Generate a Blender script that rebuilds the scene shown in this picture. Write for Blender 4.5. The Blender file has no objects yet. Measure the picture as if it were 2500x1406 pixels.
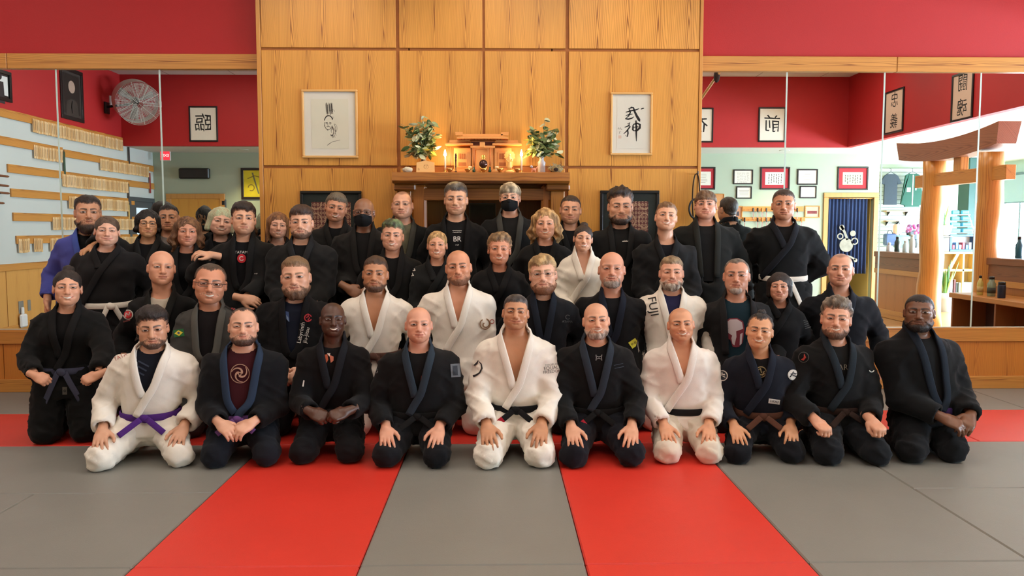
import bpy, bmesh, math, random
import numpy as np
from mathutils import Vector, Matrix, Euler
from mathutils.bvhtree import BVHTree

# ------------------------------------------------------------------ camera, world, lights, exposure
scene = bpy.context.scene
COL = scene.collection
FPX = 1940.0            # focal length in pixels of the 2500 px wide frame
CAMZ = 1.485
PITCH = math.atan(143.0 / FPX)
YAW = math.atan(36.0 / FPX)
cam_data = bpy.data.cameras.new('camera')
cam_data.sensor_fit = 'HORIZONTAL'
cam_data.sensor_width = 36.0
cam_data.lens = FPX / 2500.0 * 36.0
cam_data.clip_start = 0.05
cam = bpy.data.objects.new('camera', cam_data)
COL.objects.link(cam)
cam.location = (0, 0, CAMZ)
cam.rotation_euler = (math.pi / 2 - PITCH, 0, -YAW)
scene.camera = cam

scene.view_settings.view_transform = 'Standard'
scene.view_settings.look = 'None'
scene.view_settings.gamma = 1.0
scene.view_settings.use_curve_mapping = False
scene.view_settings.exposure = 1.0

world = bpy.data.worlds.new('daylight_world')
scene.world = world
world.use_nodes = True
wbg = world.node_tree.nodes['Background']
wbg.inputs[0].default_value = (0.80, 0.90, 1.0, 1)
wbg.inputs[1].default_value = 2.6


def area_light(name, loc, rot, sx, sy, power, color):
    l = bpy.data.lights.new(name, 'AREA')
    l.shape = 'RECTANGLE'
    l.size = sx
    l.size_y = sy
    l.energy = power
    l.color = color
    o = bpy.data.objects.new(name, l)
    COL.objects.link(o)
    o.location = loc
    o.rotation_euler = rot
    return o


WINX = 11.6             # outer (window) wall of the lobby
YM = 7.29               # plane of the mirrors
CEIL = 4.31             # high ceiling over the mats
SOF = 3.02              # low ceiling over lobby and hall
LX = -6.9               # left wall
BX = 6.55               # bulkhead line between the mats and the lobby
YB = 2 * YM - 14.9      # red bulkhead behind the photographer
YG = 2 * YM - 16.2      # green back wall
WARM = (1.0, 0.83, 0.62)
DAY = (0.66, 0.83, 1.0)
TROFFER = 5.4           # emission of the ceiling panel lights
WALLWASH = 15.0         # wall-wash spotlights on the pine wall
# daylight falling in through the lobby windows
area_light('window_daylight', (WINX + 0.25, 1.7, 1.65), (0, math.radians(90), 0), 2.6, 11.0, 3100, DAY)
# ------------------------------------------------------------------ helpers: camera rays, objects, materials
_cr = Euler(cam.rotation_euler).to_matrix()


def ray(px, py):
    return _cr @ Vector(((px - 1250.0) / FPX, -(py - 703.0) / FPX, -1.0))


def at(px, py, Y):
    """world point at depth Y seen at photo pixel (px, py)"""
    d = ray(px, py)
    t = Y / d.y
    return Vector((d.x * t, Y, CAMZ + d.z * t))


def atz(px, py, Z):
    d = ray(px, py)
    t = (Z - CAMZ) / d.z
    return Vector((d.x * t, d.y * t, Z))


def rf(px, py, D):
    """real point whose mirror image is seen at pixel (px, py), D = virtual depth"""
    p = at(px, py, D)
    return Vector((p.x, 2 * YM - D, p.z))


def link(o, parent=None):
    COL.objects.link(o)
    if parent is not None:
        o.parent = parent
    return o


def tag(o, label=None, cat=None, group=None, kind=None):
    if label:
        o['label'] = label
    if cat:
        o['category'] = cat
    if group:
        o['group'] = group
    if kind:
        o['kind'] = kind
    return o


def empty(name, loc=(0, 0, 0), rz=0.0, label=None, cat=None, group=None):
    o = bpy.data.objects.new(name, None)
    o.empty_display_size = 0.1
    COL.objects.link(o)
    o.location = loc
    o.rotation_euler = (0, 0, rz)
    return tag(o, label, cat, group)


def mesh_obj(name, verts, faces, mat, parent=None, smooth=False, loc=None):
    me = bpy.data.meshes.new(name)
    me.from_pydata([tuple(v) for v in verts], [], [tuple(f) for f in faces])
    if smooth:
        me.polygons.foreach_set('use_smooth', np.ones(len(me.polygons), dtype=bool))
    me.update()
    if mat is not None:
        me.materials.append(mat)
    o = bpy.data.objects.new(name, me)
    link(o, parent)
    if loc is not None:
        o.location = loc
    return o


def np_mesh(name, V, Q, mat, parent=None, smooth=True, cols=None):
    """numpy verts + quads -> object (fast)"""
    me = bpy.data.meshes.new(name)
    nv, nf = len(V), len(Q)
    k = Q.shape[1] if nf else 4
    me.vertices.add(nv)
    me.vertices.foreach_set('co', np.ascontiguousarray(V, dtype=np.float32).ravel())
    me.loops.add(nf * k)
    me.loops.foreach_set('vertex_index', np.ascontiguousarray(Q, dtype=np.int32).ravel())
    me.polygons.add(nf)
    me.polygons.foreach_set('loop_start', np.arange(0, nf * k, k, dtype=np.int32))
    if smooth:
        me.polygons.foreach_set('use_smooth', np.ones(nf, dtype=bool))
    if cols is not None:
        a = me.color_attributes.new('Col', 'FLOAT_COLOR', 'POINT')
        c = np.ones((nv, 4), dtype=np.float32)
        c[:, :3] = cols
        a.data.foreach_set('color', c.ravel())
    me.update(calc_edges=True)
    me.validate()
    if mat is not None:
        me.materials.append(mat)
    return link(bpy.data.objects.new(name, me), parent)


class MB:
    """collects shapes that belong to ONE mesh"""

    def __init__(s):
        s.v = []
        s.f = []

    def add(s, vs, fs):
        n = len(s.v)
        s.v += [tuple(v) for v in vs]
        s.f += [tuple(n + i for i in f) for f in fs]
        return s

    def box(s, x0, x1, y0, y1, z0, z1):
        return s.add([(x0, y0, z0), (x1, y0, z0), (x1, y1, z0), (x0, y1, z0), (x0, y0, z1), (x1, y0, z1), (x1, y1, z1), (x0, y1, z1)],
                     [(0, 3, 2, 1), (4, 5, 6, 7), (0, 1, 5, 4), (1, 2, 6, 5), (2, 3, 7, 6), (3, 0, 4, 7)])

    def bbox(s, x0, x1, y0, y1, z0, z1, b=0.004):
        """box with chamfered edges"""
        x0, x1 = min(x0, x1), max(x0, x1)
        y0, y1 = min(y0, y1), max(y0, y1)
        z0, z1 = min(z0, z1), max(z0, z1)
        b = min(b, (x1 - x0) * .45, (y1 - y0) * .45, (z1 - z0) * .45)
        bm = bmesh.new()
        M = Matrix.Translation(((x0 + x1) / 2, (y0 + y1) / 2, (z0 + z1) / 2)) @ Matrix.Diagonal((x1 - x0, y1 - y0, z1 - z0, 1))
        bmesh.ops.create_cube(bm, size=1, matrix=M)
        bmesh.ops.bevel(bm, geom=list(bm.edges), offset=b, segments=1, affect='EDGES', profile=.5)
        return s.bm(bm)

    def bm(s, bm):
        bm.verts.index_update()
        s.add([v.co[:] for v in bm.verts], [[v.index for v in f.verts] for f in bm.faces])
        bm.free()
        return s

    def lathe(s, prof, c=(0, 0, 0), n=20, sx=1, sy=1):
        """prof: list of (r, z)"""
        vs, fs = [], []
        for r, z in prof:
            for k in range(n):
                a = 2 * math.pi * k / n
                vs.append((c[0] + r * math.cos(a) * sx, c[1] + r * math.sin(a) * sy, c[2] + z))
        m = len(prof)
        for i in range(m - 1):
            for k in range(n):
                k2 = (k + 1) % n
                fs.append((i * n + k, i * n + k2, (i + 1) * n + k2, (i + 1) * n + k))
        fs.append(tuple(range(n - 1, -1, -1)))
        fs.append(tuple((m - 1) * n + k for k in range(n)))
        return s.add(vs, fs)

    def tube(s, pts, r, n=8, caps=True):
        pts = [Vector(p) for p in pts]
        rs = r if isinstance(r, (list, tuple)) else [r] * len(pts)
        vs, fs = [], []
        up = None
        for i, p in enumerate(pts):
            t = (pts[min(i + 1, len(pts) - 1)] - pts[max(i - 1, 0)]).normalized()
            if up is None:
                up = t.orthogonal().normalized()
            up = (up - t * up.dot(t)).normalized()
            w = t.cross(up)
            for k in range(n):
                a = 2 * math.pi * k / n
                vs.append(p + (up * math.cos(a) + w * math.sin(a)) * rs[i])
        for i in range(len(pts) - 1):
            for k in range(n):
                k2 = (k + 1) % n
                fs.append((i * n + k, i * n + k2, (i + 1) * n + k2, (i + 1) * n + k))
        if caps:
            fs.append(tuple(range(n - 1, -1, -1)))
            fs.append(tuple((len(pts) - 1) * n + k for k in range(n)))
        return s.add(vs, fs)

    def sweep(s, pts, nrm, w, t, closed=False):
        """flat band: centre line, normals, width w, thickness t (chamfered outside)"""
        n = len(pts)
        ws = w if isinstance(w, (list, tuple)) else [w] * n
        vs, fs = [], []
        for i in range(n):
            p = Vector(pts[i])
            a = Vector(pts[(i + 1) % n] if closed else pts[min(i + 1, n - 1)])
            b = Vector(pts[(i - 1) % n] if closed else pts[max(i - 1, 0)])
            d = (a - b).normalized()
            N = Vector(nrm[i])
            N = (N - d * N.dot(d)).normalized()
            S = d.cross(N)
            h = ws[i] / 2
            for u, q in ((-h, 0), (-h, t * .6), (-h + t * .5, t), (h - t * .5, t), (h, t * .6), (h, 0)):
                vs.append(p + S * u + N * q)
        m = 6
        for i in range(n if closed else n - 1):
            j = (i + 1) % n
            for k in range(m):
                k2 = (k + 1) % m
                fs.append((i * m + k, i * m + k2, j * m + k2, j * m + k))
        if not closed:
            fs.append(tuple(range(m - 1, -1, -1)))
            fs.append(tuple((n - 1) * m + k for k in range(m)))
        return s.add(vs, fs)

    def prism(s, poly, M, t):
        """extrude a 2-D polygon (x, y) by t along z, placed with matrix M"""
        n = len(poly)
        vs = [M @ Vector((x, y, 0)) for x, y in poly] + [M @ Vector((x, y, t)) for x, y in poly]
        fs = [tuple(range(n - 1, -1, -1)), tuple(range(n, 2 * n))]
        fs += [(i, (i + 1) % n, n + (i + 1) % n, n + i) for i in range(n)]
        return s.add(vs, fs)

    def sphere(s, c, r, nu=14, nv=10, M=None):
        rx, ry, rz = (r, r, r) if not isinstance(r, (tuple, list)) else r
        vs = [(0, 0, 1)]
        for i in range(1, nv):
            th = math.pi * i / nv
            for k in range(nu):
                a = 2 * math.pi * k / nu
                vs.append((math.sin(th) * math.cos(a), math.sin(th) * math.sin(a), math.cos(th)))
        vs.append((0, 0, -1))
        fs = [(0, 1 + k, 1 + (k + 1) % nu) for k in range(nu)]
        for i in range(nv - 2):
            for k in range(nu):
                k2 = (k + 1) % nu
                fs.append((1 + i * nu + k, 1 + (i + 1) * nu + k, 1 + (i + 1) * nu + k2, 1 + i * nu + k2))
        L = len(vs) - 1
        fs += [(L, 1 + (nv - 2) * nu + (k + 1) % nu, 1 + (nv - 2) * nu + k) for k in range(nu)]
        out = []
        for v in vs:
            p = Vector((v[0] * rx, v[1] * ry, v[2] * rz))
            if M is not None:
                p = M @ p
            out.append(p + Vector(c))
        return s.add(out, fs)

    def build(s, name, mat, parent=None, smooth=False, loc=None):
        return mesh_obj(name, s.v, s.f, mat, parent, smooth, loc)


# ---- materials
def _nt(m):
    m.use_nodes = True
    return m.node_tree, m.node_tree.nodes['Principled BSDF']


def nd(nt, t, **kw):
    n = nt.nodes.new(t)
    for k, v in kw.items():
        if isinstance(v, tuple) and k.startswith('i_'):
            n.inputs[v[0]].default_value = v[1]
        else:
            setattr(n, k, v)
    return n


def math_n(nt, op, a, b=None, c=None):
    n = nt.nodes.new('ShaderNodeMath')
    n.operation = op
    for i, v in enumerate((a, b, c)):
        if v is None:
            continue
        if isinstance(v, (int, float)):
            n.inputs[i].default_value = v
        else:
            nt.links.new(v, n.inputs[i])
    return n.outputs[0]


def lin(c):
    """sRGB 0-255 or hex -> linear"""
    if isinstance(c, str):
        c = tuple(int(c[i:i + 2], 16) for i in (0, 2, 4))
    return tuple(((v / 255) / 12.92 if v / 255 <= .04045 else ((v / 255 + .055) / 1.055) ** 2.4) for v in c)


_mats = {}


def pmat(name, col, rough=.6, var=.0, scale=8., bump=0., bscale=60., metal=0., spec=.5, emit=None, estr=0., alpha=None, coat=0., stretch=None, sheen=0.):
    """procedural principled material: colour with noise variation and noise bump"""
    if name in _mats:
        return _mats[name]
    m = bpy.data.materials.new(name)
    _mats[name] = m
    nt, b = _nt(m)
    c = lin(col)
    b.inputs['Base Color'].default_value = (*c, 1)
    b.inputs['Roughness'].default_value = rough
    b.inputs['Metallic'].default_value = metal
    b.inputs['Specular IOR Level'].default_value = spec
    if coat:
        b.inputs['Coat Weight'].default_value = coat
        b.inputs['Coat Roughness'].default_value = .15
    if sheen:
        b.inputs['Sheen Weight'].default_value = sheen
    if emit:
        b.inputs['Emission Color'].default_value = (*lin(emit), 1)
        b.inputs['Emission Strength'].default_value = estr
    if var or bump:
        tc = nt.nodes.new('ShaderNodeTexCoord')
        src = tc.outputs['Object']
        if stretch:
            mp = nt.nodes.new('ShaderNodeMapping')
            mp.inputs['Scale'].default_value = stretch
            nt.links.new(src, mp.inputs[0])
            src = mp.outputs[0]
        if var:
            n = nt.nodes.new('ShaderNodeTexNoise')
            n.inputs['Scale'].default_value = scale
            n.inputs['Detail'].default_value = 4
            nt.links.new(src, n.inputs['Vector'])
            mx = nt.nodes.new('ShaderNodeMix')
            mx.data_type = 'RGBA'
            mx.inputs['A'].default_value = (*[v * (1 - var) for v in c], 1)
            mx.inputs['B'].default_value = (*[min(1, v * (1 + var)) for v in c], 1)
            nt.links.new(n.outputs['Fac'], mx.inputs['Factor'])
            nt.links.new(mx.outputs['Result'], b.inputs['Base Color'])
        if bump:
            n2 = nt.nodes.new('ShaderNodeTexNoise')
            n2.inputs['Scale'].default_value = bscale
            n2.inputs['Detail'].default_value = 3
            nt.links.new(src, n2.inputs['Vector'])
            bp = nt.nodes.new('ShaderNodeBump')
            bp.inputs['Strength'].default_value = bump
            bp.inputs['Distance'].default_value = .01
            nt.links.new(n2.outputs['Fac'], bp.inputs['Height'])
            nt.links.new(bp.outputs[0], b.inputs['Normal'])
    return m


def text_mesh(s, size=1.0):
    """lettering -> (list of 2-D verts, faces), centred"""
    c = bpy.data.curves.new('t', 'FONT')
    c.body = s
    c.size = size
    c.align_x = 'CENTER'
    c.align_y = 'CENTER'
    c.resolution_u = 3
    o = bpy.data.objects.new('t', c)
    COL.objects.link(o)
    dg = bpy.context.evaluated_depsgraph_get()
    me = bpy.data.meshes.new_from_object(o.evaluated_get(dg))
    v = [(p.co.x, p.co.y) for p in me.vertices]
    f = [tuple(p.vertices) for p in me.polygons]
    bpy.data.objects.remove(o)
    bpy.data.curves.remove(c)
    bpy.data.meshes.remove(me)
    return v, f
# ------------------------------------------------------------------ signed-distance modelling for people
def smin(a, b, k):
    h = np.clip(.5 + .5 * (b - a) / k, 0, 1)
    return b + (a - b) * h - k * h * (1 - h)


def smax(a, b, k):
    return -smin(-a, -b, k)


def ell(G, c, r):
    x, y, z = (G[0] - c[0]) / r[0], (G[1] - c[1]) / r[1], (G[2] - c[2]) / r[2]
    k = np.sqrt(x * x + y * y + z * z)
    return (k - 1) * min(r) if max(r) < 1.6 * min(r) else k * (k - 1) / np.maximum(np.sqrt((x / r[0]) ** 2 + (y / r[1]) ** 2 + (z / r[2]) ** 2), 1e-6)


def cap(G, a, b, ra, rb=None, flat=None):
    rb = ra if rb is None else rb
    a = np.array(a, dtype=np.float32)
    b = np.array(b, dtype=np.float32)
    d = b - a
    L = float(d @ d) + 1e-9
    px, py, pz = G[0] - a[0], G[1] - a[1], G[2] - a[2]
    t = np.clip((px * d[0] + py * d[1] + pz * d[2]) / L, 0, 1)
    q = np.sqrt((px - t * d[0]) ** 2 + (py - t * d[1]) ** 2 + (pz - t * d[2]) ** 2)
    return q - (ra + (rb - ra) * t)


def grid(ax):
    return [ax[0][:, None, None].astype(np.float32), ax[1][None, :, None].astype(np.float32), ax[2][None, None, :].astype(np.float32)]


def lsp(a, b, h):
    return np.linspace(a, b, max(3, int(round((b - a) / h)) + 1)).astype(np.float32)


def nets(F, ax):
    """naive surface nets on a rectilinear grid -> verts, quads"""
    s = F < 0
    nx, ny, nz = F.shape
    c = s[:-1, :-1, :-1].astype(np.int8)
    c = np.zeros((nx - 1, ny - 1, nz - 1), dtype=np.int8)
    offs = [(i, j, k) for i in (0, 1) for j in (0, 1) for k in (0, 1)]
    for i, j, k in offs:
        c += s[i:nx - 1 + i, j:ny - 1 + j, k:nz - 1 + k]
    act = (c > 0) & (c < 8)
    I, J, K = np.nonzero(act)
    n = len(I)
    idx = np.full(act.shape, -1, dtype=np.int32)
    idx[I, J, K] = np.arange(n)
    P = np.zeros((n, 3), dtype=np.float32)
    W = np.zeros(n, dtype=np.float32)
    for a in range(3):
        for u in (0, 1):
            for w in (0, 1):
                o0 = [0, 0, 0]
                o1 = [0, 0, 0]
                b, cc = [q for q in range(3) if q != a]
                o0[b] = o1[b] = u
                o0[cc] = o1[cc] = w
                o1[a] = 1
                f0 = F[I + o0[0], J + o0[1], K + o0[2]]
                f1 = F[I + o1[0], J + o1[1], K + o1[2]]
                m = (f0 < 0) != (f1 < 0)
                t = np.where(m, f0 / np.where(m, f0 - f1, 1), 0)
                IJK = (I, J, K)
                for q in range(3):
                    p0 = ax[q][IJK[q] + o0[q]]
                    if q == a:
                        p0 = p0 + t * (ax[q][IJK[q] + 1] - ax[q][IJK[q]])
                    P[:, q] += np.where(m, p0, 0)
                W += m
    P /= np.maximum(W, 1)[:, None]
    quads = []
    for a in range(3):
        b, cc = (a + 1) % 3, (a + 2) % 3
        sl0 = [slice(None)] * 3
        sl1 = [slice(None)] * 3
        sl0[a] = slice(0, -1)
        sl1[a] = slice(1, None)
        for q in (b, cc):
            sl0[q] = slice(1, -1)
            sl1[q] = slice(1, -1)
        A, B = s[tuple(sl0)], s[tuple(sl1)]
        e = np.argwhere(A != B)
        if len(e) == 0:
            continue
        inside = A[tuple(e.T)]
        g = e.copy()
        g[:, b] += 1
        g[:, cc] += 1

        def cell(db, dc):
            h = g.copy()
            h[:, b] -= db
            h[:, cc] -= dc
            return idx[h[:, 0], h[:, 1], h[:, 2]]
        q4 = np.stack([cell(1, 1), cell(0, 1), cell(0, 0), cell(1, 0)], 1)
        q4[~inside] = q4[~inside][:, ::-1]
        quads.append(q4)
    Q = np.concatenate(quads) if quads else np.zeros((0, 4), np.int32)
    Q = Q[(Q >= 0).all(1)]
    return P, Q


def vnormals(V, Q):
    n = np.cross(V[Q[:, 2]] - V[Q[:, 0]], V[Q[:, 3 if Q.shape[1] > 3 else 1]] - V[Q[:, 1]])
    N = np.zeros_like(V)
    for k in range(Q.shape[1]):
        np.add.at(N, Q[:, k], n)
    return N / np.maximum(np.linalg.norm(N, axis=1), 1e-12)[:, None]


_rs = np.random.RandomState(7)
_lat = _rs.rand(32, 32, 32).astype(np.float32)


def vnoise(P, f, off=0.0):
    """trilinear value noise 0..1, f scalar or 3-vector"""
    q = P * np.asarray(f, dtype=np.float32) + off
    i = np.floor(q).astype(int)
    t = q - i
    t = t * t * (3 - 2 * t)
    r = 0
    for a in (0, 1):
        for b in (0, 1):
            for c in (0, 1):
                w = (t[:, 0] if a else 1 - t[:, 0]) * (t[:, 1] if b else 1 - t[:, 1]) * (t[:, 2] if c else 1 - t[:, 2])
                r = r + w * _lat[(i[:, 0] + a) % 32, (i[:, 1] + b) % 32, (i[:, 2] + c) % 32]
    return r


def sstep(x, a, b):
    t = np.clip((x - a) / (b - a), 0, 1)
    return t * t * (3 - 2 * t)


# ---- the head (face towards -y, chin z = -.115, crown z = +.115)
EX, EY, EZ = .0315, -.0775, .002
LID = (.0205, .0156, .0138)


def head_base(smile, fem):
    ax = [np.concatenate([lsp(-.102, -.058, .0055)[:-1], lsp(-.058, .058, .0037)[:-1], lsp(.058, .102, .0055)]).astype(np.float32),
          np.concatenate([lsp(-.135, -.055, .0033)[:-1], lsp(-.055, .125, .0095)]).astype(np.float32),
          np.concatenate([lsp(-.215, -.125, .0075)[:-1], lsp(-.125, .032, .0033)[:-1], lsp(.032, .125, .0090)]).astype(np.float32)]
    G = grid(ax)
    A = [np.abs(G[0]), G[1], G[2]]          # mirror symmetric
    d = ell(G, (0, .012, .032), (.0755, .096, .083))
    d = smin(d, ell(G, (0, -.020, -.028), (.0625 if not fem else .060, .0735, .089)), .03)
    jr = .021 if not fem else .016
    d = smin(d, cap(A, (.049, .004, -.060), (.016, -.070, -.098), jr, .017), .03)
    d = smin(d, ell(G, (0, -.078, -.0985), (.019, .0175, .0165)), .018)
    d = smin(d, cap(A, (.000, -.087, .020), (.050, -.066, .019), .0125 if not fem else .0105, .010), .016)
    d = smin(d, ell(A, (.041, -.058, -.022), (.023, .021, .019)), .025)
    d = smin(d, ell(A, (.040, -.040, -.056), (.022, .032, .032)), .03)
    if smile:
        d = smin(d, ell(A, (.039, -.073, -.031), (.016, .012, .012)), .016)
    # eye sockets and lids
    d = smax(d, -ell(A, (EX, -.1035, EZ + .001), (.0225, .021, .0135)), .013)
    d = smin(d, ell(A, (EX, EY, EZ), LID), .004)
    # muzzle, nose
    d = smin(d, ell(G, (0, -.076, -.068), (.036, .0265, .027)), .02)
    d = smin(d, cap(G, (0, -.087, .016), (0, -.1130, -.0335), .0088, .0130), .010)
    d = smin(d, ell(A, (.0125, -.0985, -.0395), (.0090, .0115, .0085)), .007)
    d = smax(d, -ell(A, (.0075, -.108, -.0475), (.0042, .0065, .0035)), .003)
    # mouth
    wm, zc = (.0345, -.0575) if smile else (.0255, -.0665)
    d = smin(d, cap(A, (.004, -.1015, -.0612), (wm * .93, -.0875, zc + .0015), .0052, .003), .005)
    d = smin(d, cap(A, (.0, -.0995, -.0745), (wm * .8, -.088, zc - .006), .0062, .003), .006)
    d = smax(d, -cap(A, (0, -.1075, -.0672), (wm, -.0945, zc), .0028, .0018), .003)
    if smile:                                # folds beside the mouth
        d = smax(d, -cap(A, (.022, -.104, -.040), (.0405, -.089, -.062), .0035, .002), .009)
    else:
        d = smax(d, -cap(A, (.021, -.103, -.044), (.034, -.091, -.066), .0022, .001), .009)
    d = smax(d, -cap(A, (0, -.104, -.0845), (.012, -.1, -.0845), .004), .008)
    # ears
    e = ell(A, (.0795 - .0 * G[2], .014, -.012), (.0105, .0195, .032))
    e = smax(e, -ell(A, (.0905, .006, -.008), (.0075, .010, .017)), .006)
    d = smin(d, e, .006)
    nr = .061 if not fem else .051
    d = smin(d, cap(G, (0, .022, -.05), (0, .050, -.25), nr, nr - .026), .022)
    V, Q = nets(d, ax)
    keep = (V[:, 2] > -.212)[Q].all(1)
    Q = Q[keep]
    used = np.unique(Q)
    mp = np.full(len(V), -1)
    mp[used] = np.arange(len(used))
    V, Q = V[used], mp[Q]
    return V.astype(np.float32), Q.astype(np.int32), vnormals(V, Q), wm, zc


_heads = {}


def get_head(smile, fem):
    k = (bool(smile), bool(fem))
    if k not in _heads:
        _heads[k] = head_base(*k)
    return _heads[k]


def hair_cov(V, hl):
    """signed 'inside the hair' field; hl = heights of the hairline at the given angles from the nose"""
    ang = np.degrees(np.arctan2(np.abs(V[:, 0]), -(V[:, 1] - .01)))
    h = np.interp(ang, [0, 28, 52, 66, 76, 84, 92, 104, 116, 140, 180], hl)
    return V[:, 2] - h


HL = {
    'full': [.066, .068, .062, .046, .004, -.020, .020, .026, -.030, -.052, -.060],
    'low': [.058, .058, .052, .036, -.004, -.022, .018, .024, -.034, -.056, -.066],
    'fringe': [.036, .034, .030, .024, -.004, -.028, .012, .018, -.034, -.060, -.070],
    'recede': [.078, .088, .088, .060, .008, -.016, .020, .026, -.030, -.050, -.058],
    'receding2': [.098, .104, .100, .066, .010, -.012, .020, .026, -.028, -.048, -.056],
    'horseshoe': [.140, .140, .130, .075, .012, -.010, .022, .028, -.020, -.045, -.055],
}


def sub_mesh(V, Q, fmask):
    Q = Q[fmask]
    used = np.unique(Q)
    mp = np.full(len(V), -1)
    mp[used] = np.arange(len(used))
    return used, mp[Q]


def hair_cap(V, Q, N, hl, top, side, rough, seed, freq=60, swirl=None, buzz=False):
    """short hair: scalp faces pushed out along the normal, rough = strand relief"""
    cov = hair_cov(V, HL[hl] if isinstance(hl, str) else hl)
    neck = (V[:, 2] < -.06)
    ear = (np.abs(V[:, 0]) > .0735) & (np.abs(V[:, 1] - .014) < .026) & (V[:, 2] < .024)
    cov = np.where(neck | ear, -.03, cov)
    jag = (vnoise(V, 160, seed) - .5) * .012 + (vnoise(V, 38, seed + 2) - .5) * (.010 + .9 * max(0, top - .016))
    cov = cov + jag
    used, q = sub_mesh(V, Q, (cov > -.006)[Q].any(1))
    v, n, c = V[used], N[used], cov[used]
    up = sstep(v[:, 2], .03, .10)
    T = side + (top - side) * up
    st = vnoise(v, (freq, freq * .55, freq * .55), seed + 3.3) - .5
    st2 = vnoise(v, (freq * 2.2, freq * .9, freq * .9), seed + 9.1) - .5
    disp = T * sstep(c, -.004, .016) + rough * (st + .6 * st2) * sstep(c, 0, .02) - .003 * (1 - sstep(c, -.006, .004))
    dirn = n.copy()
    dirn[:, 2] += .5 * up
    if swirl:
        dirn[:, 0] += swirl[0] * up
        dirn[:, 1] += swirl[1] * up
    dirn /= np.linalg.norm(dirn, axis=1)[:, None]
    return v + dirn * disp[:, None], q, st, sstep(c, -.004, .010)


def beard_cov(V, kind):
    ang = np.degrees(np.arctan2(np.abs(V[:, 0]), -(V[:, 1] - .01)))
    x, z = np.abs(V[:, 0]), V[:, 2]
    if kind == 'goatee':
        topl = np.interp(ang, [0, 14, 20, 26, 34, 40], [-.047, -.048, -.054, -.062, -.1, -.3])
    elif kind == 'chin':
        topl = np.interp(ang, [0, 10, 18, 24, 28], [-.080, -.080, -.085, -.1, -.3])
    elif kind == 'moustache':
        topl = np.interp(ang, [0, 14, 22, 30, 34], [-.046, -.047, -.053, -.062, -.3])
    else:
        topl = np.interp(ang, [0, 14, 22, 34, 50, 64, 76, 84, 90], [-.047, -.048, -.054, -.066, -.066, -.050, -.020, -.006, -.3])
    cov = topl - z
    # lips stay free
    lip = np.maximum(x / .026 - 1, np.abs(z + .0675) / .010 - 1) * .012
    cov = np.minimum(cov, np.where(V[:, 1] < -.06, lip, 1))
    if kind == 'moustache':
        cov = np.minimum(cov, z + .066)
    cov = np.minimum(cov, z + (.135 if kind != 'stubble' else .150))
    cov = np.minimum(cov, np.where(z > -.06, -.012 - V[:, 1], .012 - V[:, 1]))
    return cov


def beard_cap(V, Q, N, kind, T, length, seed):
    cov = beard_cov(V, kind) + (vnoise(V, 170, seed) - .5) * .008
    used, q = sub_mesh(V, Q, (cov > -.005)[Q].any(1))
    v, n, c = V[used], N[used], cov[used]
    s = sstep(c, -.004, .022)
    st = vnoise(v, (110, 60, 40), seed) - .5
    low = sstep(-v[:, 2], .075, .118)
    disp = .0006 + T * s + min(.005, T * .5) * st * s - .002 * (1 - sstep(c, -.006, .001))
    out = v + n * disp[:, None]
    out[:, 2] -= length * low * s * (1 - np.clip(np.abs(v[:, 0]) / .075, 0, 1) ** 2) * (1 + .5 * st)
    out[:, 1] -= .35 * length * low * s
    return out, q, st, sstep(c + .006 * st, -.003, .014)


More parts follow.
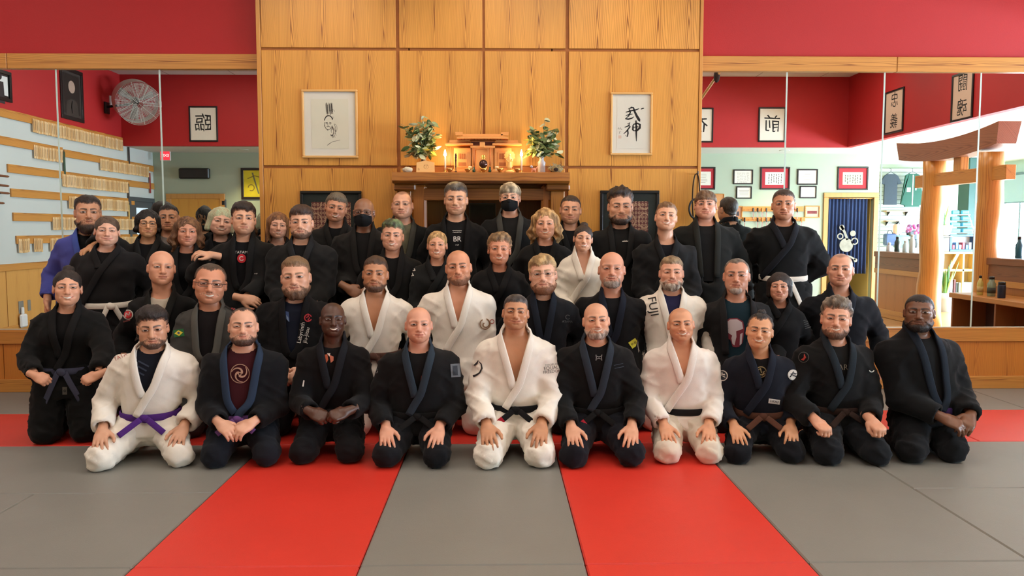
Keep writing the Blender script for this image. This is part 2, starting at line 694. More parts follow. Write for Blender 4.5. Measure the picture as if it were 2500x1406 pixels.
def long_hair(kind, seed, fem=True):
    """long styles as one solid: cap plus lengths"""
    ax = [lsp(-.15, .15, .0062), lsp(-.14, .17, .0070), lsp(-.24, .165, .0068)]
    G = grid(ax)
    A = [np.abs(G[0]), G[1], G[2]]
    d = ell(G, (0, .018, .036), (.0885, .104, .094))
    if kind == 'bob':
        d = smin(d, cap(A, (.070, .020, .04), (.080, .010, -.075), .030, .024), .03)
        d = smin(d, ell(G, (0, .055, -.03), (.085, .060, .075)), .03)
        face = ell(G, (0, -.125, -.045), (.0640, .090, .098))
        d = smax(d, -face, .010)
        d = smax(d, -(G[2] + .098), .01)
    elif kind == 'wavy':
        d = smin(d, cap(A, (.074, .010, .04), (.098, .020, -.09), .030, .036), .03)
        d = smin(d, cap(A, (.092, .030, -.06), (.085, .045, -.16), .034, .02), .03)
        d = smin(d, ell(G, (0, .060, -.04), (.095, .060, .11)), .03)
        face = smin(ell(G, (.010, -.125, -.03), (.056, .092, .106)), ell(G, (0, -.125, -.09), (.068, .080, .09)), .02)
        d = smax(d, -face, .012)
    elif kind == 'long':
        d = smin(d, cap(A, (.072, .008, .04), (.082, .015, -.16), .028, .022), .03)
        d = smin(d, ell(G, (0, .060, -.06), (.085, .055, .15)), .03)
        face = smin(ell(G, (0, -.125, -.045), (.061, .092, .104)), ell(G, (0, -.125, -.12), (.060, .085, .10)), .02)
        d = smax(d, -face, .010)
    elif kind == 'chinlen':
        d = smin(d, cap(A, (.072, .012, .04), (.083, .015, -.055), .028, .026), .03)
        d = smin(d, ell(G, (0, .055, -.03), (.088, .058, .08)), .03)
        face = smin(ell(G, (.012, -.130, -.022), (.060, .094, .097)), ell(G, (0, -.125, -.09), (.066, .085, .07)), .02)
        d = smax(d, -face, .010)
        d = smax(d, -(G[2] + .092), .01)
    elif kind == 'tied':
        d = ell(G, (0, .016, .034), (.0835, .101, .091))
        face = smin(ell(G, (0, -.135, -.020), (.068, .105, .094)), ell(A, (.085, -.05, -.07), (.055, .085, .075)), .02)
        d = smax(d, -face, .008)
        d = smax(d, -(G[2] + .06), .02)
    elif kind == 'bun':
        d = ell(G, (0, .016, .034), (.0825, .101, .090))
        face = smin(ell(G, (0, -.135, -.022), (.068, .105, .092)), ell(A, (.085, -.05, -.07), (.055, .085, .075)), .02)
        d = smax(d, -face, .008)
        d = smax(d, -(G[2] + .05), .02)
        d = smin(d, ell(G, (.004, .045, .128), (.034, .034, .026)), .012)
    V, Q = nets(d, ax)
    N = vnormals(V, Q)
    st = vnoise(V, (70, 70, 16), seed) - .5
    st2 = vnoise(V, (150, 150, 34), seed + 5) - .5
    amp = {'wavy': .015, 'long': .008, 'bob': .005, 'chinlen': .012}.get(kind, .005)
    V = V + N * (amp * (st + .5 * st2))[:, None]
    if kind in ('wavy', 'chinlen'):
        w = sstep(-V[:, 2], -.02, .08)
        V[:, 0] += .010 * w * np.sin(V[:, 2] * 70 + V[:, 1] * 30 + seed)
        V[:, 1] += .008 * w * np.sin(V[:, 2] * 85 + V[:, 0] * 40)
    return V, Q, st


# ---- hands: wrist at the origin, fingers along +x, palm down, thumb to +y
def hand_base(pose):
    h = .0046 if pose != 'relax' else .0056
    ax = [lsp(-.075, .185, h), lsp(-.075, .095, h), lsp(-.085, .045, h)]
    G = grid(ax)
    d = cap(G, (-.14, 0, 0), (.012, 0, 0), .0300, .0255)
    p = ((np.abs(G[0] - .05) / .052) ** 2.6 + (np.abs(G[1]) / .041) ** 2.6 + (np.abs(G[2] + .004) / .0165) ** 2.6) ** (1 / 2.6)
    d = smin(d, (p - 1) * .0165, .018)
    if pose == 'flat':
        curls, spread = (13, 19, 16), 6.5
    elif pose == 'fist':
        curls, spread = (62, 85, 45), 0
    else:
        curls, spread = (34, 34, 24), 2.5
    f = None
    for y0, L, sp in ((.0295, .072, 1.5), (.0100, .080, .5), (-.0100, .075, -.5), (-.0285, .060, -1.5)):
        p0 = np.array([.090 - .35 * abs(y0 - .005), y0, -.002])
        ang = math.radians(sp * spread)
        th = 0
        for seg, (fr, cu) in enumerate(zip((.44, .31, .25), curls)):
            th += math.radians(cu)
            p1 = p0 + L * fr * np.array([math.cos(th) * math.cos(ang), math.cos(th) * math.sin(ang), -math.sin(th)])
            r0, r1 = (.0100, .0092, .0084, .0070)[seg], (.0100, .0092, .0084, .0070)[seg + 1]
            c = cap(G, p0, p1, r0, r1)
            f = c if f is None else np.minimum(f, c) if seg == 0 else smin(f, c, .002)
            p0 = p1
    d = smin(d, f, .0055)
    if pose == 'fist':
        t = [(.022, .032, -.008), (.055, .042, -.026), (.080, .028, -.040), (.088, .008, -.042)]
    elif pose == 'flat':
        t = [(.020, .030, -.006), (.048, .056, -.012), (.075, .068, -.016), (.098, .070, -.020)]
    else:
        t = [(.020, .030, -.006), (.050, .052, -.018), (.076, .056, -.028), (.096, .050, -.034)]
    for a, b, r0, r1 in ((t[0], t[1], .0165, .0125), (t[1], t[2], .0115, .0100), (t[2], t[3], .0100, .0078)):
        d = smin(d, cap(G, a, b, r0, r1), .006)
    V, Q = nets(d, ax)
    # knuckle relief
    Q = Q[(V[:, 0] > -.072)[Q].all(1)]
    used, q = sub_mesh(V, Q, np.ones(len(Q), bool))
    return V[used], q


_hands = {}


def get_hand(pose):
    if pose not in _hands:
        _hands[pose] = hand_base(pose)
    return _hands[pose]


# ---- materials of people
def attr_mat(name, rough, spec=.4, bump=0, bscale=200, stretch=None, sheen=0, sss=0, coat=0, streak=0):
    if name in _mats:
        return _mats[name]
    m = bpy.data.materials.new(name)
    _mats[name] = m
    nt, b = _nt(m)
    a = nt.nodes.new('ShaderNodeVertexColor')
    a.layer_name = 'Col'
    nt.links.new(a.outputs[0], b.inputs['Base Color'])
    b.inputs['Roughness'].default_value = rough
    b.inputs['Specular IOR Level'].default_value = spec
    b.inputs['Sheen Weight'].default_value = sheen
    b.inputs['Coat Weight'].default_value = coat
    if sss:
        b.inputs['Subsurface Weight'].default_value = sss
        b.inputs['Subsurface Radius'].default_value = (.012, .005, .003)
        b.inputs['Subsurface Scale'].default_value = .5
    if bump:
        tc = nt.nodes.new('ShaderNodeTexCoord')
        mp = nt.nodes.new('ShaderNodeMapping')
        mp.inputs['Scale'].default_value = stretch or (1, 1, 1)
        n = nt.nodes.new('ShaderNodeTexNoise')
        n.inputs['Scale'].default_value = bscale
        n.inputs['Detail'].default_value = 3
        nt.links.new(tc.outputs['Object'], mp.inputs[0])
        nt.links.new(mp.outputs[0], n.inputs['Vector'])
        bp = nt.nodes.new('ShaderNodeBump')
        bp.inputs['Strength'].default_value = bump
        bp.inputs['Distance'].default_value = .004
        nt.links.new(n.outputs['Fac'], bp.inputs['Height'])
        nt.links.new(bp.outputs[0], b.inputs['Normal'])
        if streak:
            vm = nt.nodes.new('ShaderNodeVectorMath')
            vm.operation = 'SCALE'
            nt.links.new(a.outputs[0], vm.inputs[0])
            nt.links.new(math_n(nt, 'MULTIPLY_ADD', math_n(nt, 'SUBTRACT', n.outputs['Fac'], .5), streak * 4, 1.), vm.inputs['Scale'])
            nt.links.new(vm.outputs[0], b.inputs['Base Color'])
    return m


M_SKIN = attr_mat('skin', .40, .5, bump=.12, bscale=260)
M_HAIR = attr_mat('hair', .50, .4, bump=1., bscale=60, stretch=(5, 4, 1.2), streak=.42)
M_EYE = attr_mat('eye', .12, .6)


def cloth_mat(col, kind='gi'):
    if sum(col) < 150:
        col = tuple(int(v * .84) for v in col)
    key = 'cloth_%s_%s' % (kind, col)
    if kind == 'gi':
        return pmat(key, col, rough=.92, var=.10, scale=14, bump=.07, bscale=230, spec=.18, sheen=.05)
    if kind == 'belt':
        return pmat(key, col, rough=.8, var=.12, scale=30, bump=.5, bscale=180, spec=.25, stretch=(1, 1, 5))
    if kind == 'lapel':
        return pmat(key, col, rough=.88, var=.08, scale=18, bump=.22, bscale=150, spec=.2, stretch=(3, 1, .6))
    return pmat(key, col, rough=.85, var=.08, scale=12, bump=.12, bscale=300, spec=.2)


PEOPLE = []


def mat_frame(fwd, up):
    """3x3 with columns fwd, side, up (right handed)"""
    f = np.array(fwd, dtype=float)
    f /= np.linalg.norm(f)
    u = np.array(up, dtype=float)
    u = u - f * (u @ f)
    u /= np.linalg.norm(u)
    s = np.cross(u, f)
    return np.stack([f, s, u], 1)
# ------------------------------------------------------------------ one person
PU = [-.60, -.35, -.12, 0, .12, .28, .50, .68, .80, .87, .93, 1.0, 1.10]
PA = [.205, .200, .192, .184, .172, .166, .180, .190, .178, .150, .112, .076, .060]
PB = [.160, .158, .150, .142, .130, .122, .130, .132, .120, .106, .088, .070, .058]


class Torso:
    def __init__(s, zh, zn, w, head_dx, head_dy, belly=0., fem=False):
        s.zh, s.zn, s.w = zh, zn, w
        s.dx, s.dy = head_dx, head_dy
        s.belly = belly
        s.fem = fem

    def prof(s, z, grow=0.):
        u = (np.asarray(z, dtype=float) - s.zh) / (s.zn - s.zh)
        g = 1 + (s.w - 1) * np.interp(u, [0, .8, 1], [1, 1, .35])
        a = np.interp(u, PU, PA) * g + grow
        b = np.interp(u, PU, PB) * g + grow
        b = b + s.belly * np.exp(-((u - .22) / .28) ** 2)
        if s.fem:
            b = b + .020 * np.exp(-((u - .60) / .13) ** 2)
        xc = s.dx * np.clip(u, -.2, 1.1)
        yc = s.dy * np.clip(u, -.2, 1.1) - .5 * s.belly * np.exp(-((u - .22) / .28) ** 2)
        if s.fem:
            yc = yc - .016 * np.exp(-((u - .60) / .13) ** 2)
        return a, b, xc, yc

    def sdf(s, G, grow=0.):
        z = G[2][0, 0, :]
        a, b, xc, yc = [v.astype(np.float32)[None, None, :] for v in s.prof(z, grow)]
        p = 2.35
        k = ((np.abs(G[0] - xc) / a) ** p + (np.abs(G[1] - yc) / b) ** p) ** (1 / p)
        return (k - 1) * np.minimum(a, b)

    def front(s, x, z, grow=0.):
        a, b, xc, yc = s.prof(z, grow)
        q = min(.97, abs(x - float(xc)) / float(a))
        y = float(yc) - float(b) * (1 - q ** 2.35) ** (1 / 2.35)
        nx = 2.35 * np.sign(x - float(xc)) * q ** 1.35 / float(a)
        ny = -2.35 * max(0.03, (1 - q ** 2.35) ** (1.35 / 2.35)) / float(b)
        n = Vector((nx, ny, .12 * abs(ny))).normalized()
        return y, n


def ik(s, w, a, b, pole):
    s, w, pole = (np.array(v, dtype=float) for v in (s, w, pole))
    d = w - s
    L = np.linalg.norm(d)
    if L > (a + b) * .995:
        k = L / (a + b) * 1.006
        a, b = a * k, b * k
    u = d / L
    x = (a * a - b * b + L * L) / (2 * L)
    p = pole - u * (pole @ u)
    p /= np.linalg.norm(p) + 1e-9
    return s + u * x + p * math.sqrt(max(0, a * a - x * x))


def cut_cap(G, a, b, ra, rb, end):
    """capsule whose far end is cut flat at distance `end` past b"""
    d = cap(G, a, b, ra, rb)
    n = np.array(b, dtype=float) - np.array(a, dtype=float)
    n /= np.linalg.norm(n)
    pl = (G[0] - b[0]) * n[0] + (G[1] - b[1]) * n[1] + (G[2] - b[2]) * n[2] - end
    return smax(d, pl.astype(np.float32), .008)


def paint_head(V, d, wm, zc):
    """colours of a face: lips, brows, flushed cheeks, shaved beard and scalp, eye socket shade"""
    skin = np.array(lin(d['skin']))
    C = np.tile(skin, (len(V), 1))
    x, y, z = np.abs(V[:, 0]), V[:, 1], V[:, 2]
    front = y < -.045

    def mixc(m, col, k):
        m = np.clip(m, 0, 1)[:, None] * k
        C[:] = C * (1 - m) + np.array(col) * m
    red = skin * np.array([1.04, .72, .66])
    mixc(np.exp(-(((x - .042) / .022) ** 2 + ((z + .028) / .020) ** 2)) * front, red, .16)
    mixc(np.exp(-((x / .016) ** 2 + ((z + .034) / .016) ** 2)) * front, red, .16)
    mixc((x > .074) * (np.abs(z + .012) < .04) * 1., red, .15)
    mot = vnoise(V, 45, d['seed']) - .5
    C *= (1 + .10 * mot)[:, None]
    hc = np.array(lin(d.get('brow', d['hair'])))
    st = d.get('stubble', 0)
    if st:
        cv = beard_cov(V, 'stubble')
        mixc(sstep(cv, -.004, .012) * (.75 + .5 * vnoise(V, 220, 3)), np.array(lin(d.get('beard_col', d['hair']))) * .9 + skin * .1, st)
    if d.get('buzz'):
        hl = d.get('buzz_line', 'recede')
        cv = hair_cov(V, HL[hl])
        nk = (z > -.055) & ~((x > .0765) & (np.abs(y - .014) < .024) & (z < .022))
        mixc(sstep(cv, -.004, .014) * nk, np.array(lin(d['hair'])), d['buzz'])
    lipc = skin * np.array([.80, .50, .50]) if sum(skin) > .5 else skin * np.array([.95, .66, .66])
    if d.get('lip'):
        lipc = np.array(lin(d['lip']))
    zl = -.0672 + (zc + .0672) * np.clip(x / wm, 0, 1) ** 1.5
    mixc(np.exp(-(((z - zl) / .0078) ** 4)) * sstep(wm * 1.06 - x, 0, .006) * front, lipc, .85)
    mixc(np.exp(-(((z - zl) / .0020) ** 2)) * sstep(wm * 1.10 - x, 0, .004) * front, lipc * .25, .85)
    # brows
    t = np.clip((x - .012) / .040, 0, 1)
    zb = .0222 + .0070 * np.sin(t * 2.2) - .0045 * t
    th = .0052 * (1 - .55 * t) * d.get('brow_w', .80 if d.get('fem') else 1.25)
    mixc(np.exp(-(((z - zb) / th) ** 4)) * (x > .010) * sstep(.054 - x, 0, .006) * front, hc * .65, d.get('brow_k', .94))
    # dark rims of the eyes, with eye socket shade painted in
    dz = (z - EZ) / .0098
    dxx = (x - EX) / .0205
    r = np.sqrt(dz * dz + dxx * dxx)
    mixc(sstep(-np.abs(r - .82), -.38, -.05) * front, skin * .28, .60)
    return C


def eye_patch(smile, iris, squint=1.0):
    nu, nv = 17, 8
    hw = .0180
    V, C = [], []
    up, lo = ((.0050, .0030) if smile else (.0064, .0045))
    up *= squint
    lo *= squint
    ir = np.array(lin(iris))
    for j in range(nv):
        for i in range(nu):
            u = -1 + 2 * i / (nu - 1)
            e = (1 - abs(u) ** 2.2) ** .8
            zt, zb_ = up * e, -lo * e
            v = j / (nv - 1)
            xx, zz = hw * u, zb_ + (zt - zb_) * v
            q = max(0, 1 - (xx / LID[0]) ** 2 - (zz / LID[2]) ** 2)
            V.append((xx, -LID[1] * 1.07 * math.sqrt(q), zz))
            r = math.hypot(xx, zz - .0006)
            c = np.array([.46, .40, .37])
            if r < .0076:
                c = ir
            if r < .0034:
                c = np.array([.004, .004, .004])
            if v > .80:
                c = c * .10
            C.append(c)
    Q = [(j * nu + i, j * nu + i + 1, (j + 1) * nu + i + 1, (j + 1) * nu + i) for j in range(nv - 1) for i in range(nu - 1)]
    return np.array(V, dtype=np.float32), np.array(Q, dtype=np.int32), np.array(C)


def build_person(**d):
    d.setdefault('seed', len(PEOPLE) * 3.7 + 1)
    d.setdefault('skin', (214, 164, 138))
    d.setdefault('hair', (50, 38, 30))
    d['skin'] = tuple(v * k for v, k in zip(d['skin'], (.965, .925, .86)))
    rnd = random.Random(int(d['seed'] * 10))
    pose = d['pose']
    fem = d.get('fem', False)
    smile = d.get('smile', False)
    Yh = d['Y']
    thick = d.get('hairtop', 0.012 if d.get('style') else 0)
    pc, pk = at(d['x'], d['crown'], Yh), at(d['x'], d['chin'] - d.get('bl', 0), Yh - .09)
    Hh = (pc.z - thick) - pk.z
    hs = Hh / .23
    hw = Vector((pc.x, Yh, pk.z + .115 * hs))           # head centre in the world
    # root on the floor under the pelvis
    Yp = Yh + {'seiza': .10, 'kneel': .08, 'stand': .05}[pose] + d.get('dyp', 0)
    tx = at(d.get('tx', d['x']), d['chin'] + 80, Yp).x
    face_cam = math.asin(-hw.x / math.hypot(hw.x, hw.y))
    rz = math.radians(d['rz']) if 'rz' in d else face_cam * .40
    root = empty('person', (tx, Yp, 0), rz, d['label'], 'person', d.get('group'))
    Mr = Matrix.Translation((tx, Yp, 0)) @ Matrix.Rotation(rz, 4, 'Z')
    Mi = Mr.inverted()
    toL = lambda p: np.array(Mi @ Vector(p))
    H = toL(hw)
    Hc = pc.z
    zn = pk.z - (d.get('neckl', .034) - .024) * (hs)
    if pose == 'seiza':
        S = Hc / 1.01
        zh = .205 * S
    elif pose == 'kneel':
        S = Hc / 1.30
        zh = .50 * S
    else:
        S = Hc / 1.76
        zh = zn - .545 * S
    S = min(S, 1.12)
    w = d.get('w', 1.0) * (S * .5 + .5) * (.93 if fem else 1.)
    T = Torso(zh, zn, w, H[0] * .85, (H[1] + .045) * .9, d.get('belly', 0), fem)
    # ---------------- limbs
    sh = .168 * w
    zs = zh + .735 * (zn - zh)
    _, _, xcs, ycs = T.prof(zs)
    a_len, b_len = .285 * S, .255 * S
    arms = {}
    lap = zh + .03
    knees = {}
    for s in (-1, 1):
        if pose == 'seiza':
            kn = d.get('knees')
            if kn:
                kp = kn[0] if s < 0 else kn[1]
                k = toL(atz(kp[0], kp[1] - 4, .0))
                knees[s] = np.array([k[0], k[1] + .075, .080 * S])
            else:
                knees[s] = np.array([s * .17, -.44 * S, .080])
        elif pose == 'kneel':
            knees[s] = np.array([s * .13, -.10, .085])
        else:
            knees[s] = np.array([s * .11, -.02, zh * .53])
    HP = {}
    for s in (-1, 1):
        sp = np.array([float(xcs) + s * sh, float(ycs) + .01, zs])
        arm = d.get('arms', {'seiza': 'knees', 'kneel': 'down', 'stand': 'down'}[pose])
        if isinstance(arm, (tuple, list)):
            arm = arm[0] if s < 0 else arm[1]
        pole = (s * .45, .55, -.45)
        up = (0, 0, 1)
        hp = 'flat'
        if isinstance(arm, dict):
            wp = toL(at(arm['p'][0], arm['p'][1], arm['Y']))
            fwd = np.array(arm.get('f', (-s * .3, -.8, -.5)), dtype=float)
            up = arm.get('u', (0, -.5, .8))
            hp = arm.get('h', 'relax')
            pole = arm.get('pole', pole)
        elif arm == 'knees':
            k = knees[s]
            wp = np.array([k[0] + s * .012, k[1] + .080, .232 * S])
            fwd = np.array([-s * .12, -.89, -.44])
            up = (s * .10, -.45, .88)
        elif arm == 'lap':
            wp = np.array([s * .095 + .01, -.30, lap + .050])
            fwd = np.array([-s * .62, -.62, -.30])
            up = (s * .2, -.45, .85)
            hp = 'relax'
        elif arm == 'belt':
            wp = np.array([s * .115, -.225, zh + .115])
            fwd = np.array([-s * .80, -.55, -.10])
            up = (0, -.72, .68)
            hp = 'fist'
        elif arm == 'clasp':
            wp = np.array([s * .10, -.235 - d.get('belly', 0), zh + d.get('clz', .0)])
            fwd = np.array([-s * .80, -.28, -.45])
            up = (s * .2, -.85, .35)
            hp = 'relax'
        elif arm == 'back':
            wp = np.array([s * .11, .175, zh + .06])
            fwd = np.array([-s * .9, .1, -.2])
            pole = (s * 1, -.05, 0)
            hp = 'relax'
        elif arm == 'out':
            wp = np.array([s * .32, .02, zs - .10])
            fwd = np.array([s * .9, .05, -.2])
            pole = (s * .4, .3, -.8)
            hp = 'relax'
        else:
            wp = np.array([s * .262 * w, -.06, zh - .03 if pose == 'stand' else zh + .0])
            fwd = np.array([0, -.25, -1.])
            up = (s, 0, 0)
            hp = 'relax'
        el = ik(sp, wp, a_len, b_len, pole)
        arms[s] = (sp, el, wp)
        HP[s] = (fwd, up, hp)
    # ---------------- body: head, neck and chest, hands, feet
    V0, Q0, N0, wm, zc = get_head(smile, fem)
    yaw, tilt, nod = (math.radians(v) for v in d.get('head', (0, 0, 0)))
    R = np.array(Euler((nod - math.atan2(CAMZ - hw.z, hw.y) * .9, tilt, yaw + face_cam * .88 - rz)).to_matrix())
    jw = d.get('jaw', 1.0)
    fw = d.get('fw', 1.0) * (1.08 if not fem else 1.05)

    def shape(V):
        W = V.copy()
        k = 1 + (jw - 1) * sstep(-V[:, 2], -.01, .07)
        W[:, 0] *= fw * k
        if d.get('nose'):
            m = np.exp(-((V[:, 0] / .017) ** 2 + ((V[:, 2] + .028) / .022) ** 2)) * (V[:, 1] < -.08)
            W[:, 1] -= m * d['nose']
        return W

    def to_body(V):
        return (shape(V) * hs) @ R.T + H
    C0 = paint_head(V0, d, wm, zc)
    HV = to_body(V0)
    Vs, Qs, Cs = [HV], [Q0], [C0]
    nb = len(V0)
    skin = np.array(lin(d['skin']))

    def addb(V, Q, col=None, mott=True):
        nonlocal nb
        Vs.append(V.astype(np.float32))
        Qs.append(Q + nb)
        c = np.tile(skin if col is None else col, (len(V), 1))
        if mott:
            c = c * (1 + .12 * (vnoise(V, 30, d['seed']) - .5))[:, None]
        Cs.append(c)
        nb += len(V)
    # chest and neck under the clothes
    zl = T.zh + .25 * (zn - zh) if d.get('tee') is None else zn - .20
    ax = [lsp(H[0] - .26 * w, H[0] + .26 * w, .016), lsp(-.30 + T.dy, .20 + T.dy, .016), lsp(zl, H[2] - .075 * hs, .014)]
    G = grid(ax)
    D = T.sdf(G, -.020)
    neck_b = (T.dx, T.dy + .012, zn - .03)
    D = smin(D, cap(G, neck_b, tuple(H + R @ np.array([0, .03, -.09]) * hs), (.066 if not fem else .054) * hs * d.get('neckw', 1), (.062 if not fem else .050) * hs * d.get('neckw', 1)), .035)
    A = [np.abs(G[0] - T.dx), G[1], G[2]]
    if not fem and d.get('tee') is None:
        D = smin(D, ell(A, (.075 * w, T.dy - .082 * w, zn - .20), (.062, .022, .050)), .05)
    D = np.maximum(D, T.sdf(G, -.008) * (G[2] < zn - .06) - 9. * (G[2] >= zn - .06))
    cv, cq = nets(D, ax)
    addb(cv, cq)
    def bridge(pi, pj=1):
        # tie a piece to its neighbour inside the clothes so that the body is one surface
        a = sum(len(v) for v in Vs[:pi])
        b = sum(len(v) for v in Vs[:pj])
        va, vb = Vs[pi], Vs[pj]
        ca = vb.mean(0) if pi else np.array([H[0], H[1] + .1, H[2] - .2])
        i = int(np.argmin(((va - ca) ** 2).sum(1)))
        j = int(np.argmin(((vb - va[i]) ** 2).sum(1)))
        i2 = int(np.argsort(((va - va[i]) ** 2).sum(1))[1])
        j2 = int(np.argsort(((vb - vb[j]) ** 2).sum(1))[1])
        Qs.append(np.array([[a + i, a + i2, b + j, b + j2]], dtype=np.int32))
    bridge(0)
    hsz = d.get('hand', 1.10) * S * (.90 if fem else 1.0)
    for s in (-1, 1):
        if d.get('nohands') and (d['nohands'] is True or s in d['nohands']):
            continue
        fwd, up, hp = HP[s]
        hv, hq = get_hand(hp)
        W = hv.copy() * hsz
        # thumb points towards the body's middle: mirror where needed
        F = mat_frame(fwd, up)
        side = F[:, 1]
        want = np.array([-s, 0, .0]) if hp != 'x' else side
        if (abs(side[0]) > .15 and side[0] * -s < 0) or (abs(side[0]) <= .15 and side[1] > 0):
            W[:, 1] *= -1
            hq = hq[:, ::-1]
        addb(W @ F.T + arms[s][2], hq)
        hi_ = len(Vs) - 1
        fd = (arms[s][2] - arms[s][1]) / np.linalg.norm(arms[s][2] - arms[s][1])
        c0 = np.array([float(xcs) + s * .10 * w, float(ycs), zs - .01])
        mb = MB().tube([c0, arms[s][0], (arms[s][0] + arms[s][1]) / 2, arms[s][1], arms[s][2] - fd * .03], [.04, .045, .042, .036, .022], 8)
        addb(np.array(mb.v), np.array([f for f in mb.f if len(f) == 4]))
        bridge(len(Vs) - 1, 1)
        bridge(hi_, len(Vs) - 1)
    # feet
    for s in (-1, 1):
        k = knees[s]
        if pose == 'stand':
            fa, fb = (s * .11, .03, .05), (s * .13, -.16, .028)
        else:
            fa, fb = (s * .11, k[1] + .46, .045), (s * .09, k[1] + .62, .04)
        mb = MB().tube([fa, tuple((np.array(fa) + fb) / 2), fb], [.042, .04, .026], 8)
        addb(np.array(mb.v), np.array([f for f in mb.f if len(f) == 4]))
        fi_ = len(Vs) - 1
        mid = k if pose != 'stand' else knees[s]
        mb = MB().tube([(0, .0, zl + .03), (s * .08, .02, zh), tuple(mid), (fa[0], fa[1], fa[2] + .01)], [.03, .05, .05, .03], 8)
        addb(np.array(mb.v), np.array([f for f in mb.f if len(f) == 4]))
        bridge(len(Vs) - 1, 1)
        bridge(fi_, len(Vs) - 1)
    body = np_mesh('body', np.concatenate(Vs), np.concatenate(Qs), M_SKIN, root, True, np.concatenate(Cs))
    # ---------------- eyes, teeth
    ev, eq, ec = eye_patch(smile, d.get('iris', (58, 36, 22)), d.get('squint', 1.))
    for s in (-1, 1):
        V = ev.copy()
        V += np.array([s * EX, EY, EZ])
        np_mesh('eye', to_body(V), eq, M_EYE, body, True, ec)
    if smile == 'teeth':
        V, n = [], 15
        for j in range(4):
            for i in range(n):
                u = -1 + 2 * i / (n - 1)
                x = .0275 * u
                zm = -.0665 + .0092 * abs(u) ** 1.6
                hgt = .0085 * (1 - abs(u) ** 2.5)
                V.append((x, -.1088 + .015 * abs(u) ** 1.8, zm - hgt * .62 + hgt * j / 3))
        Q = np.array([(j * n + i, j * n + i + 1, (j + 1) * n + i + 1, (j + 1) * n + i) for j in range(3) for i in range(n - 1)])
        np_mesh('teeth', to_body(np.array(V, dtype=np.float32)), Q, pmat('teeth', (226, 214, 196), .35), body, True)
    # ---------------- hair and beard
    hcol = np.array(lin(d['hair']))
    st = d.get('style')

    def hair_obj(name, V, Q, stn, col, col2=None, fade=None):
        c = np.tile(col, (len(V), 1))
        if col2 is not None:
            m = np.clip(.5 + 1.6 * stn, 0, 1)[:, None]
            c = c * (1 - m) + np.array(lin(col2)) * m
        c = c * (1 + .9 * np.clip(stn, -.5, .5))[:, None]
        if fade is not None:
            c = skin * (1 - fade[:, None]) + c * fade[:, None]
        return np_mesh(name, to_body(V.astype(np.float32)), Q, M_HAIR, root, True, np.clip(c, 0, 1))
    if st in ('bob', 'wavy', 'long', 'tied', 'bun', 'chinlen'):
        V, Q, sn = long_hair(st, d['seed'])
        hair_obj('hair', V, Q, sn, hcol, d.get('hair2'))
    elif st:
        V, Q, sn, fd_ = hair_cap(V0, Q0, N0, st, d.get('top', .020), d.get('side', .007), d.get('rough', .008), d['seed'], d.get('freq', 60), d.get('swirl'))
        if d.get('mohawk'):
            k = np.exp(-(V[:, 0] / .022) ** 2) * sstep(V[:, 2], .06, .1)
            V[:, 2] += .016 * k
        hair_obj('hair', V, Q, sn, hcol, d.get('hair2'), np.clip(fd_ + .25, 0, 1))
    if d.get('topknot'):
        mb = MB().sphere((0, .03, .128), (.030, .030, .022), 14, 10)
        V = np.array(mb.v)
        V += (vnoise(V, 120, 2)[:, None] - .5) * .01
        o = mesh_obj('topknot', to_body(V.astype(np.float32)), mb.f, pmat('topknot_hair', d['hair'], .55, .4, 90, .8, 120), root, True)
    if d.get('beard'):
        kind, Tk, ln = d['beard']
        V, Q, sn, fd_ = beard_cap(V0, Q0, N0, kind, Tk, ln, d['seed'])
        hair_obj('beard', V, Q, sn, np.array(lin(d.get('beard_col', d['hair']))), d.get('beard_col2'), fd_ * (.97 if Tk > .005 else .86))
    if d.get('moustache'):
        V, Q, sn, fd_ = beard_cap(V0, Q0, N0, 'moustache', d['moustache'], 0, d['seed'])
        hair_obj('moustache', V, Q, sn, np.array(lin(d.get('beard_col', d['hair']))), None, fd_ * .8)
    # ---------------- glasses, mask
    if d.get('glasses'):
        gc, gw, gh, gr = d['glasses']
        gm = pmat('spectacle_frame_%s' % (gc,), gc, .35, 0)
        fr = MB()
        gy = -.104
        for s in (-1, 1):
            pts = []
            for k in range(25):
                a = 2 * math.pi * k / 24
                cx, cz = math.cos(a), math.sin(a)
                e = .55
                pts.append((s * .033 + gw * math.copysign(abs(cx) ** e, cx), gy + .006 * abs(s * .033 + gw * cx) / .06, -.001 + gh * math.copysign(abs(cz) ** e, cz)))
            fr.tube(pts, gr, 6, False)
            fr.tube([(s * (.033 + gw), gy + .008, .006), (s * .078, -.06, .006), (s * .084, .01, .004)], gr, 6)
        fr.tube([(-(.033 - gw), gy, .004), (0, gy - .004, .007), (.033 - gw, gy, .004)], gr, 6)
        g = mesh_obj('glasses', to_body(np.array(fr.v, dtype=np.float32)), fr.f, gm, root, True)
        for s in (-1, 1):
            ln = MB()
            pts = []
            for k in range(20):
                a = 2 * math.pi * k / 20
                cx, cz = math.cos(a), math.sin(a)
                pts.append((s * .033 + gw * math.copysign(abs(cx) ** .55, cx), gy + .004, -.001 + gh * math.copysign(abs(cz) ** .55, cz)))
            ln.add(pts, [tuple(range(20))])
            mesh_obj('lens', to_body(np.array(ln.v, dtype=np.float32)), ln.f, M_LENS, g)
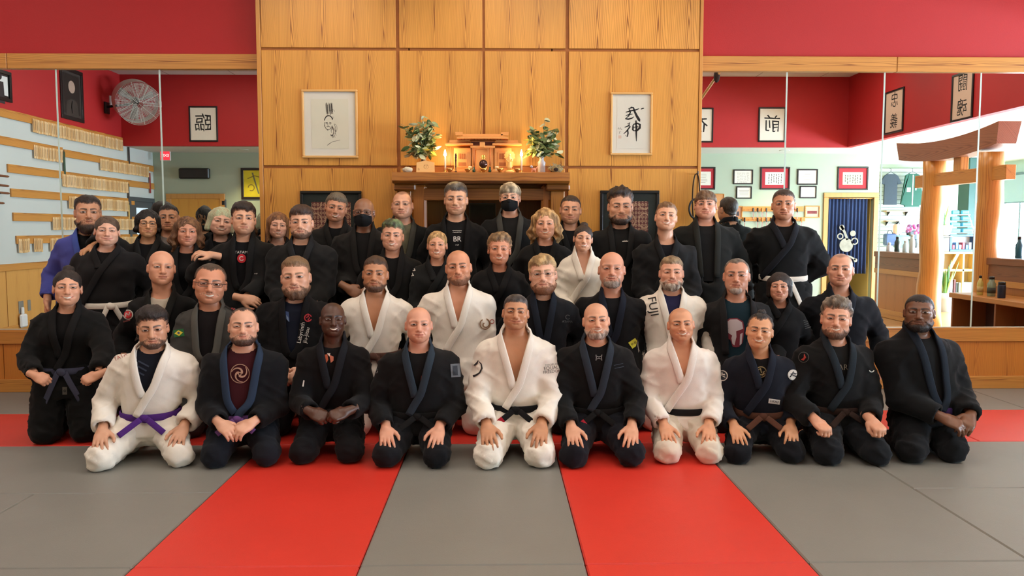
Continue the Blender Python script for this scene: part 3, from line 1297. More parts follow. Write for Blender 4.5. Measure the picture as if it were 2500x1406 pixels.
    if d.get('mask'):
        m = (V0[:, 2] > -.118) & (V0[:, 2] < -.008 - .35 * np.abs(V0[:, 0]) + .0) & (V0[:, 1] < -.018) & (np.abs(V0[:, 0]) < .066)
        used, q = sub_mesh(V0, Q0, m[Q0].all(1))
        v, n = V0[used].copy(), N0[used]
        rx, rz2 = np.abs(v[:, 0]) / .066, (v[:, 2] + .060) / .062
        yy = -.128 + .060 * rx ** 1.3 + .020 * rz2 ** 2
        v[:, 1] = np.minimum(v[:, 1] - .004, yy)
        v[:, 0] *= 1.05
        mk = np_mesh('face_mask', to_body(v), q, cloth_mat((26, 28, 32), 'tee'), root, True)
        for s in (-1, 1):
            MBt = MB().tube([(s * .064, -.040, -.030), (s * .078, -.005, -.012), (s * .086, .022, -.006)], .0016, 5).tube([(s * .060, -.036, -.088), (s * .074, -.002, -.060), (s * .084, .022, -.030)], .0016, 5)
            mesh_obj('ear_loop', to_body(np.array(MBt.v, dtype=np.float32)), MBt.f, cloth_mat((26, 28, 32), 'tee'), mk, True)
    # ---------------- shirt
    targets = {}
    res = d.get('res', .015)
    if d.get('tee') is not None:
        ax = [lsp(T.dx - .27 * w, T.dx + .27 * w, .018), lsp(T.dy - .28 - d.get('belly', 0), T.dy + .20, .018), np.concatenate([lsp(zh + .05, zn - .14, .024)[:-1], lsp(zn - .14, zn + .08, .012)]).astype(np.float32)]
        G = grid(ax)
        D = T.sdf(G, -.012)
        nk = d.get('teeneck', 1.0)
        D = smax(D, -ell(G, (T.dx, T.dy - .045, zn + .022), (.092 * nk, .105, .075 * nk)), .006)
        tv, tq = nets(D, ax)
        tee = np_mesh('shirt', tv, tq, cloth_mat(d['tee'], 'tee') if not callable(d.get('teemat')) else d['teemat'](), root)
        targets['tee'] = tee
    # ---------------- jacket
    gi = d.get('gi', (24, 24, 26))
    belt_z = zh + d.get('beltu', .17) * (zn - zh)
    zb = {'seiza': zh - .045, 'kneel': zh - .16 * S, 'stand': zh - .20 * S}[pose]
    pts = np.array([p for s in (-1, 1) for p in arms[s]])
    lo = np.minimum(pts.min(0) - .10, [-.25 * w, -.24 - d.get('belly', 0), zb - .01])
    hi = np.maximum(pts.max(0) + .10, [.25 * w, .22, zn + .07])
    lo[2] = min(zb, pts[:, 2].min() - .08) - .01
    hi[2] = zn + .08
    ax = [lsp(lo[k], hi[k], res) for k in range(3)]
    G = grid(ax)
    tor = T.sdf(G, 0.)
    tor = smax(tor, (zb - G[2]), .012)
    if d.get('belt') is not None:            # drawn in by the belt
        tor = tor + (.012 * np.exp(-((G[2] - belt_z) / .035) ** 2)).astype(np.float32)
    zv = zn - d.get('v', .24) * (S if S > .9 else .9)
    vw = d.get('vw', .074)
    xo = d.get('vx', 0.)
    ztop = zn + .01
    op = d.get('op', 0.)
    hwz = lambda z: vw * (op + (1 - op) * np.clip((z - zv) / (ztop - zv), 0, 1.25)) * np.clip((z - zv) / .03, 0, 1)
    xcz = lambda z: T.dx * np.clip((np.asarray(z) - zh) / (zn - zh), -.2, 1.1) + xo
    zz = G[2]
    wedge = np.maximum(np.abs(G[0] - xcz(zz).astype(np.float32)) - hwz(zz).astype(np.float32), G[1] - np.float32(T.dy + .0))
    wedge = np.maximum(wedge, (zv - zz))
    D = tor
    sl = None
    cs = d.get('sleeve', 1.0) * (w * .5 + .5) * S
    for s in (-1, 1):
        sp, el, wp = arms[s]
        fd = (wp - el) / np.linalg.norm(wp - el)
        wend = wp - fd * d.get('cuff', .03)
        c1 = cap(G, sp, el, .077 * cs, .070 * cs)
        c2 = cut_cap(G, el, wend, .068 * cs, .060 * cs, 0.)
        sl_ = smin(c1, c2, .02)
        D = smin(D, sl_, .045)
    D = smax(D, -wedge, .006)
    hole = cap(G, (T.dx, T.dy + .012, zn - .02), (T.dx, T.dy + .012, zn + .2), .068 * (1 if not fem else .9))
    D = smax(D, -hole, .008)
    for s in (-1, 1):                        # open cuffs
        sp, el, wp = arms[s]
        fd = (wp - el) / np.linalg.norm(wp - el)
        D = smax(D, -cap(G, wp - fd * (.03 + d.get('cuff', .03)), wp + fd * .1, .041 * cs), .004)
    jv, jq = nets(D, ax)
    N = vnormals(jv, jq)
    # folds
    sd = d['seed']
    n1 = vnoise(jv @ np.array([[.8, .3, .5], [-.3, .9, .2], [-.5, -.3, .8]], dtype=np.float32), (5.5, 5.5, 17), sd)
    n2 = vnoise(jv @ np.array([[.7, 0, -.7], [0, 1, 0], [.7, 0, .7]], dtype=np.float32), (6, 6, 20), sd + 4)
    n3 = vnoise(jv, 40, sd + 8) - .5
    rid = (1 - np.abs(2 * n1 - 1)) ** 3. * 1.0 + (1 - np.abs(2 * n2 - 1)) ** 3. * .9
    cen = 1 - .93 * np.exp(-((jv[:, 0] - T.dx * .7) / .125) ** 4) * (jv[:, 1] < T.dy + .05) * (jv[:, 2] > belt_z - .05)
    jv = jv + N * ((rid - .5) * .0105 * d.get('fold', 1.) * cen + n3 * .002 * cen)[:, None]
    jac = np_mesh('jacket', jv, jq, cloth_mat(gi), root)
    targets['jacket'] = jac
    # collar band
    lc = d.get('lapel', gi)
    lmat = cloth_mat(lc, 'lapel')
    lw = d.get('lw', .049)
    zend = belt_z + .0
    for s in (-1, 1):
        P, NN = [], []
        nx_, ny_ = float(T.dx), float(T.dy) + .012
        rr = .074 if not fem else .066
        for a in (180, 155, 130, 105, 80, 58):
            r = math.radians(a)
            P.append((nx_ + s * rr * math.sin(r), ny_ - (rr + .004) * math.cos(r), zn + .036 - .020 * (180 - a) / 122))
            NN.append((s * math.sin(r), -math.cos(r), .15))
        over = (s == d.get('over', 1))
        z0 = zn - .018
        zstop = max(zv - (.015 if not over else 0), zend)
        n = 12
        for i in range(n + 1):
            z = z0 + (zstop - z0) * i / n
            x = float(xcz(z)) + s * (float(hwz(z)) + lw * .42)
            if z < zv + .05 and over:
                pass
            y, nn = T.front(x, z, 0)
            P.append((x, y - .0035 - .010 * max(0, min(1, (z - zn + .12) / .08)) - (.006 if over and z < zv + .06 else 0), z))
            NN.append(nn)
        if over and zv > zend + .02:
            x0 = float(xcz(zv)) + s * lw * .42
            x1 = x0 - s * d.get('cross', .095) * (zv - zend) / .16
            for i in range(1, 8):
                t = i / 7
                z = zv + (zend - zv) * t
                x = x0 + (x1 - x0) * (t ** .9)
                y, nn = T.front(x, z, 0)
                P.append((x, y - .0095, z))
                NN.append(nn)
        # smooth the path
        for _ in range(2):
            P2 = [P[0]] + [tuple((np.array(P[i - 1]) + 2 * np.array(P[i]) + np.array(P[i + 1])) / 4) for i in range(1, len(P) - 1)] + [P[-1]]
            P = P2
        lap_o = MB().sweep(P, NN, lw, .0110).build('lapel', lmat, jac, True)
        targets['lapel' if s > 0 else 'lapel_l'] = lap_o
    # ---------------- belt
    if d.get('belt') is not None:
        bm_ = cloth_mat(d['belt'], 'belt')
        P, NN = [], []
        a, b, xc, yc = (float(v) for v in T.prof(belt_z))
        for k in range(40):
            t = 2 * math.pi * k / 40
            ct, stt = math.cos(t), math.sin(t)
            e = 2 / 2.35
            x = xc + (a - .006) * math.copysign(abs(ct) ** e, ct)
            y = yc + (b - .006) * math.copysign(abs(stt) ** e, stt)
            P.append((x, y, belt_z + .012 * math.cos(t) * d.get('bt', 0) - .012 * (stt < 0) * abs(stt)))
            NN.append((ct / a, stt / b, 0))
        belt = MB().sweep(P, NN, .044, .010, True).build('belt', bm_, root, True)
        if d.get('knot', True):
            kx = xc + d.get('kx', 0)
            y, nn = T.front(kx, belt_z, 0)
            y -= .012
            z = belt_z - .012
            kb = MB()
            kb.sphere((kx, y - .006, z), (.034, .020, .027), 12, 8, Matrix.Rotation(.5, 3, 'Y'))
            kb.build('belt_knot', bm_, belt, True)
            for s in (-1, 1):
                tl = MB()
                L = d.get('tail', .16) * (1 if s < 0 else .9)
                pp, npn = [], []
                for i in range(9):
                    t = i / 8
                    xx = kx + s * (.020 + L * t * (.75 if pose == 'seiza' else .40))
                    z2 = z - L * t * (.55 if pose == 'seiza' else .9)
                    if pose == 'seiza':
                        yy = y - .02 - .05 * t
                    else:
                        yy = T.front(xx, z2)[0] - .014
                    pp.append((xx, yy, z2))
                    npn.append((.1 * s, -1, .35))
                tlo = tl.sweep(pp, npn, .038, .006).build('belt_tail', bm_, belt, True)
                if d.get('bar') and s < 0:
                    MB().sweep([tuple(np.array(q) + (0, -.003, .001)) for q in pp[4:8]], npn[4:8], .0395, .0065).build('rank_bar', cloth_mat(d['bar'], 'belt'), belt, True)
    # ---------------- trousers
    tc = d.get('pants', gi)
    if True:
        if pose == 'seiza':
            k1, k2 = knees[-1], knees[1]
            lo = (min(k1[0], -.2) - .13, min(k1[1], k2[1]) - .12, .004)
            hi = (max(k2[0], .2) + .13, .30, zh + .10)
        elif pose == 'kneel':
            lo, hi = (-.29, -.26, .004), (.29, .5, zh + .08)
        else:
            lo, hi = (-.27, -.24, .02), (.27, .24, zh + .06)
        r_ = {'seiza': .0155, 'kneel': .022, 'stand': .028}[pose] if not d.get('legres') else d['legres']
        ax = [lsp(lo[k] - .01, hi[k], r_) for k in range(3)]
        ax[2] = lsp(.006, hi[2], r_)
        ax[2][0] = -.012
        G = grid(ax)
        pw = w * d.get('pw', 1.)
        D = ell(G, (0, .01, zh - .01), (.185 * pw, .145, .13))
        for s in (-1, 1):
            k = knees[s]
            hip = np.array([s * .095, .0, zh])
            if pose == 'seiza':
                D = smin(D, cap(G, hip, k, .112 * S * pw, .080 * S), .03)
                ank = np.array([s * .12 + k[0] * .15, .10, .06])
                D = smin(D, cap(G, k + [0, .02, -.012], ank, .068 * S, .055), .012)
                D = smin(D, ell(G, k + np.array([0, -.008, -.003]), (.086 * S, .072 * S, .079 * S)), .02)
            elif pose == 'kneel':
                D = smin(D, cap(G, hip, k, .12 * pw, .098), .03)
                D = smin(D, cap(G, k, (s * .13, .36, .07), .088, .06), .02)
            else:
                D = smin(D, cap(G, hip, k, .118 * pw, .10), .03)
                D = smin(D, cap(G, k, (s * .12, .02, .09), .10, .095), .02)
        D = np.maximum(D, (.004 - G[2]))
        pv, pq = nets(D, ax)
        N = vnormals(pv, pq)
        n1 = vnoise(pv @ np.array([[.8, .3, .5], [-.3, .9, .2], [-.5, -.3, .8]], dtype=np.float32), (8, 22, 20), sd + 20)
        n2 = vnoise(pv, (12, 30, 30), sd + 30)
        rid = (1 - np.abs(2 * n1 - 1)) ** 2.2 + .6 * (1 - np.abs(2 * n2 - 1)) ** 2.2
        pv = pv + N * ((rid - .6) * .0135 * d.get('fold', 1.))[:, None]
        pv[:, 2] = np.maximum(pv[:, 2], .003)
        np_mesh('trousers', pv, pq, cloth_mat(tc), root)
    PEOPLE.append((d, root, Mr, targets, arms))
    # ---------------- prints and patches
    for dec in d.get('decals', ()):
        decal(d, root, Mr, targets, dec)
    return root


# ---- prints: 2-D shapes laid onto the cloth where they are seen
def ring2(r0, r1, n=28, a0=0, a1=360, cx=0, cy=0):
    v, f = [], []
    for i in range(n + 1):
        a = math.radians(a0 + (a1 - a0) * i / n)
        v += [(cx + r0 * math.cos(a), cy + r0 * math.sin(a)), (cx + r1 * math.cos(a), cy + r1 * math.sin(a))]
    for i in range(n):
        f.append((2 * i, 2 * i + 1, 2 * i + 3, 2 * i + 2))
    return v, f


def poly2(pts):
    return list(pts), [tuple(range(len(pts)))]


def shield(r, n=28):
    return poly2([(r * math.cos(2 * math.pi * k / n), r * math.sin(2 * math.pi * k / n)) for k in range(n)])


def stroke2(pts, ws):
    """brush stroke: polyline with widths"""
    v, f = [], []
    n = len(pts)
    ws = ws if isinstance(ws, (list, tuple)) else [ws] * n
    for i in range(n):
        a, b = pts[max(i - 1, 0)], pts[min(i + 1, n - 1)]
        dx, dy = b[0] - a[0], b[1] - a[1]
        L = math.hypot(dx, dy) or 1
        nx, ny = -dy / L, dx / L
        v += [(pts[i][0] + nx * ws[i] / 2, pts[i][1] + ny * ws[i] / 2), (pts[i][0] - nx * ws[i] / 2, pts[i][1] - ny * ws[i] / 2)]
    for i in range(n - 1):
        f.append((2 * i, 2 * i + 1, 2 * i + 3, 2 * i + 2))
    return v, f


def decal(d, root, Mr, targets, dec):
    tgt = targets.get(dec.get('on', 'tee'))
    if tgt is None:
        return
    key = 'bvh_tee' if dec.get('on', 'tee') == 'tee' else 'bvh_jacket'
    if key not in targets:
        Vw, Fw = [], []
        for tn in (('tee',) if key == 'bvh_tee' else ('jacket', 'lapel', 'lapel_l')):
            n0 = len(Vw)
            Vw += [Mr @ v.co for v in targets[tn].data.vertices]
            Fw += [tuple(n0 + i for i in p.vertices) for p in targets[tn].data.polygons]
        targets[key] = BVHTree.FromPolygons(Vw, Fw)
    bvh = targets[key]
    px, py = dec['p']
    ref = at(px, py, d['Y'] - .15)
    right, upv = _cr @ Vector((1, 0, 0)), _cr @ Vector((0, 1, 0))
    rot = math.radians(dec.get('rot', 0))
    O = Vector((0, 0, CAMZ))
    Mi = Mr.inverted()
    parent = tgt
    nm = dec.get('name', 'print')
    for (v2, f2), col in dec['shapes']:
        bm = bmesh.new()
        sc = dec.get('s', 1.)
        vs = [bm.verts.new((x * sc, y * sc, 0)) for x, y in v2]
        for f in f2:
            try:
                bm.faces.new([vs[i] for i in f])
            except ValueError:
                pass
        bmesh.ops.triangulate(bm, faces=list(bm.faces))
        for _ in range(4):
            ed = [e for e in bm.edges if e.calc_length() > .016]
            if not ed:
                break
            bmesh.ops.subdivide_edges(bm, edges=ed, cuts=1)
            bmesh.ops.triangulate(bm, faces=[f for f in bm.faces if len(f.verts) > 3])
        ok = True
        out = []
        c, s_ = math.cos(rot), math.sin(rot)
        bm.verts.index_update()
        for v in bm.verts:
            x, y = v.co.x * c - v.co.y * s_, v.co.x * s_ + v.co.y * c
            w = ref + right * x + upv * y
            dr = (w - O).normalized()
            hit, nrm, _, _ = bvh.ray_cast(O, dr)
            if hit is None:
                out.append(None)
                continue
            if nrm.dot(dr) > 0:
                nrm = -nrm
            out.append(Mi @ (hit - dr * .0035 + nrm * (.0012 + dec.get('lift', 0))))
        faces = [[v.index for v in f.verts] for f in bm.faces]
        faces = [f for f in faces if all(out[i] is not None for i in f)]
        # drop faces stretched over a silhouette
        faces = [f for f in faces if max((out[f[a]] - out[f[a - 1]]).length for a in range(3)) < .06]
        bm.free()
        if not faces:
            print('decal missed', nm, d['label'])
            continue
        used = sorted({i for f in faces for i in f})
        mp = {u: k for k, u in enumerate(used)}
        mesh_obj(nm, [out[u] for u in used], [[mp[i] for i in f] for f in faces], pmat('ink_%s' % (col,), col, .7), parent, True)
        dec = dict(dec, lift=dec.get('lift', 0) + .0016)


def lens_mat():
    m = bpy.data.materials.new('spectacle_lens')
    m.use_nodes = True
    nt = m.node_tree
    b = nt.nodes['Principled BSDF']
    b.inputs['Base Color'].default_value = (.03, .035, .035, 1)
    b.inputs['Roughness'].default_value = .03
    b.inputs['Alpha'].default_value = .07
    return m


M_LENS = lens_mat()
# ------------------------------------------------------------------ surfaces
def veneer(name, light, dark, period=.27, off=.0, up=1., axis='Z', freq=105., rough=.42, cathed=3.2, coat=.15):
    """flat-sawn pine veneer: repeated cathedral figure along `axis`"""
    if name in _mats:
        return _mats[name]
    m = bpy.data.materials.new(name)
    _mats[name] = m
    nt, b = _nt(m)
    tc = nt.nodes.new('ShaderNodeTexCoord')
    sp = nt.nodes.new('ShaderNodeSeparateXYZ')
    nt.links.new(tc.outputs['Object'], sp.inputs[0])
    if axis == 'Z':
        xx = math_n(nt, 'ADD', sp.outputs['X'], sp.outputs['Y'])
        zz = sp.outputs['Z']
        ms = (5, 5, .55)
    elif axis == 'X':
        xx = math_n(nt, 'ADD', sp.outputs['Z'], math_n(nt, 'MULTIPLY', sp.outputs['Y'], .7))
        zz = sp.outputs['X']
        ms = (.55, 5, 5)
    else:
        xx = math_n(nt, 'ADD', sp.outputs['Z'], sp.outputs['X'])
        zz = sp.outputs['Y']
        ms = (5, .55, 5)
    mp = nt.nodes.new('ShaderNodeMapping')
    mp.inputs['Scale'].default_value = ms
    mp.inputs['Location'].default_value = (off * 7, off * 3, off * 11)
    nt.links.new(tc.outputs['Object'], mp.inputs[0])
    ns = nt.nodes.new('ShaderNodeTexNoise')
    ns.inputs['Scale'].default_value = 1.6
    ns.inputs['Detail'].default_value = 3
    nt.links.new(mp.outputs[0], ns.inputs['Vector'])
    nz = math_n(nt, 'SUBTRACT', ns.outputs['Fac'], .5)
    xw = math_n(nt, 'ADD', xx, math_n(nt, 'MULTIPLY', nz, .05))
    fr = math_n(nt, 'FRACT', math_n(nt, 'ADD', math_n(nt, 'DIVIDE', xw, period), off + 50.))
    u = math_n(nt, 'MULTIPLY', math_n(nt, 'ABSOLUTE', math_n(nt, 'SUBTRACT', fr, .5)), period)
    r = math_n(nt, 'SQRT', math_n(nt, 'ADD', math_n(nt, 'MULTIPLY', u, u), .000036))
    g = math_n(nt, 'ADD', math_n(nt, 'MULTIPLY', r, freq), math_n(nt, 'MULTIPLY', zz, cathed * up))
    g = math_n(nt, 'ADD', g, math_n(nt, 'MULTIPLY', nz, 3.0))
    s = math_n(nt, 'MULTIPLY_ADD', math_n(nt, 'SINE', math_n(nt, 'MULTIPLY', g, 6.2832)), .5, .5)
    s = math_n(nt, 'POWER', s, 2.2)
    near = math_n(nt, 'SUBTRACT', 1., math_n(nt, 'MINIMUM', math_n(nt, 'DIVIDE', u, period * .22), 1.))
    con = math_n(nt, 'MULTIPLY_ADD', near, .62, .40)
    n2 = nt.nodes.new('ShaderNodeTexNoise')
    n2.inputs['Scale'].default_value = 3.0
    mp2 = nt.nodes.new('ShaderNodeMapping')
    mp2.inputs['Scale'].default_value = tuple(v * 3.2 if v > 1 else v for v in ms)
    nt.links.new(tc.outputs['Object'], mp2.inputs[0])
    nt.links.new(mp2.outputs[0], n2.inputs['Vector'])
    fac = math_n(nt, 'ADD', math_n(nt, 'MULTIPLY', s, con), math_n(nt, 'MULTIPLY', math_n(nt, 'SUBTRACT', n2.outputs['Fac'], .5), .35))
    mx = nt.nodes.new('ShaderNodeMix')
    mx.data_type = 'RGBA'
    mx.inputs['A'].default_value = (*lin(light), 1)
    mx.inputs['B'].default_value = (*lin(dark), 1)
    cl = nt.nodes.new('ShaderNodeClamp')
    nt.links.new(fac, cl.inputs[0])
    nt.links.new(cl.outputs[0], mx.inputs['Factor'])
    nt.links.new(mx.outputs['Result'], b.inputs['Base Color'])
    b.inputs['Roughness'].default_value = rough
    b.inputs['Coat Weight'].default_value = coat
    b.inputs['Coat Roughness'].default_value = .25
    return m


PINE_L, PINE_D = (214, 152, 66), (128, 70, 16)
TRIM_L, TRIM_D = (206, 144, 68), (140, 82, 30)
M_TRIM = veneer('pine_trim_x', TRIM_L, TRIM_D, .16, .2, 1, 'X', 90, .4, 1.4)
M_TRIMY = veneer('pine_trim_y', TRIM_L, TRIM_D, .16, .2, 1, 'Y', 90, .4, 1.4)
M_TRIMZ = veneer('pine_trim_z', TRIM_L, TRIM_D, .14, .1, 1, 'Z', 110, .4, 1.4)
M_GROOVE = pmat('pine_groove', (150, 88, 32), .6, .2, 20)
M_MANTLE = veneer('mantle_timber', (158, 100, 42), (116, 66, 24), .22, .4, 1, 'X', 40, .35, .8)
M_PANDARK = veneer('alcove_pine', (192, 122, 52), (140, 80, 28), .27, .3, 1, 'Z', 120)
M_RED = pmat('red_paint', (176, 28, 30), .62, .04, 3, .10, 120)
M_GREEN = pmat('pale_green_paint', (172, 186, 164), .7, .03, 3, .08, 120)
M_WHITE = pmat('white_wall_paint', (196, 202, 198), .7, .03, 3, .08, 120)
M_CEILP = pmat('white_ceiling_paint', (200, 204, 196), .8, .02, 4, .1, 90)
M_BLACK = pmat('black_frame', (20, 19, 19), .35, .1, 30)
M_PAPER = pmat('cream_paper', (226, 222, 208), .8, .03, 20)
M_INK = pmat('black_ink', (18, 17, 17), .8)
M_GREYF = pmat('dark_grey_metal', (70, 74, 76), .5, .1, 20)


def tile_mat():
    m = bpy.data.materials.new('ceiling_tiles')
    nt, b = _nt(m)
    tc = nt.nodes.new('ShaderNodeTexCoord')
    br = nt.nodes.new('ShaderNodeTexBrick')
    br.offset = 0
    br.inputs['Color1'].default_value = (*lin((220, 216, 208)), 1)
    br.inputs['Color2'].default_value = (*lin((214, 211, 204)), 1)
    br.inputs['Mortar'].default_value = (*lin((168, 160, 152)), 1)
    br.inputs['Scale'].default_value = 1
    br.inputs['Mortar Size'].default_value = .012
    br.inputs['Brick Width'].default_value = 1.2
    br.inputs['Row Height'].default_value = .6
    nt.links.new(tc.outputs['Object'], br.inputs['Vector'])
    nt.links.new(br.outputs['Color'], b.inputs['Base Color'])
    b.inputs['Roughness'].default_value = .9
    return m


M_TILES = tile_mat()


def struct(name, mb, mat, parent=None):
    o = mb.build(name, mat, parent)
    if parent is None:
        o['kind'] = 'structure'
    return o


# ------------------------------------------------------------------ floor and mats
def mat_vinyl(name, col):
    m = bpy.data.materials.new(name)
    nt, b = _nt(m)
    tc = nt.nodes.new('ShaderNodeTexCoord')
    n = nt.nodes.new('ShaderNodeTexNoise')
    n.inputs['Scale'].default_value = 2.2
    n.inputs['Detail'].default_value = 5
    nt.links.new(tc.outputs['Object'], n.inputs['Vector'])
    c = lin(col)
    mx = nt.nodes.new('ShaderNodeMix')
    mx.data_type = 'RGBA'
    mx.inputs['A'].default_value = (*[v * .90 for v in c], 1)
    mx.inputs['B'].default_value = (*[v * 1.10 for v in c], 1)
    nt.links.new(n.outputs['Fac'], mx.inputs['Factor'])
    nt.links.new(mx.outputs['Result'], b.inputs['Base Color'])
    b.inputs['Roughness'].default_value = .46
    b.inputs['Specular IOR Level'].default_value = .45
    w = nt.nodes.new('ShaderNodeTexVoronoi')
    w.inputs['Scale'].default_value = 260
    nt.links.new(tc.outputs['Object'], w.inputs['Vector'])
    n3 = nt.nodes.new('ShaderNodeTexNoise')
    n3.inputs['Scale'].default_value = 5
    nt.links.new(tc.outputs['Object'], n3.inputs['Vector'])
    h = math_n(nt, 'ADD', math_n(nt, 'MULTIPLY', w.outputs['Distance'], .22), math_n(nt, 'MULTIPLY', n3.outputs['Fac'], .8))
    bp = nt.nodes.new('ShaderNodeBump')
    bp.inputs['Strength'].default_value = .22
    bp.inputs['Distance'].default_value = .01
    nt.links.new(h, bp.inputs['Height'])
    nt.links.new(bp.outputs[0], b.inputs['Normal'])
    return m


M_MATG = mat_vinyl('grey_mat_vinyl', (130, 129, 122))
M_MATR = mat_vinyl('red_mat_vinyl', (216, 54, 40))
floor = struct('floor', MB().box(LX - .2, WINX + .2, -4.4, 7.6, -.20, -.045), pmat('subfloor', (90, 84, 76), .8))
_mc = {}


def mat_piece(x0, x1, y0, y1, red):
    key = (round(x1 - x0, 3), round(y1 - y0, 3), red)
    cx, cy = (x0 + x1) / 2, (y0 + y1) / 2
    if key not in _mc:
        hx, hy = (x1 - x0) / 2 - .0022, (y1 - y0) / 2 - .0022
        mb = MB().bbox(-hx, hx, -hy, hy, -.045, 0, .007)
        o = mb.build('mat', M_MATR if red else M_MATG, floor)
        _mc[key] = o
    else:
        o = bpy.data.objects.new('mat', _mc[key].data)
        link(o, floor)
    o.location = (cx, cy, 0)
    return o


XB = -1.61
MATE = 5.39
for k in range(-2, 4):                                  # columns running towards the camera
    x0 = XB + k
    red = k in (0, 2)
    if 0 <= k <= 3:
        mat_piece(x0, x0 + 1, 3.43, 5.43, red)
        mat_piece(x0, x0 + 1, 1.43, 3.43, red)
        mat_piece(x0, x0 + 1, -.57, 1.43, red)
xs_r = [XB + 4, XB + 6, MATE]
for y0 in (4.43, 3.43, 2.43, 1.43, .43, -.57):
    o = (y0 * 10) % 20 < 10
    xs = [XB + 4] + ([XB + 6] if o else [XB + 5]) + [MATE]
    for a, b in zip(xs, xs[1:]):
        mat_piece(a, b, y0, y0 + 1, False)
    xs = [LX] + ([XB - 4, XB - 2] if o else [XB - 3, XB - 1]) + [XB]
    for a, b in zip(xs, xs[1:]):
        mat_piece(a, b, y0, y0 + 1, False)
for a, b in zip([LX, -4.61, -2.61, -.61, 1.39, 3.39], [-4.61, -2.61, -.61, 1.39, 3.39, MATE]):
    mat_piece(a, b, 5.43, 6.40, True)
for a, b in zip([LX, -5.61, -3.61, -1.61, .39, 2.39, 4.39], [-5.61, -3.61, -1.61, .39, 2.39, 4.39, MATE]):
    mat_piece(a, b, 6.40, 7.28, False)
M_LOBF = veneer('lobby_floor_wood', (200, 160, 108), (168, 122, 74), .12, .2, 1, 'Y', 60, .3, .8, .4)
struct('floor_lobby', MB().box(MATE + .003, WINX + .1, -4.3, 7.28, -.045, -.004), M_LOBF)
struct('floor_hall', MB().box(LX, MATE, -4.3, -.575, -.045, -.004), M_LOBF)

# ------------------------------------------------------------------ shell
_pa, _pb = at(660, 250, 7.15).x, at(1690, 250, 7.15).x
struct('wall_mirror_side', MB().box(LX - .2, _pa, YM + .012, YM + .45, 0, 4.6).box(_pb, WINX + .2, YM + .012, YM + .45, 0, 4.6), M_RED)
struct('wall_left', MB().box(LX - .2, LX, -4.4, YM + .012, 3.10, 4.6), M_RED)
struct('wall_left_lower', MB().box(LX - .2, LX, -4.4, YM + .012, 0, 3.10), M_WHITE)
struct('ceiling', MB().box(LX, BX + .12, YB - .12, YM + .45, CEIL, CEIL + .1), M_TILES)
struct('ceiling_hall', MB().box(LX, BX + .12, -4.3, YB - .12, SOF, SOF + .1).box(BX + .12, WINX, -4.3, YM + .012, SOF, SOF + .1), M_CEILP)
struct('wall_bulkhead_back', MB().box(LX, BX, YB - .12, YB, SOF, CEIL + .0), M_RED)
struct('wall_bulkhead_lobby', MB().box(BX, BX + .12, YB - .12, YM + .012, SOF, CEIL + .0), M_RED)
# green back wall with a doorway in it
DW0, DW1 = rf(2022, 480, 16.2).x, rf(2133, 480, 16.2).x
DWT = rf(2080, 482, 16.2).z
struct('wall_green', MB().box(LX, DW0, YG - .12, YG, 0, SOF).box(DW0, DW1, YG - .12, YG, DWT, SOF).box(DW1, 7.8, YG - .12, YG, 0, SOF), M_GREEN)
struct('wall_closet', MB().box(DW0 - .6, 7.8, YG - 1.5, YG - 1.4, 0, SOF).box(7.68, 7.8, -4.3, YG - .12, 0, SOF).box(DW0 - .7, DW0 - .6, YG - 1.5, YG - .12, 0, SOF), pmat('cream_paint', (222, 200, 128), .7, .03, 3))
struct('wall_lobby_back', MB().box(7.8, WINX, -4.4, -4.2, 0, SOF), M_GREEN)
# window wall of the lobby: sill wall, head, piers between five windows
WZ0, WZ1 = .35, 2.72
wy = [-3.9 + 1.86 * k for k in range(7)]
wm = MB().box(WINX, WINX + .15, -4.4, YM + .4, 0, WZ0).box(WINX, WINX + .15, -4.4, YM + .4, WZ1, SOF + .1)
for y in wy:
    wm.box(WINX, WINX + .15, y - .10, y + .10, WZ0, WZ1)
wm.box(WINX, WINX + .15, -4.4, wy[0] - .1, WZ0, WZ1)
struct('wall_window_side', wm, pmat('window_wall_paint', (168, 186, 180), .7, .03, 3))
M_ALU = pmat('window_aluminium', (96, 112, 116), .4, .05, 20, metal=.4)
M_BLIND = pmat('grey_blind', (150, 168, 172), .7, .04, 60)
for i, (a, b) in enumerate(zip(wy, wy[1:])):
    fr = MB()
    for y in (a + .10, b - .15, (a + b) / 2 - .02):
        fr.box(WINX + .02, WINX + .09, y, y + .05, WZ0, WZ1)
    for z in (WZ0, WZ1 - .05):
        fr.box(WINX + .02, WINX + .09, a + .10, b - .10, z, z + .05)
    w_ = struct('window_%d' % (i + 1), fr, M_ALU)
    g = bpy.data.materials.get('window_glass') or lens_mat()
    g.name = 'window_glass'
    MB().box(WINX + .05, WINX + .056, a + .10, b - .10, WZ0, WZ1).build('pane', g, w_)
    bl = empty('roller_blind', (WINX - .03, (a + b) / 2, WZ1), 0, ['grey roller blind on the lobby window in the far corner behind the slatwall', 'grey roller blind on the lobby window behind the big potted plant', 'grey roller blind on the window opposite the torii gate', 'grey roller blind on the window facing the half wall with bottles', 'grey roller blind on the window facing the shoe bench', 'grey roller blind on the window nearest the mirror wall'][i], 'blind', 'lobby window blinds')
    MB().box(-.004, .004, -.80, .80, -.62, 0).build('fabric', M_BLIND, bl)
    MB().tube([(0, -.82, 0), (0, .82, 0)], .03, 10).build('roller', M_ALU, bl)
    MB().bbox(-.01, .01, -.80, .80, -.65, -.62, .003).build('bottom_bar', M_ALU, bl)
struct('ground_outside', MB().box(WINX + .15, WINX + 30, -25, 30, -.4, -.1), pmat('pale_pavement', (190, 190, 184), .9, .05, 2))

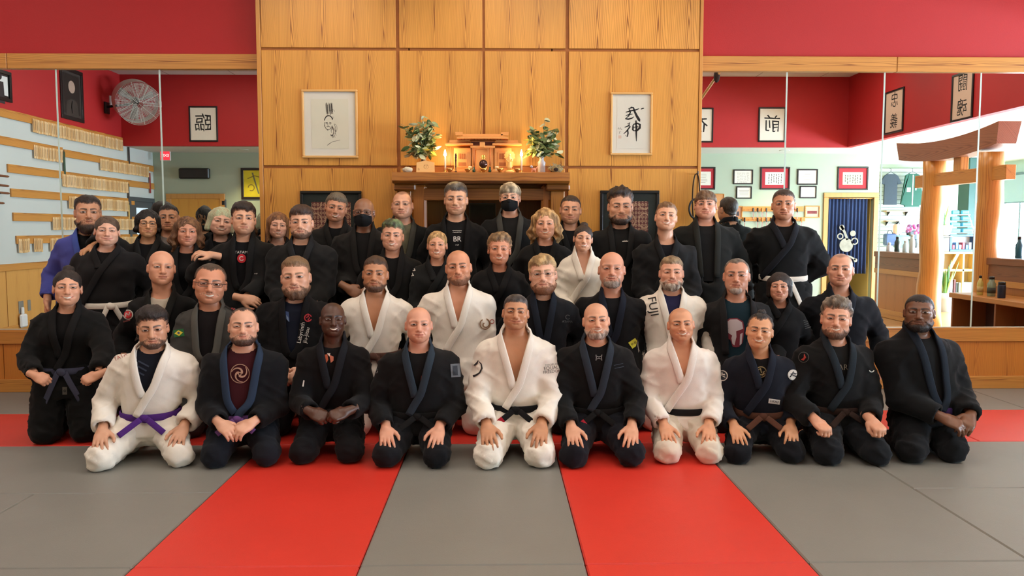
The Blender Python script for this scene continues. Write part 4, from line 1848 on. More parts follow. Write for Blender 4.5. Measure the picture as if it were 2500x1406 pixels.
# ------------------------------------------------------------------ mirror wall: trim, wainscot, mirrors
PX0, PX1 = at(629, 250, 7.15).x, at(1713, 250, 7.15).x       # pine panelled centre
TZ0, TZ1 = at(300, 168, 7.26).z, at(300, 131, 7.26).z
MZ0 = at(40, 803, YM).z
n_tr = 0
for a, b in ((LX, -4.35), (-4.345, PX0 - .01), (PX1 + .01, 3.62), (3.625, BX)):
    n_tr += 1
    struct('trim_%d' % n_tr, MB().bbox(a, b, YM - .035, YM + .012, TZ0, TZ1, .004), M_TRIM)
for a, b in ((LX, PX0 - .01), (PX1 + .01, BX)):
    n_tr += 1
    struct('trim_%d' % n_tr, MB().bbox(a, b, YM - .030, YM + .012, MZ0 - .135, MZ0 - .006, .004), M_TRIM)
    n_tr += 1
    struct('trim_%d' % n_tr, MB().box(a, b, YM - .012, YM + .012, MZ0 - .007, MZ0), pmat('mirror_channel', (210, 208, 200), .3, metal=.7))
    wn = struct('wainscot_%d' % n_tr, MB().box(a, b, YM - .004, YM + .012, .10, MZ0 - .13), M_GROOVE)
    nn = max(2, round((b - a) / 1.22))
    for k in range(nn):
        p, q = a + (b - a) * k / nn, a + (b - a) * (k + 1) / nn
        MB().bbox(p + .003, q - .003, YM - .012, YM - .003, .118, MZ0 - .137, .002).build('panel', veneer('wainscot_pine_%d' % (k % 3), (206, 132, 52), (158, 88, 28), .30, .17 * k, 1 if k % 2 else -1), wn)
    struct('baseboard_%s' % ('left' if a < 0 else 'right'), MB().bbox(a, b, YM - .028, YM + .012, 0, .118, .004), M_TRIM)


def mirror_mat():
    m = bpy.data.materials.new('mirror_silver')
    nt, b = _nt(m)
    b.inputs['Base Color'].default_value = (.86, .91, .875, 1)
    b.inputs['Metallic'].default_value = 1
    b.inputs['Roughness'].default_value = .004
    return m


M_MIR = mirror_mat()
M_EDGE = pmat('glass_edge', (206, 226, 216), .25, .05, 20)
mx_l = [LX + .02] + [at(x, 480, YM).x for x in (149, 399)] + [PX0 - .004]
mx_r = [PX1 + .004] + [at(x, 480, YM).x for x in (1914, 2150, 2383)] + [at(2383, 480, YM).x + .92, BX - .02]
mx_l = [mx_l[0], mx_l[1] - .93] + mx_l[1:]
names_l = ['far left mirror pane beyond the frame edge beside the name-tag wall reflection', 'tall mirror pane at left edge reflecting the group photo corner', 'tall mirror pane reflecting the wall fan and the name-tag racks', 'tall mirror pane left of the pine panels reflecting the wooden door']
names_r = ['tall mirror pane right of the pine panels reflecting the framed certificates', 'tall mirror pane reflecting the doorway with the blue curtain', 'tall mirror pane reflecting the torii gate and lobby shelves', 'rightmost visible mirror pane reflecting the bench with bottles', 'mirror pane past the right edge of the frame']
for xs, nm in ((mx_l, names_l), (mx_r, names_r)):
    for a, b, lab in zip(xs, xs[1:], nm):
        o = empty('wall_mirror', ((a + b) / 2, YM, MZ0), 0, lab, 'mirror')
        h = TZ0 - MZ0 - .002
        hw = (b - a) / 2 - .004
        MB().add([(-hw, 0, 0), (hw, 0, 0), (hw, 0, h), (-hw, 0, h), (-hw, .008, 0), (hw, .008, 0), (hw, .008, h), (-hw, .008, h)],
                 [(0, 1, 2, 3), (4, 7, 6, 5), (0, 4, 5, 1), (3, 2, 6, 7)]).build('glass', M_MIR, o)
        for s in (-1, 1):
            MB().box(s * hw - .003, s * hw + .003, -.0015, .007, 0, h).build('polished_edge', M_EDGE, o)

# ------------------------------------------------------------------ pine panelled centre wall
YP = 7.15
cen = struct('wall_panelled', MB().box(PX0, at(1003, 500, YP).x, YP + .014, YM + .1, 0, CEIL).box(at(1345, 500, YP).x, PX1, YP + .014, YM + .1, 0, CEIL).box(at(1003, 500, YP).x - .01, at(1345, 500, YP).x + .01, YP + .014, YM + .1, 1.84, CEIL), M_GROOVE)
rows = [(at(1170, 408, YP).z + .012, at(1170, 121, YP).z - .012), (at(1170, 121, YP).z + .012, CEIL - .02)]
cols = [(640, 968), (976, 1178), (1184, 1380), (1388, 1705)]
k = 0
for zi, (z0, z1) in enumerate(rows):
    for ci, (a, b) in enumerate(cols):
        xa, xb = at(a, 250, YP).x, at(b, 250, YP).x
        k += 1
        strong = (zi == 1 and ci == 3)
        MB().bbox(xa, xb, YP, YP + .016, z0, z1, .003).build('panel', veneer('pine_panel_%d' % k, PINE_L if not strong else (216, 154, 70), PINE_D if not strong else (128, 70, 16), .272 if ci != 2 or zi == 0 else .26, .37 * k, 1 if (k % 3) else -1, 'Z', 105 if not strong else 64), cen)
zl = rows[0][0] - .024
for ci, (a, b) in enumerate([(640, 968), (976, 1000), (1348, 1380), (1388, 1705)]):
    xa, xb = at(a, 250, YP).x, at(b, 250, YP).x
    k += 1
    MB().bbox(xa, xb, YP, YP + .016, .12, zl, .003).build('panel', veneer('pine_panel_%d' % k, PINE_L, PINE_D, .272, .29 * k, -1), cen)
for a, b in ((629, 639), (1706, 1714)):
    MB().bbox(at(a, 250, YP).x, at(b, 250, YP).x, YP - .004, YM + .01, 0, CEIL - .02, .003).build('corner_post', M_TRIMZ, cen)
MB().bbox(PX0, at(1003, 500, YP).x, YP - .014, YP + .014, 0, .115, .003).build('skirting', M_TRIM, cen)
MB().bbox(at(1345, 500, YP).x, PX1, YP - .014, YP + .014, 0, .115, .003).build('skirting', M_TRIM, cen)
# alcove
ax0, ax1 = at(1003, 500, YP).x, at(1345, 500, YP).x
alc = struct('wall_alcove', MB().box(ax0 - .05, ax1 + .05, 7.62, 7.70, 0, 1.9).box(ax0 - .05, ax0, YP + .02, 7.62, 0, 1.9).box(ax1, ax1 + .05, YP + .02, 7.62, 0, 1.9).box(ax0 - .05, ax1 + .05, YP + .02, 7.7, 1.84, 1.9), M_PANDARK)
xm = at(1178, 480, 7.6).x
MB().bbox(ax0 + .004, xm - .006, 7.606, 7.622, .02, 1.83, .003).build('panel', M_PANDARK, alc)
MB().bbox(xm + .006, ax1 - .004, 7.606, 7.622, .02, 1.83, .003).build('panel', M_PANDARK, alc)
MB().bbox(ax0, ax1, 7.02, YP + .10, 1.74, 1.845, .006).build('lintel', M_MANTLE, alc)

# mantle shelf on two posts with brackets
YF = 6.84
mzt, mzb = at(1170, 420, YF).z, at(1170, 447, YF).z
mxa, mxb = at(957, 430, YF).x, at(1391, 430, YF).x
man = empty('mantel_shelf', ((mxa + mxb) / 2, 7.0, 0), 0, 'thick timber mantel shelf carrying the shrine, on two posts', 'shelf')
cxm = (mxa + mxb) / 2


def mantle_beam():
    mb = MB()
    n = 24
    vs, fs = [], []
    for i in range(n + 1):
        x = mxa + (mxb - mxa) * i / n
        wob = .005 * math.sin(i * .55) + .003 * math.sin(i * 1.3)
        for y, z in ((YF + wob, mzt - .004), (YF - .006 + wob, mzb + .02), (YF + .02 + wob, mzb), (7.15, mzb), (7.15, mzt), (YF + .012 + wob, mzt)):
            vs.append((x - cxm, y - 7.0, z))
    for i in range(n):
        for k in range(6):
            k2 = (k + 1) % 6
            fs.append((i * 6 + k, i * 6 + k2, (i + 1) * 6 + k2, (i + 1) * 6 + k))
    fs += [tuple(range(5, -1, -1)), tuple(n * 6 + k for k in range(6))]
    mb.add(vs, fs)
    return mb


mantle_beam().build('beam', M_MANTLE, man)
for a, b, br0, br1 in ((975, 1003, 1003, 1040), (1345, 1378, 1322, 1345)):
    xa, xb = at(a, 480, 6.98).x - cxm, at(b, 480, 6.98).x - cxm
    MB().bbox(xa, xb, -.02, .14, 0, mzb - .06, .006).build('post', M_TRIMZ, man)
    MB().bbox(xa - .045, xb + .045, -.06, .14, mzb - .06, mzb, .012).build('capital', M_MANTLE, man)
    ya = at(br0, 480, 6.98).x - cxm
    yb = at(br1, 480, 6.98).x - cxm
    MB().bbox(ya, yb, .02, .14, .0, mzb - .005, .02).build('inner_post', M_PANDARK, man)


# ------------------------------------------------------------------ pictures
def wall_frame(normal):
    n = Vector(normal)
    up = Vector((0, 0, 1))
    r = up.cross(n)
    return Matrix((r, up, n)).transposed().to_4x4()


M_GLASS = lens_mat()
M_GLASS.name = 'picture_glass'
M_GLASS.node_tree.nodes['Principled BSDF'].inputs['Alpha'].default_value = .06


def picture(name, c, normal, w, h, fw, fmat, label, cat='picture', mount=None, mw=0., art=None, glass=False, depth=.022, group=None, strokes=(), tilt=0):
    """framed picture: frame, optional mount, sheet, ink shapes; c = centre on the wall"""
    root = empty(name, (0, 0, 0), 0, label, cat, group)
    M = wall_frame(normal)
    if tilt:
        M = M @ Matrix.Rotation(math.radians(tilt), 4, 'Z')
    root.matrix_world = Matrix.Translation(c) @ M
    bpy.context.view_layer.update()
    f = MB()
    for x0, x1, y0, y1 in ((-w / 2, w / 2, h / 2 - fw, h / 2), (-w / 2, w / 2, -h / 2, -h / 2 + fw), (-w / 2, -w / 2 + fw, -h / 2 + fw, h / 2 - fw), (w / 2 - fw, w / 2, -h / 2 + fw, h / 2 - fw)):
        f.bbox(x0, x1, y0, y1, 0, depth, min(.004, fw * .3))
    f.build('frame', fmat, root)
    iw, ih = w - 2 * fw, h - 2 * fw
    if mount is not None:
        MB().box(-iw / 2, iw / 2, -ih / 2, ih / 2, .001, .006).build('mount', mount, root)
    MB().box(-iw / 2 + mw, iw / 2 - mw, -ih / 2 + mw, ih / 2 - mw, .001, .0075).build('sheet', art or M_PAPER, root)
    for (v2, f2), mat in strokes:
        mesh_obj('ink', [(x, y, .0082) for x, y in v2], f2, mat, root)
    if glass:
        MB().box(-iw / 2, iw / 2, -ih / 2, ih / 2, .012, .013).build('glass', M_GLASS, root)
    return root


def pict_px(name, x0, y0, x1, y1, D, normal, fw, fmat, label, real=False, off=0., **kw):
    """picture from its pixel box, on a frontal plane at depth D (mirror image unless real)"""
    f = at if real else rf
    a, b = f(x0, (y0 + y1) / 2, D), f(x1, (y0 + y1) / 2, D)
    t, u = f((x0 + x1) / 2, y0, D), f((x0 + x1) / 2, y1, D)
    c = Vector(((a.x + b.x) / 2, a.y, (t.z + u.z) / 2)) + Vector(normal) * off
    return picture(name, c, normal, abs(b.x - a.x), abs(t.z - u.z), fw, fmat, label, **kw)


def sc2(s, k, dx=0, dy=0, mir=False):
    v, f = s
    return [((-x if mir else x) * k + dx, y * k + dy) for x, y in v], f


M_PALE = pmat('pale_ash_frame', (214, 166, 100), .45, .1, 30, stretch=(1, 8, 8))
M_PENCIL = pmat('pencil_grey', (92, 88, 82), .9)
M_PENCIL2 = pmat('pencil_light', (160, 154, 142), .9)
# pencil drawing: two heads one above the other
dr = []
rnd = random.Random(4)


def arcp(cx, cy, rx, ry, a0, a1, n=14):
    return [(cx + rx * math.cos(math.radians(a0 + (a1 - a0) * i / n)), cy + ry * math.sin(math.radians(a0 + (a1 - a0) * i / n))) for i in range(n + 1)]


for i in range(26):
    x = -.030 + .048 * rnd.random()
    dr.append((stroke2([(x, .150 - .02 * rnd.random()), (x + .004, .06 + .03 * rnd.random())], .0022), M_PENCIL2 if i % 2 else M_PENCIL))
for pts, wd in ((arcp(-.008, .020, .030, .036, 20, 175), .006), (arcp(-.010, .026, .026, .034, 0, 180), .004), (arcp(-.012, .0, .026, .040, 180, 330), .003), ([(-.036, .012), (-.039, -.012), (-.030, -.030), (-.014, -.046)], .0035),
                ([(-.031, .008), (-.016, .010)], .004), ([(-.004, .010), (.010, .007)], .004), (arcp(-.022, .002, .006, .003, 0, 360), .002), (arcp(.002, .001, .006, .003, 0, 360), .002), ([(-.014, .004), (-.017, -.010), (-.010, -.013)], .0025), ([(-.024, -.020), (-.012, -.017), (.000, -.021)], .004),
                (arcp(.020, .070, .018, .030, 30, 300), .002), ([(.012, .072), (.024, .074)], .002), ([(.016, .05), (.026, .048)], .002), ([(.018, -.02), (.026, -.05), (.020, -.075), (.004, -.080)], .004), ([(.030, .0), (.040, -.03), (.034, -.07)], .003), ([(.0, -.075), (.012, -.085), (.022, -.078)], .004),
                ([(-.010, -.140), (.015, -.125), (.045, -.118), (.070, -.112)], .0025), ([(-.022, -.150), (.0, -.135)], .003), (arcp(.03, -.03, .02, .03, -60, 80), .002)):
    dr.append((stroke2(pts, wd), M_PENCIL))
for i in range(18):
    x, y = .004 + .034 * rnd.random(), -.01 - .07 * rnd.random()
    dr.append((stroke2([(x, y), (x + .006, y - .018)], .0022), M_PENCIL))
pict_px('framed_drawing', 738, 219, 874, 386, YP - .002, (0, -1, 0), .020, M_PALE, 'framed pencil portrait drawing on the pine panels, left of the shrine', real=True, mount=M_PAPER, mw=.062, art=pmat('sketch_paper', (222, 218, 196), .85, .03, 10), glass=True, strokes=[(sc2(s, 1.25), m) for s, m in dr])

# brush calligraphy: two characters, bold brush strokes
br = []
K = [([(-.040, .128), (-.010, .142), (.002, .138)], [.006, .014, .010]),
     ([(-.062, .100), (-.020, .112), (.030, .122), (.055, .132)], [.008, .012, .011, .006]),
     ([(.070, .126), (.082, .133), (.098, .136)], [.006, .012, .008]),
     ([(-.030, .126), (-.022, .098), (-.036, .068), (-.058, .050)], [.010, .012, .010, .005]),
     ([(-.062, .070), (-.030, .082), (-.002, .084)], [.006, .009, .006]),
     ([(-.066, .046), (-.040, .040), (-.006, .050), (.010, .062)], [.010, .014, .011, .005]),
     ([(.004, .144), (.014, .110), (.034, .070), (.056, .034), (.060, .022), (.050, .030)], [.010, .017, .021, .024, .014, .004]),
     ([(-.046, -.002), (-.026, .010), (-.034, -.012)], [.006, .014, .010]),
     ([(-.070, -.030), (-.030, -.014), (-.022, -.022), (-.050, -.060), (-.078, -.086)], [.007, .012, .012, .011, .005]),
     ([(-.044, -.046), (-.040, -.080), (-.046, -.110), (-.062, -.100)], [.010, .013, .012, .004]),
     ([(.004, -.010), (.002, -.050), (.010, -.062)], [.012, .016, .008]),
     ([(.002, -.006), (.040, .006), (.064, -.006), (.062, -.034), (.040, -.056), (.010, -.060)], [.008, .013, .018, .020, .016, .007]),
     ([(.008, -.030), (.050, -.024)], [.008, .008]),
     ([(.028, .030), (.032, -.020), (.032, -.080), (.034, -.150)], [.012, .017, .015, .005])]
for p, wd in K:
    br.append((stroke2(p, wd), M_INK))
for p in ([(-.128, -.044), (-.122, -.030), (-.118, -.048)], [(-.112, -.046), (-.106, -.030), (-.100, -.050)], [(-.098, -.046), (-.092, -.050)], [(-.116, -.066), (-.112, -.084), (-.120, -.080)], [(-.104, -.064), (-.104, -.070)]):
    br.append((stroke2(p, .003), M_PENCIL))
br.append((poly2([(-.124, -.100), (-.098, -.100), (-.098, -.126), (-.124, -.126)]), pmat('seal_red_faded', (218, 190, 172), .9)))
pict_px('framed_calligraphy', 1490, 226, 1592, 379, YP - .002, (0, -1, 0), .018, M_PALE, 'framed black brush calligraphy on the pine panels, right of the shrine', real=True, mount=M_PAPER, mw=.040, art=pmat('rice_paper', (224, 220, 206), .85, .03, 10), glass=True, strokes=[(sc2(s, 1.02, .012), m) for s, m in br])


# dark framed mandala prints below
def mandala_mat(name, seed):
    m = bpy.data.materials.new(name)
    nt, b = _nt(m)
    tc = nt.nodes.new('ShaderNodeTexCoord')
    sp = nt.nodes.new('ShaderNodeSeparateXYZ')
    nt.links.new(tc.outputs['Object'], sp.inputs[0])

    def cells(f):
        fx = math_n(nt, 'SUBTRACT', math_n(nt, 'FRACT', math_n(nt, 'MULTIPLY_ADD', sp.outputs['X'], f, 40.5)), .5)
        fy = math_n(nt, 'SUBTRACT', math_n(nt, 'FRACT', math_n(nt, 'MULTIPLY_ADD', sp.outputs['Y'], f * .8, 40.2)), .5)
        return math_n(nt, 'SQRT', math_n(nt, 'ADD', math_n(nt, 'MULTIPLY', fx, fx), math_n(nt, 'MULTIPLY', fy, fy)))
    d1 = cells(34)
    ring = math_n(nt, 'LESS_THAN', math_n(nt, 'ABSOLUTE', math_n(nt, 'SUBTRACT', d1, .30)), .09)
    dot = math_n(nt, 'LESS_THAN', d1, .10)
    d2 = cells(7.4)
    box = math_n(nt, 'LESS_THAN', math_n(nt, 'ABSOLUTE', math_n(nt, 'SUBTRACT', d2, .38)), .03)
    s = math_n(nt, 'MAXIMUM', math_n(nt, 'MAXIMUM', ring, dot), box)
    mx = nt.nodes.new('ShaderNodeMix')
    mx.data_type = 'RGBA'
    mx.inputs['A'].default_value = (*lin((94, 40, 34)), 1)
    mx.inputs['B'].default_value = (*lin((178, 140, 110)), 1)
    nt.links.new(s, mx.inputs['Factor'])
    nt.links.new(mx.outputs['Result'], b.inputs['Base Color'])
    b.inputs['Roughness'].default_value = .7
    return m


M_MAND = mandala_mat('mandala_print', 1)
M_DGREEN = pmat('dark_green_mount', (20, 30, 26), .7)
pict_px('framed_mandala', 735, 466, 884, 640, YP - .002, (0, -1, 0), .026, M_BLACK, 'black framed red mandala print low on the pine panels at left', real=True, mount=M_DGREEN, mw=.072, art=M_MAND, glass=True)
pict_px('framed_mandala', 1464, 465, 1608, 640, YP - .002, (0, -1, 0), .026, M_BLACK, 'black framed red mandala print low on the pine panels at right', real=True, mount=M_DGREEN, mw=.072, art=M_MAND, glass=True)
pict_px('framed_photograph', 1145, 496, 1210, 590, 7.60, (0, -1, 0), .008, pmat('silver_frame', (150, 140, 128), .4), 'framed grey photograph standing inside the dark alcove', real=True, mount=pmat('old_mount', (120, 108, 92), .8), mw=.012, art=pmat('grey_photo', (92, 86, 76), .6, .5, 9))

# loops of black strap hanging at the edge of the panels
lp = empty('hanging_strap', tuple(at(1699, 500, 7.10)), 0, 'black strap loop with ring hanging at right edge of pine panels', 'strap')
cx, cz = .0, at(1699, 485, 7.10).z - at(1699, 500, 7.10).z
pp, nn = [], []
for i in range(28):
    a = 2 * math.pi * i / 28
    pp.append((cx + .030 * math.cos(a), 0, cz + .22 * math.sin(a)))
    nn.append((math.cos(a), 0, math.sin(a)))
MB().sweep(pp, nn, .03, .006, True).build('loop', pmat('black_strap', (34, 32, 32), .6), lp, True)
pp = [(-.012 + .055 * math.cos(a), -.03, -.035 + .085 * math.sin(a)) for a in [2 * math.pi * i / 24 for i in range(25)]]
MB().tube(pp, .009, 8, False).build('ring', pmat('black_strap', (34, 32, 32), .6), lp, True)
MB().tube([(.006, .05, cz + .22), (.006, -.03, cz + .22), (.006, -.035, cz + .24)], .006, 6).build('hook', M_GREYF, lp, True)
# ------------------------------------------------------------------ shrine shelf
YS = 6.97
ZS = mzt + .002


def shelf_pt(px, Y=YS):
    return at(px, 418, Y).x


M_HINOKI = pmat('pale_cypress', (226, 158, 88), .5, .10, 40, stretch=(1, 6, 6))
M_HINOKID = pmat('darker_cypress', (176, 104, 50), .6, .15, 40)  # darker cypress tone for lattice, carving, pillars and rafters
M_BRASS = pmat('aged_brass', (196, 150, 84), .28, .12, 30, metal=.9)
M_BRONZE = pmat('dark_bronze', (70, 50, 38), .35, .1, 30, metal=.7)

# kamidana: stepped house shrine with three doors and layered roofs
kx = shelf_pt(1179, 7.03)
kam = empty('household_shrine', (kx, 7.03, ZS), 0, 'pale wooden household shrine with stepped roofs in middle of mantel', 'shrine')
f = 1 / (FPX / 7.03)
px = lambda x: (x - 1179) * f
pz = lambda y: (420 - y) * f + .004
MB().bbox(px(1090), px(1270), -.10, .09, 0, .018, .002).bbox(px(1098), px(1262), -.085, .08, .018, .032, .002).build('base', M_HINOKI, kam)
for a, b, nm in ((1110, 1150, 'side_bay'), (1207, 1248, 'side_bay')):
    MB().bbox(px(a), px(b), -.05, .06, .032, pz(362), .002).build(nm, M_HINOKI, kam)
    d = MB().bbox(px(a + 8), px(b - 8), -.058, -.05, .045, pz(372), .002).build('side_door', M_HINOKI, kam)
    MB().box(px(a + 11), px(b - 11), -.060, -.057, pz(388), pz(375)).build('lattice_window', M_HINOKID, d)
    for q in range(4):
        xx = px(a + 13) + (px(b - 13) - px(a + 13)) * q / 3
        MB().box(xx - .0012, xx + .0012, -.0625, -.059, pz(388), pz(375)).build('lattice_bar', M_HINOKI, d)
    MB().prism([(px(a + 11), pz(404)), (px(b - 11), pz(404)), (px(b - 11), pz(396)), (px(a + 11), pz(396))], Matrix(((1, 0, 0, 0), (0, 0, -1, -.058), (0, 1, 0, 0), (0, 0, 0, 1))), .003).build('carved_panel', M_HINOKID, d)
MB().bbox(px(1152), px(1205), -.04, .07, .032, pz(345), .002).build('centre_bay', M_HINOKI, kam)
for x in (1158, 1197):
    MB().tube([(px(x), -.075, .03), (px(x), -.075, pz(360))], .007, 8).build('pillar', M_HINOKID, kam, True)
MB().bbox(px(1163), px(1192), -.052, -.04, .035, pz(366), .002).build('centre_door', M_HINOKI, kam)
MB().bbox(px(1150), px(1208), -.085, -.068, pz(362), pz(357), .002).build('crossbeam', M_HINOKI, kam)
MB().box(px(1150), px(1208), -.045, -.03, pz(357), pz(346)).build('dark_frieze', pmat('dark_frieze', (86, 40, 18), .6), kam)
MB().bbox(px(1172), px(1184), -.10, -.08, pz(361), pz(349), .002).build('name_plaque', M_HINOKI, kam)


def roof(x0, x1, y0, y1, ov, nm, dep):
    m = MB()
    m.add([(px(x0 - ov), -dep, pz(y1)), (px(x1 + ov), -dep, pz(y1)), (px(x1), .02, pz(y0)), (px(x0), .02, pz(y0)), (px(x0 - ov), .10, pz(y1)), (px(x1 + ov), .10, pz(y1)),
           (px(x0 - ov), -dep, pz(y1) - .012), (px(x1 + ov), -dep, pz(y1) - .012), (px(x1 + ov), .10, pz(y1) - .012), (px(x0 - ov), .10, pz(y1) - .012)],
          [(0, 1, 2, 3), (3, 2, 5, 4), (0, 3, 4), (1, 5, 2), (0, 6, 7, 1), (1, 7, 8, 5), (5, 8, 9, 4), (4, 9, 6, 0), (6, 9, 8, 7)])
    m.bbox(px(x0 - 2), px(x1 + 2), .0, .04, pz(y0) - .006, pz(y0) + .016, .002)
    return m.build(nm, M_HINOKI, kam)


roof(1132, 1226, 331, 338, 14, 'main_roof', .12)
roof(1100, 1146, 346, 352, 10, 'side_roof', .10)
roof(1212, 1262, 346, 352, 10, 'side_roof', .10)
for x, s in ((1123, -1), (1232, 1)):
    MB().prism([(px(x) - .035, pz(330)), (px(x) + .03, pz(330)), (px(x) + .03 + s * .004, pz(322)), (px(x) - .035 + s * .004, pz(322))], Matrix(((1, 0, 0, 0), (0, 0, -1, .01), (0, 1, 0, 0), (0, 0, 0, 1))), .01).build('roof_finial', M_HINOKI, kam)
for q in range(14):
    x = px(1128) + (px(1230) - px(1128)) * q / 13
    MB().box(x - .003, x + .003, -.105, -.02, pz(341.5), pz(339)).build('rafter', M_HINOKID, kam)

# dark round mirror on a gilded stand in front of the shrine
rm = empty('altar_mirror', (shelf_pt(1180, 6.91), 6.91, ZS), 0, 'small dark round mirror on gilt stand before the shrine', 'mirror')
MB().lathe([(.036, -.004), (.036, .004)], (0, 0, 0), 24).build('disc', pmat('smoky_mirror', (72, 48, 44), .08, metal=.6), rm, True)
rm.children[0].rotation_euler = (math.pi / 2, 0, 0)
rm.children[0].location = (0, 0, .072)
MB().tube([(-.034, -.004, .050), (-.018, -.006, .034), (0, -.006, .030), (.018, -.006, .034), (.034, -.004, .050)], .006, 8).lathe([(.034, 0), (.030, .008), (.014, .014), (.012, .03)], (0, 0, 0), 16).build('stand', M_BRASS, rm, True)
MB().bbox(-.010, .010, -.006, .006, .112, .150, .003).bbox(-.020, .020, -.006, .006, .124, .132, .003).build('gilt_ornament', pmat('gilt', (226, 182, 84), .3, metal=.8), rm)


def lathe_thing(name, pxx, Y, prof, mat, label, cat, group=None, part='body', n=20):
    o = empty(name, (shelf_pt(pxx, Y), Y, ZS), 0, label, cat, group)
    MB().lathe(prof, (0, 0, 0), n).build(part, mat, o, True)
    return o


bowl = [(.012, 0), (.014, .006), (.024, .016), (.031, .034), (.029, .034), (.022, .018), (.004, .012)]
for x, lab in ((1098, 'brass offering bowl nearest the left candle'), (1142, 'brass offering bowl left of the round altar mirror'), (1181, 'brass offering bowl right in front of the altar mirror'), (1221, 'brass offering bowl right of the round altar mirror'), (1263, 'brass offering bowl beside the right candle')):
    o = lathe_thing('offering_bowl', x, 6.885, bowl, M_BRASS, lab, 'bowl', 'brass offering bowls on the mantel')
    MB().lathe([(.0, .024), (.024, .026), (.0, .032)], (0, 0, 0), 12).build('filling', pmat('incense_ash', (190, 170, 140), .9), o, True)
for x, lab in ((1087, 'lit white candle at left of the shrine'), (1273, 'lit white candle at right of the shrine')):
    c = empty('candle', (shelf_pt(x, 6.93), 6.93, ZS), 0, lab, 'candle', 'altar candles')
    MB().lathe([(.022, 0), (.024, .004), (.010, .008), (.011, .02)], (0, 0, 0), 16).build('holder', M_BRASS, c, True)
    MB().lathe([(.0085, .012), (.0085, .125), (.007, .132), (.001, .133)], (0, 0, 0), 14).build('wax', pmat('candle_wax', (236, 222, 196), .5), c, True)
    MB().tube([(0, 0, .132), (.001, 0, .142)], .0012, 5).build('wick', M_INK, c)
    MB().lathe([(.001, .135), (.0110, .146), (.0125, .156), (.008, .174), (.001, .198)], (0, 0, 0), 12).build('flame', pmat('candle_flame', (255, 240, 200), .5, emit=(255, 214, 140), estr=110), c, True)
    pl = bpy.data.lights.new('candle_light', 'POINT')
    pl.energy = 2.6
    pl.color = (1, .62, .28)
    pl.shadow_soft_size = .012
    po = bpy.data.objects.new('candle_light', pl)
    link(po, c)
    po.location = (0, -.004, .165)

# small sake jars and sprigs
for x, lab in ((1157, 'tiny green porcelain jar left of the altar mirror'), (1196, 'tiny green porcelain jar right of the altar mirror')):
    o = lathe_thing('sake_jar', x, 6.93, [(.010, 0), (.014, .012), (.012, .028), (.006, .036), (.008, .046), (.004, .048)], pmat('green_porcelain', (40, 70, 50), .2), lab, 'jar', 'altar jars')
    MB().lathe([(.003, .046), (.006, .052), (.001, .062)], (0, 0, 0), 10).build('stopper', M_BRASS, o, True)
for x, lab in ((1148, 'white porcelain cup with gilt rim left of the jars'), (1213, 'white porcelain cup with gilt rim right of the jars')):
    o = lathe_thing('offering_cup', x, 6.955, [(.012, 0), (.016, .014), (.020, .040), (.018, .054), (.010, .058)], pmat('ivory_porcelain', (224, 206, 160), .25), lab, 'cup', 'altar cups')
    MB().lathe([(.0205, .038), (.0215, .041), (.0205, .044)], (0, 0, 0), 16).build('gilt_rim', M_BRASS, o, True)

# carved dark wooden stick figure
tot = empty('carved_totem', (shelf_pt(1113, 6.90), 6.90, ZS), 0, 'slim dark carved wooden figure standing beside the left candle', 'carving')
MB().lathe([(.012, 0), (.013, .006), (.004, .010), (.005, .04), (.007, .05), (.005, .06), (.006, .09), (.0085, .10), (.006, .115), (.010, .125), (.008, .135), (.011, .146), (.004, .156)], (0, 0, 0), 12).build('shaft', M_BRONZE, tot, True)
MB().sphere((0, -.002, .150), (.008, .008, .012), 10, 8).build('head', M_BRONZE, tot, True)
# glassy standing figure with halo
fig = empty('standing_figurine', (shelf_pt(1244, 6.93), 6.93, ZS), 0, 'amber glass standing figurine with flame halo by right candle', 'figurine')
M_AMBER = pmat('amber_glass', (232, 186, 112), .15, .2, 20, coat=.5)
MB().lathe([(.040, 0), (.044, .006), (.034, .016), (.022, .022)], (0, 0, 0), 18, 1, .6).build('lotus_base', M_AMBER, fig, True)
MB().lathe([(.018, .02), (.020, .05), (.015, .09), (.018, .12), (.012, .138), (.006, .144)], (0, 0, 0), 14, 1, .7).build('robe', M_AMBER, fig, True)
MB().sphere((0, -.002, .153), (.009, .009, .012), 10, 8).build('head', M_AMBER, fig, True)
MB().tube([(.014, 0, .125), (.026, -.008, .108), (.012, -.016, .095)], .005, 7).tube([(-.014, 0, .125), (-.026, -.008, .108), (-.012, -.016, .095)], .005, 7).build('arms', M_AMBER, fig, True)
hal = [(-.03, .06)] + [(-.036 + .0 * i, .06 + .02 * i) for i in range(3)]
hp_ = []
for i in range(17):
    a = math.radians(215 - 250 * i / 16)
    r = .040 + (.010 if i % 2 else 0)
    hp_.append((r * math.cos(a), .145 + r * 1.05 * math.sin(a)))
MB().prism([(-.03, .05)] + hp_ + [(.03, .05)], Matrix(((1, 0, 0, 0), (0, 0, -1, .022), (0, 1, 0, 0), (0, 0, 0, 1))), .005).build('halo', M_AMBER, fig)

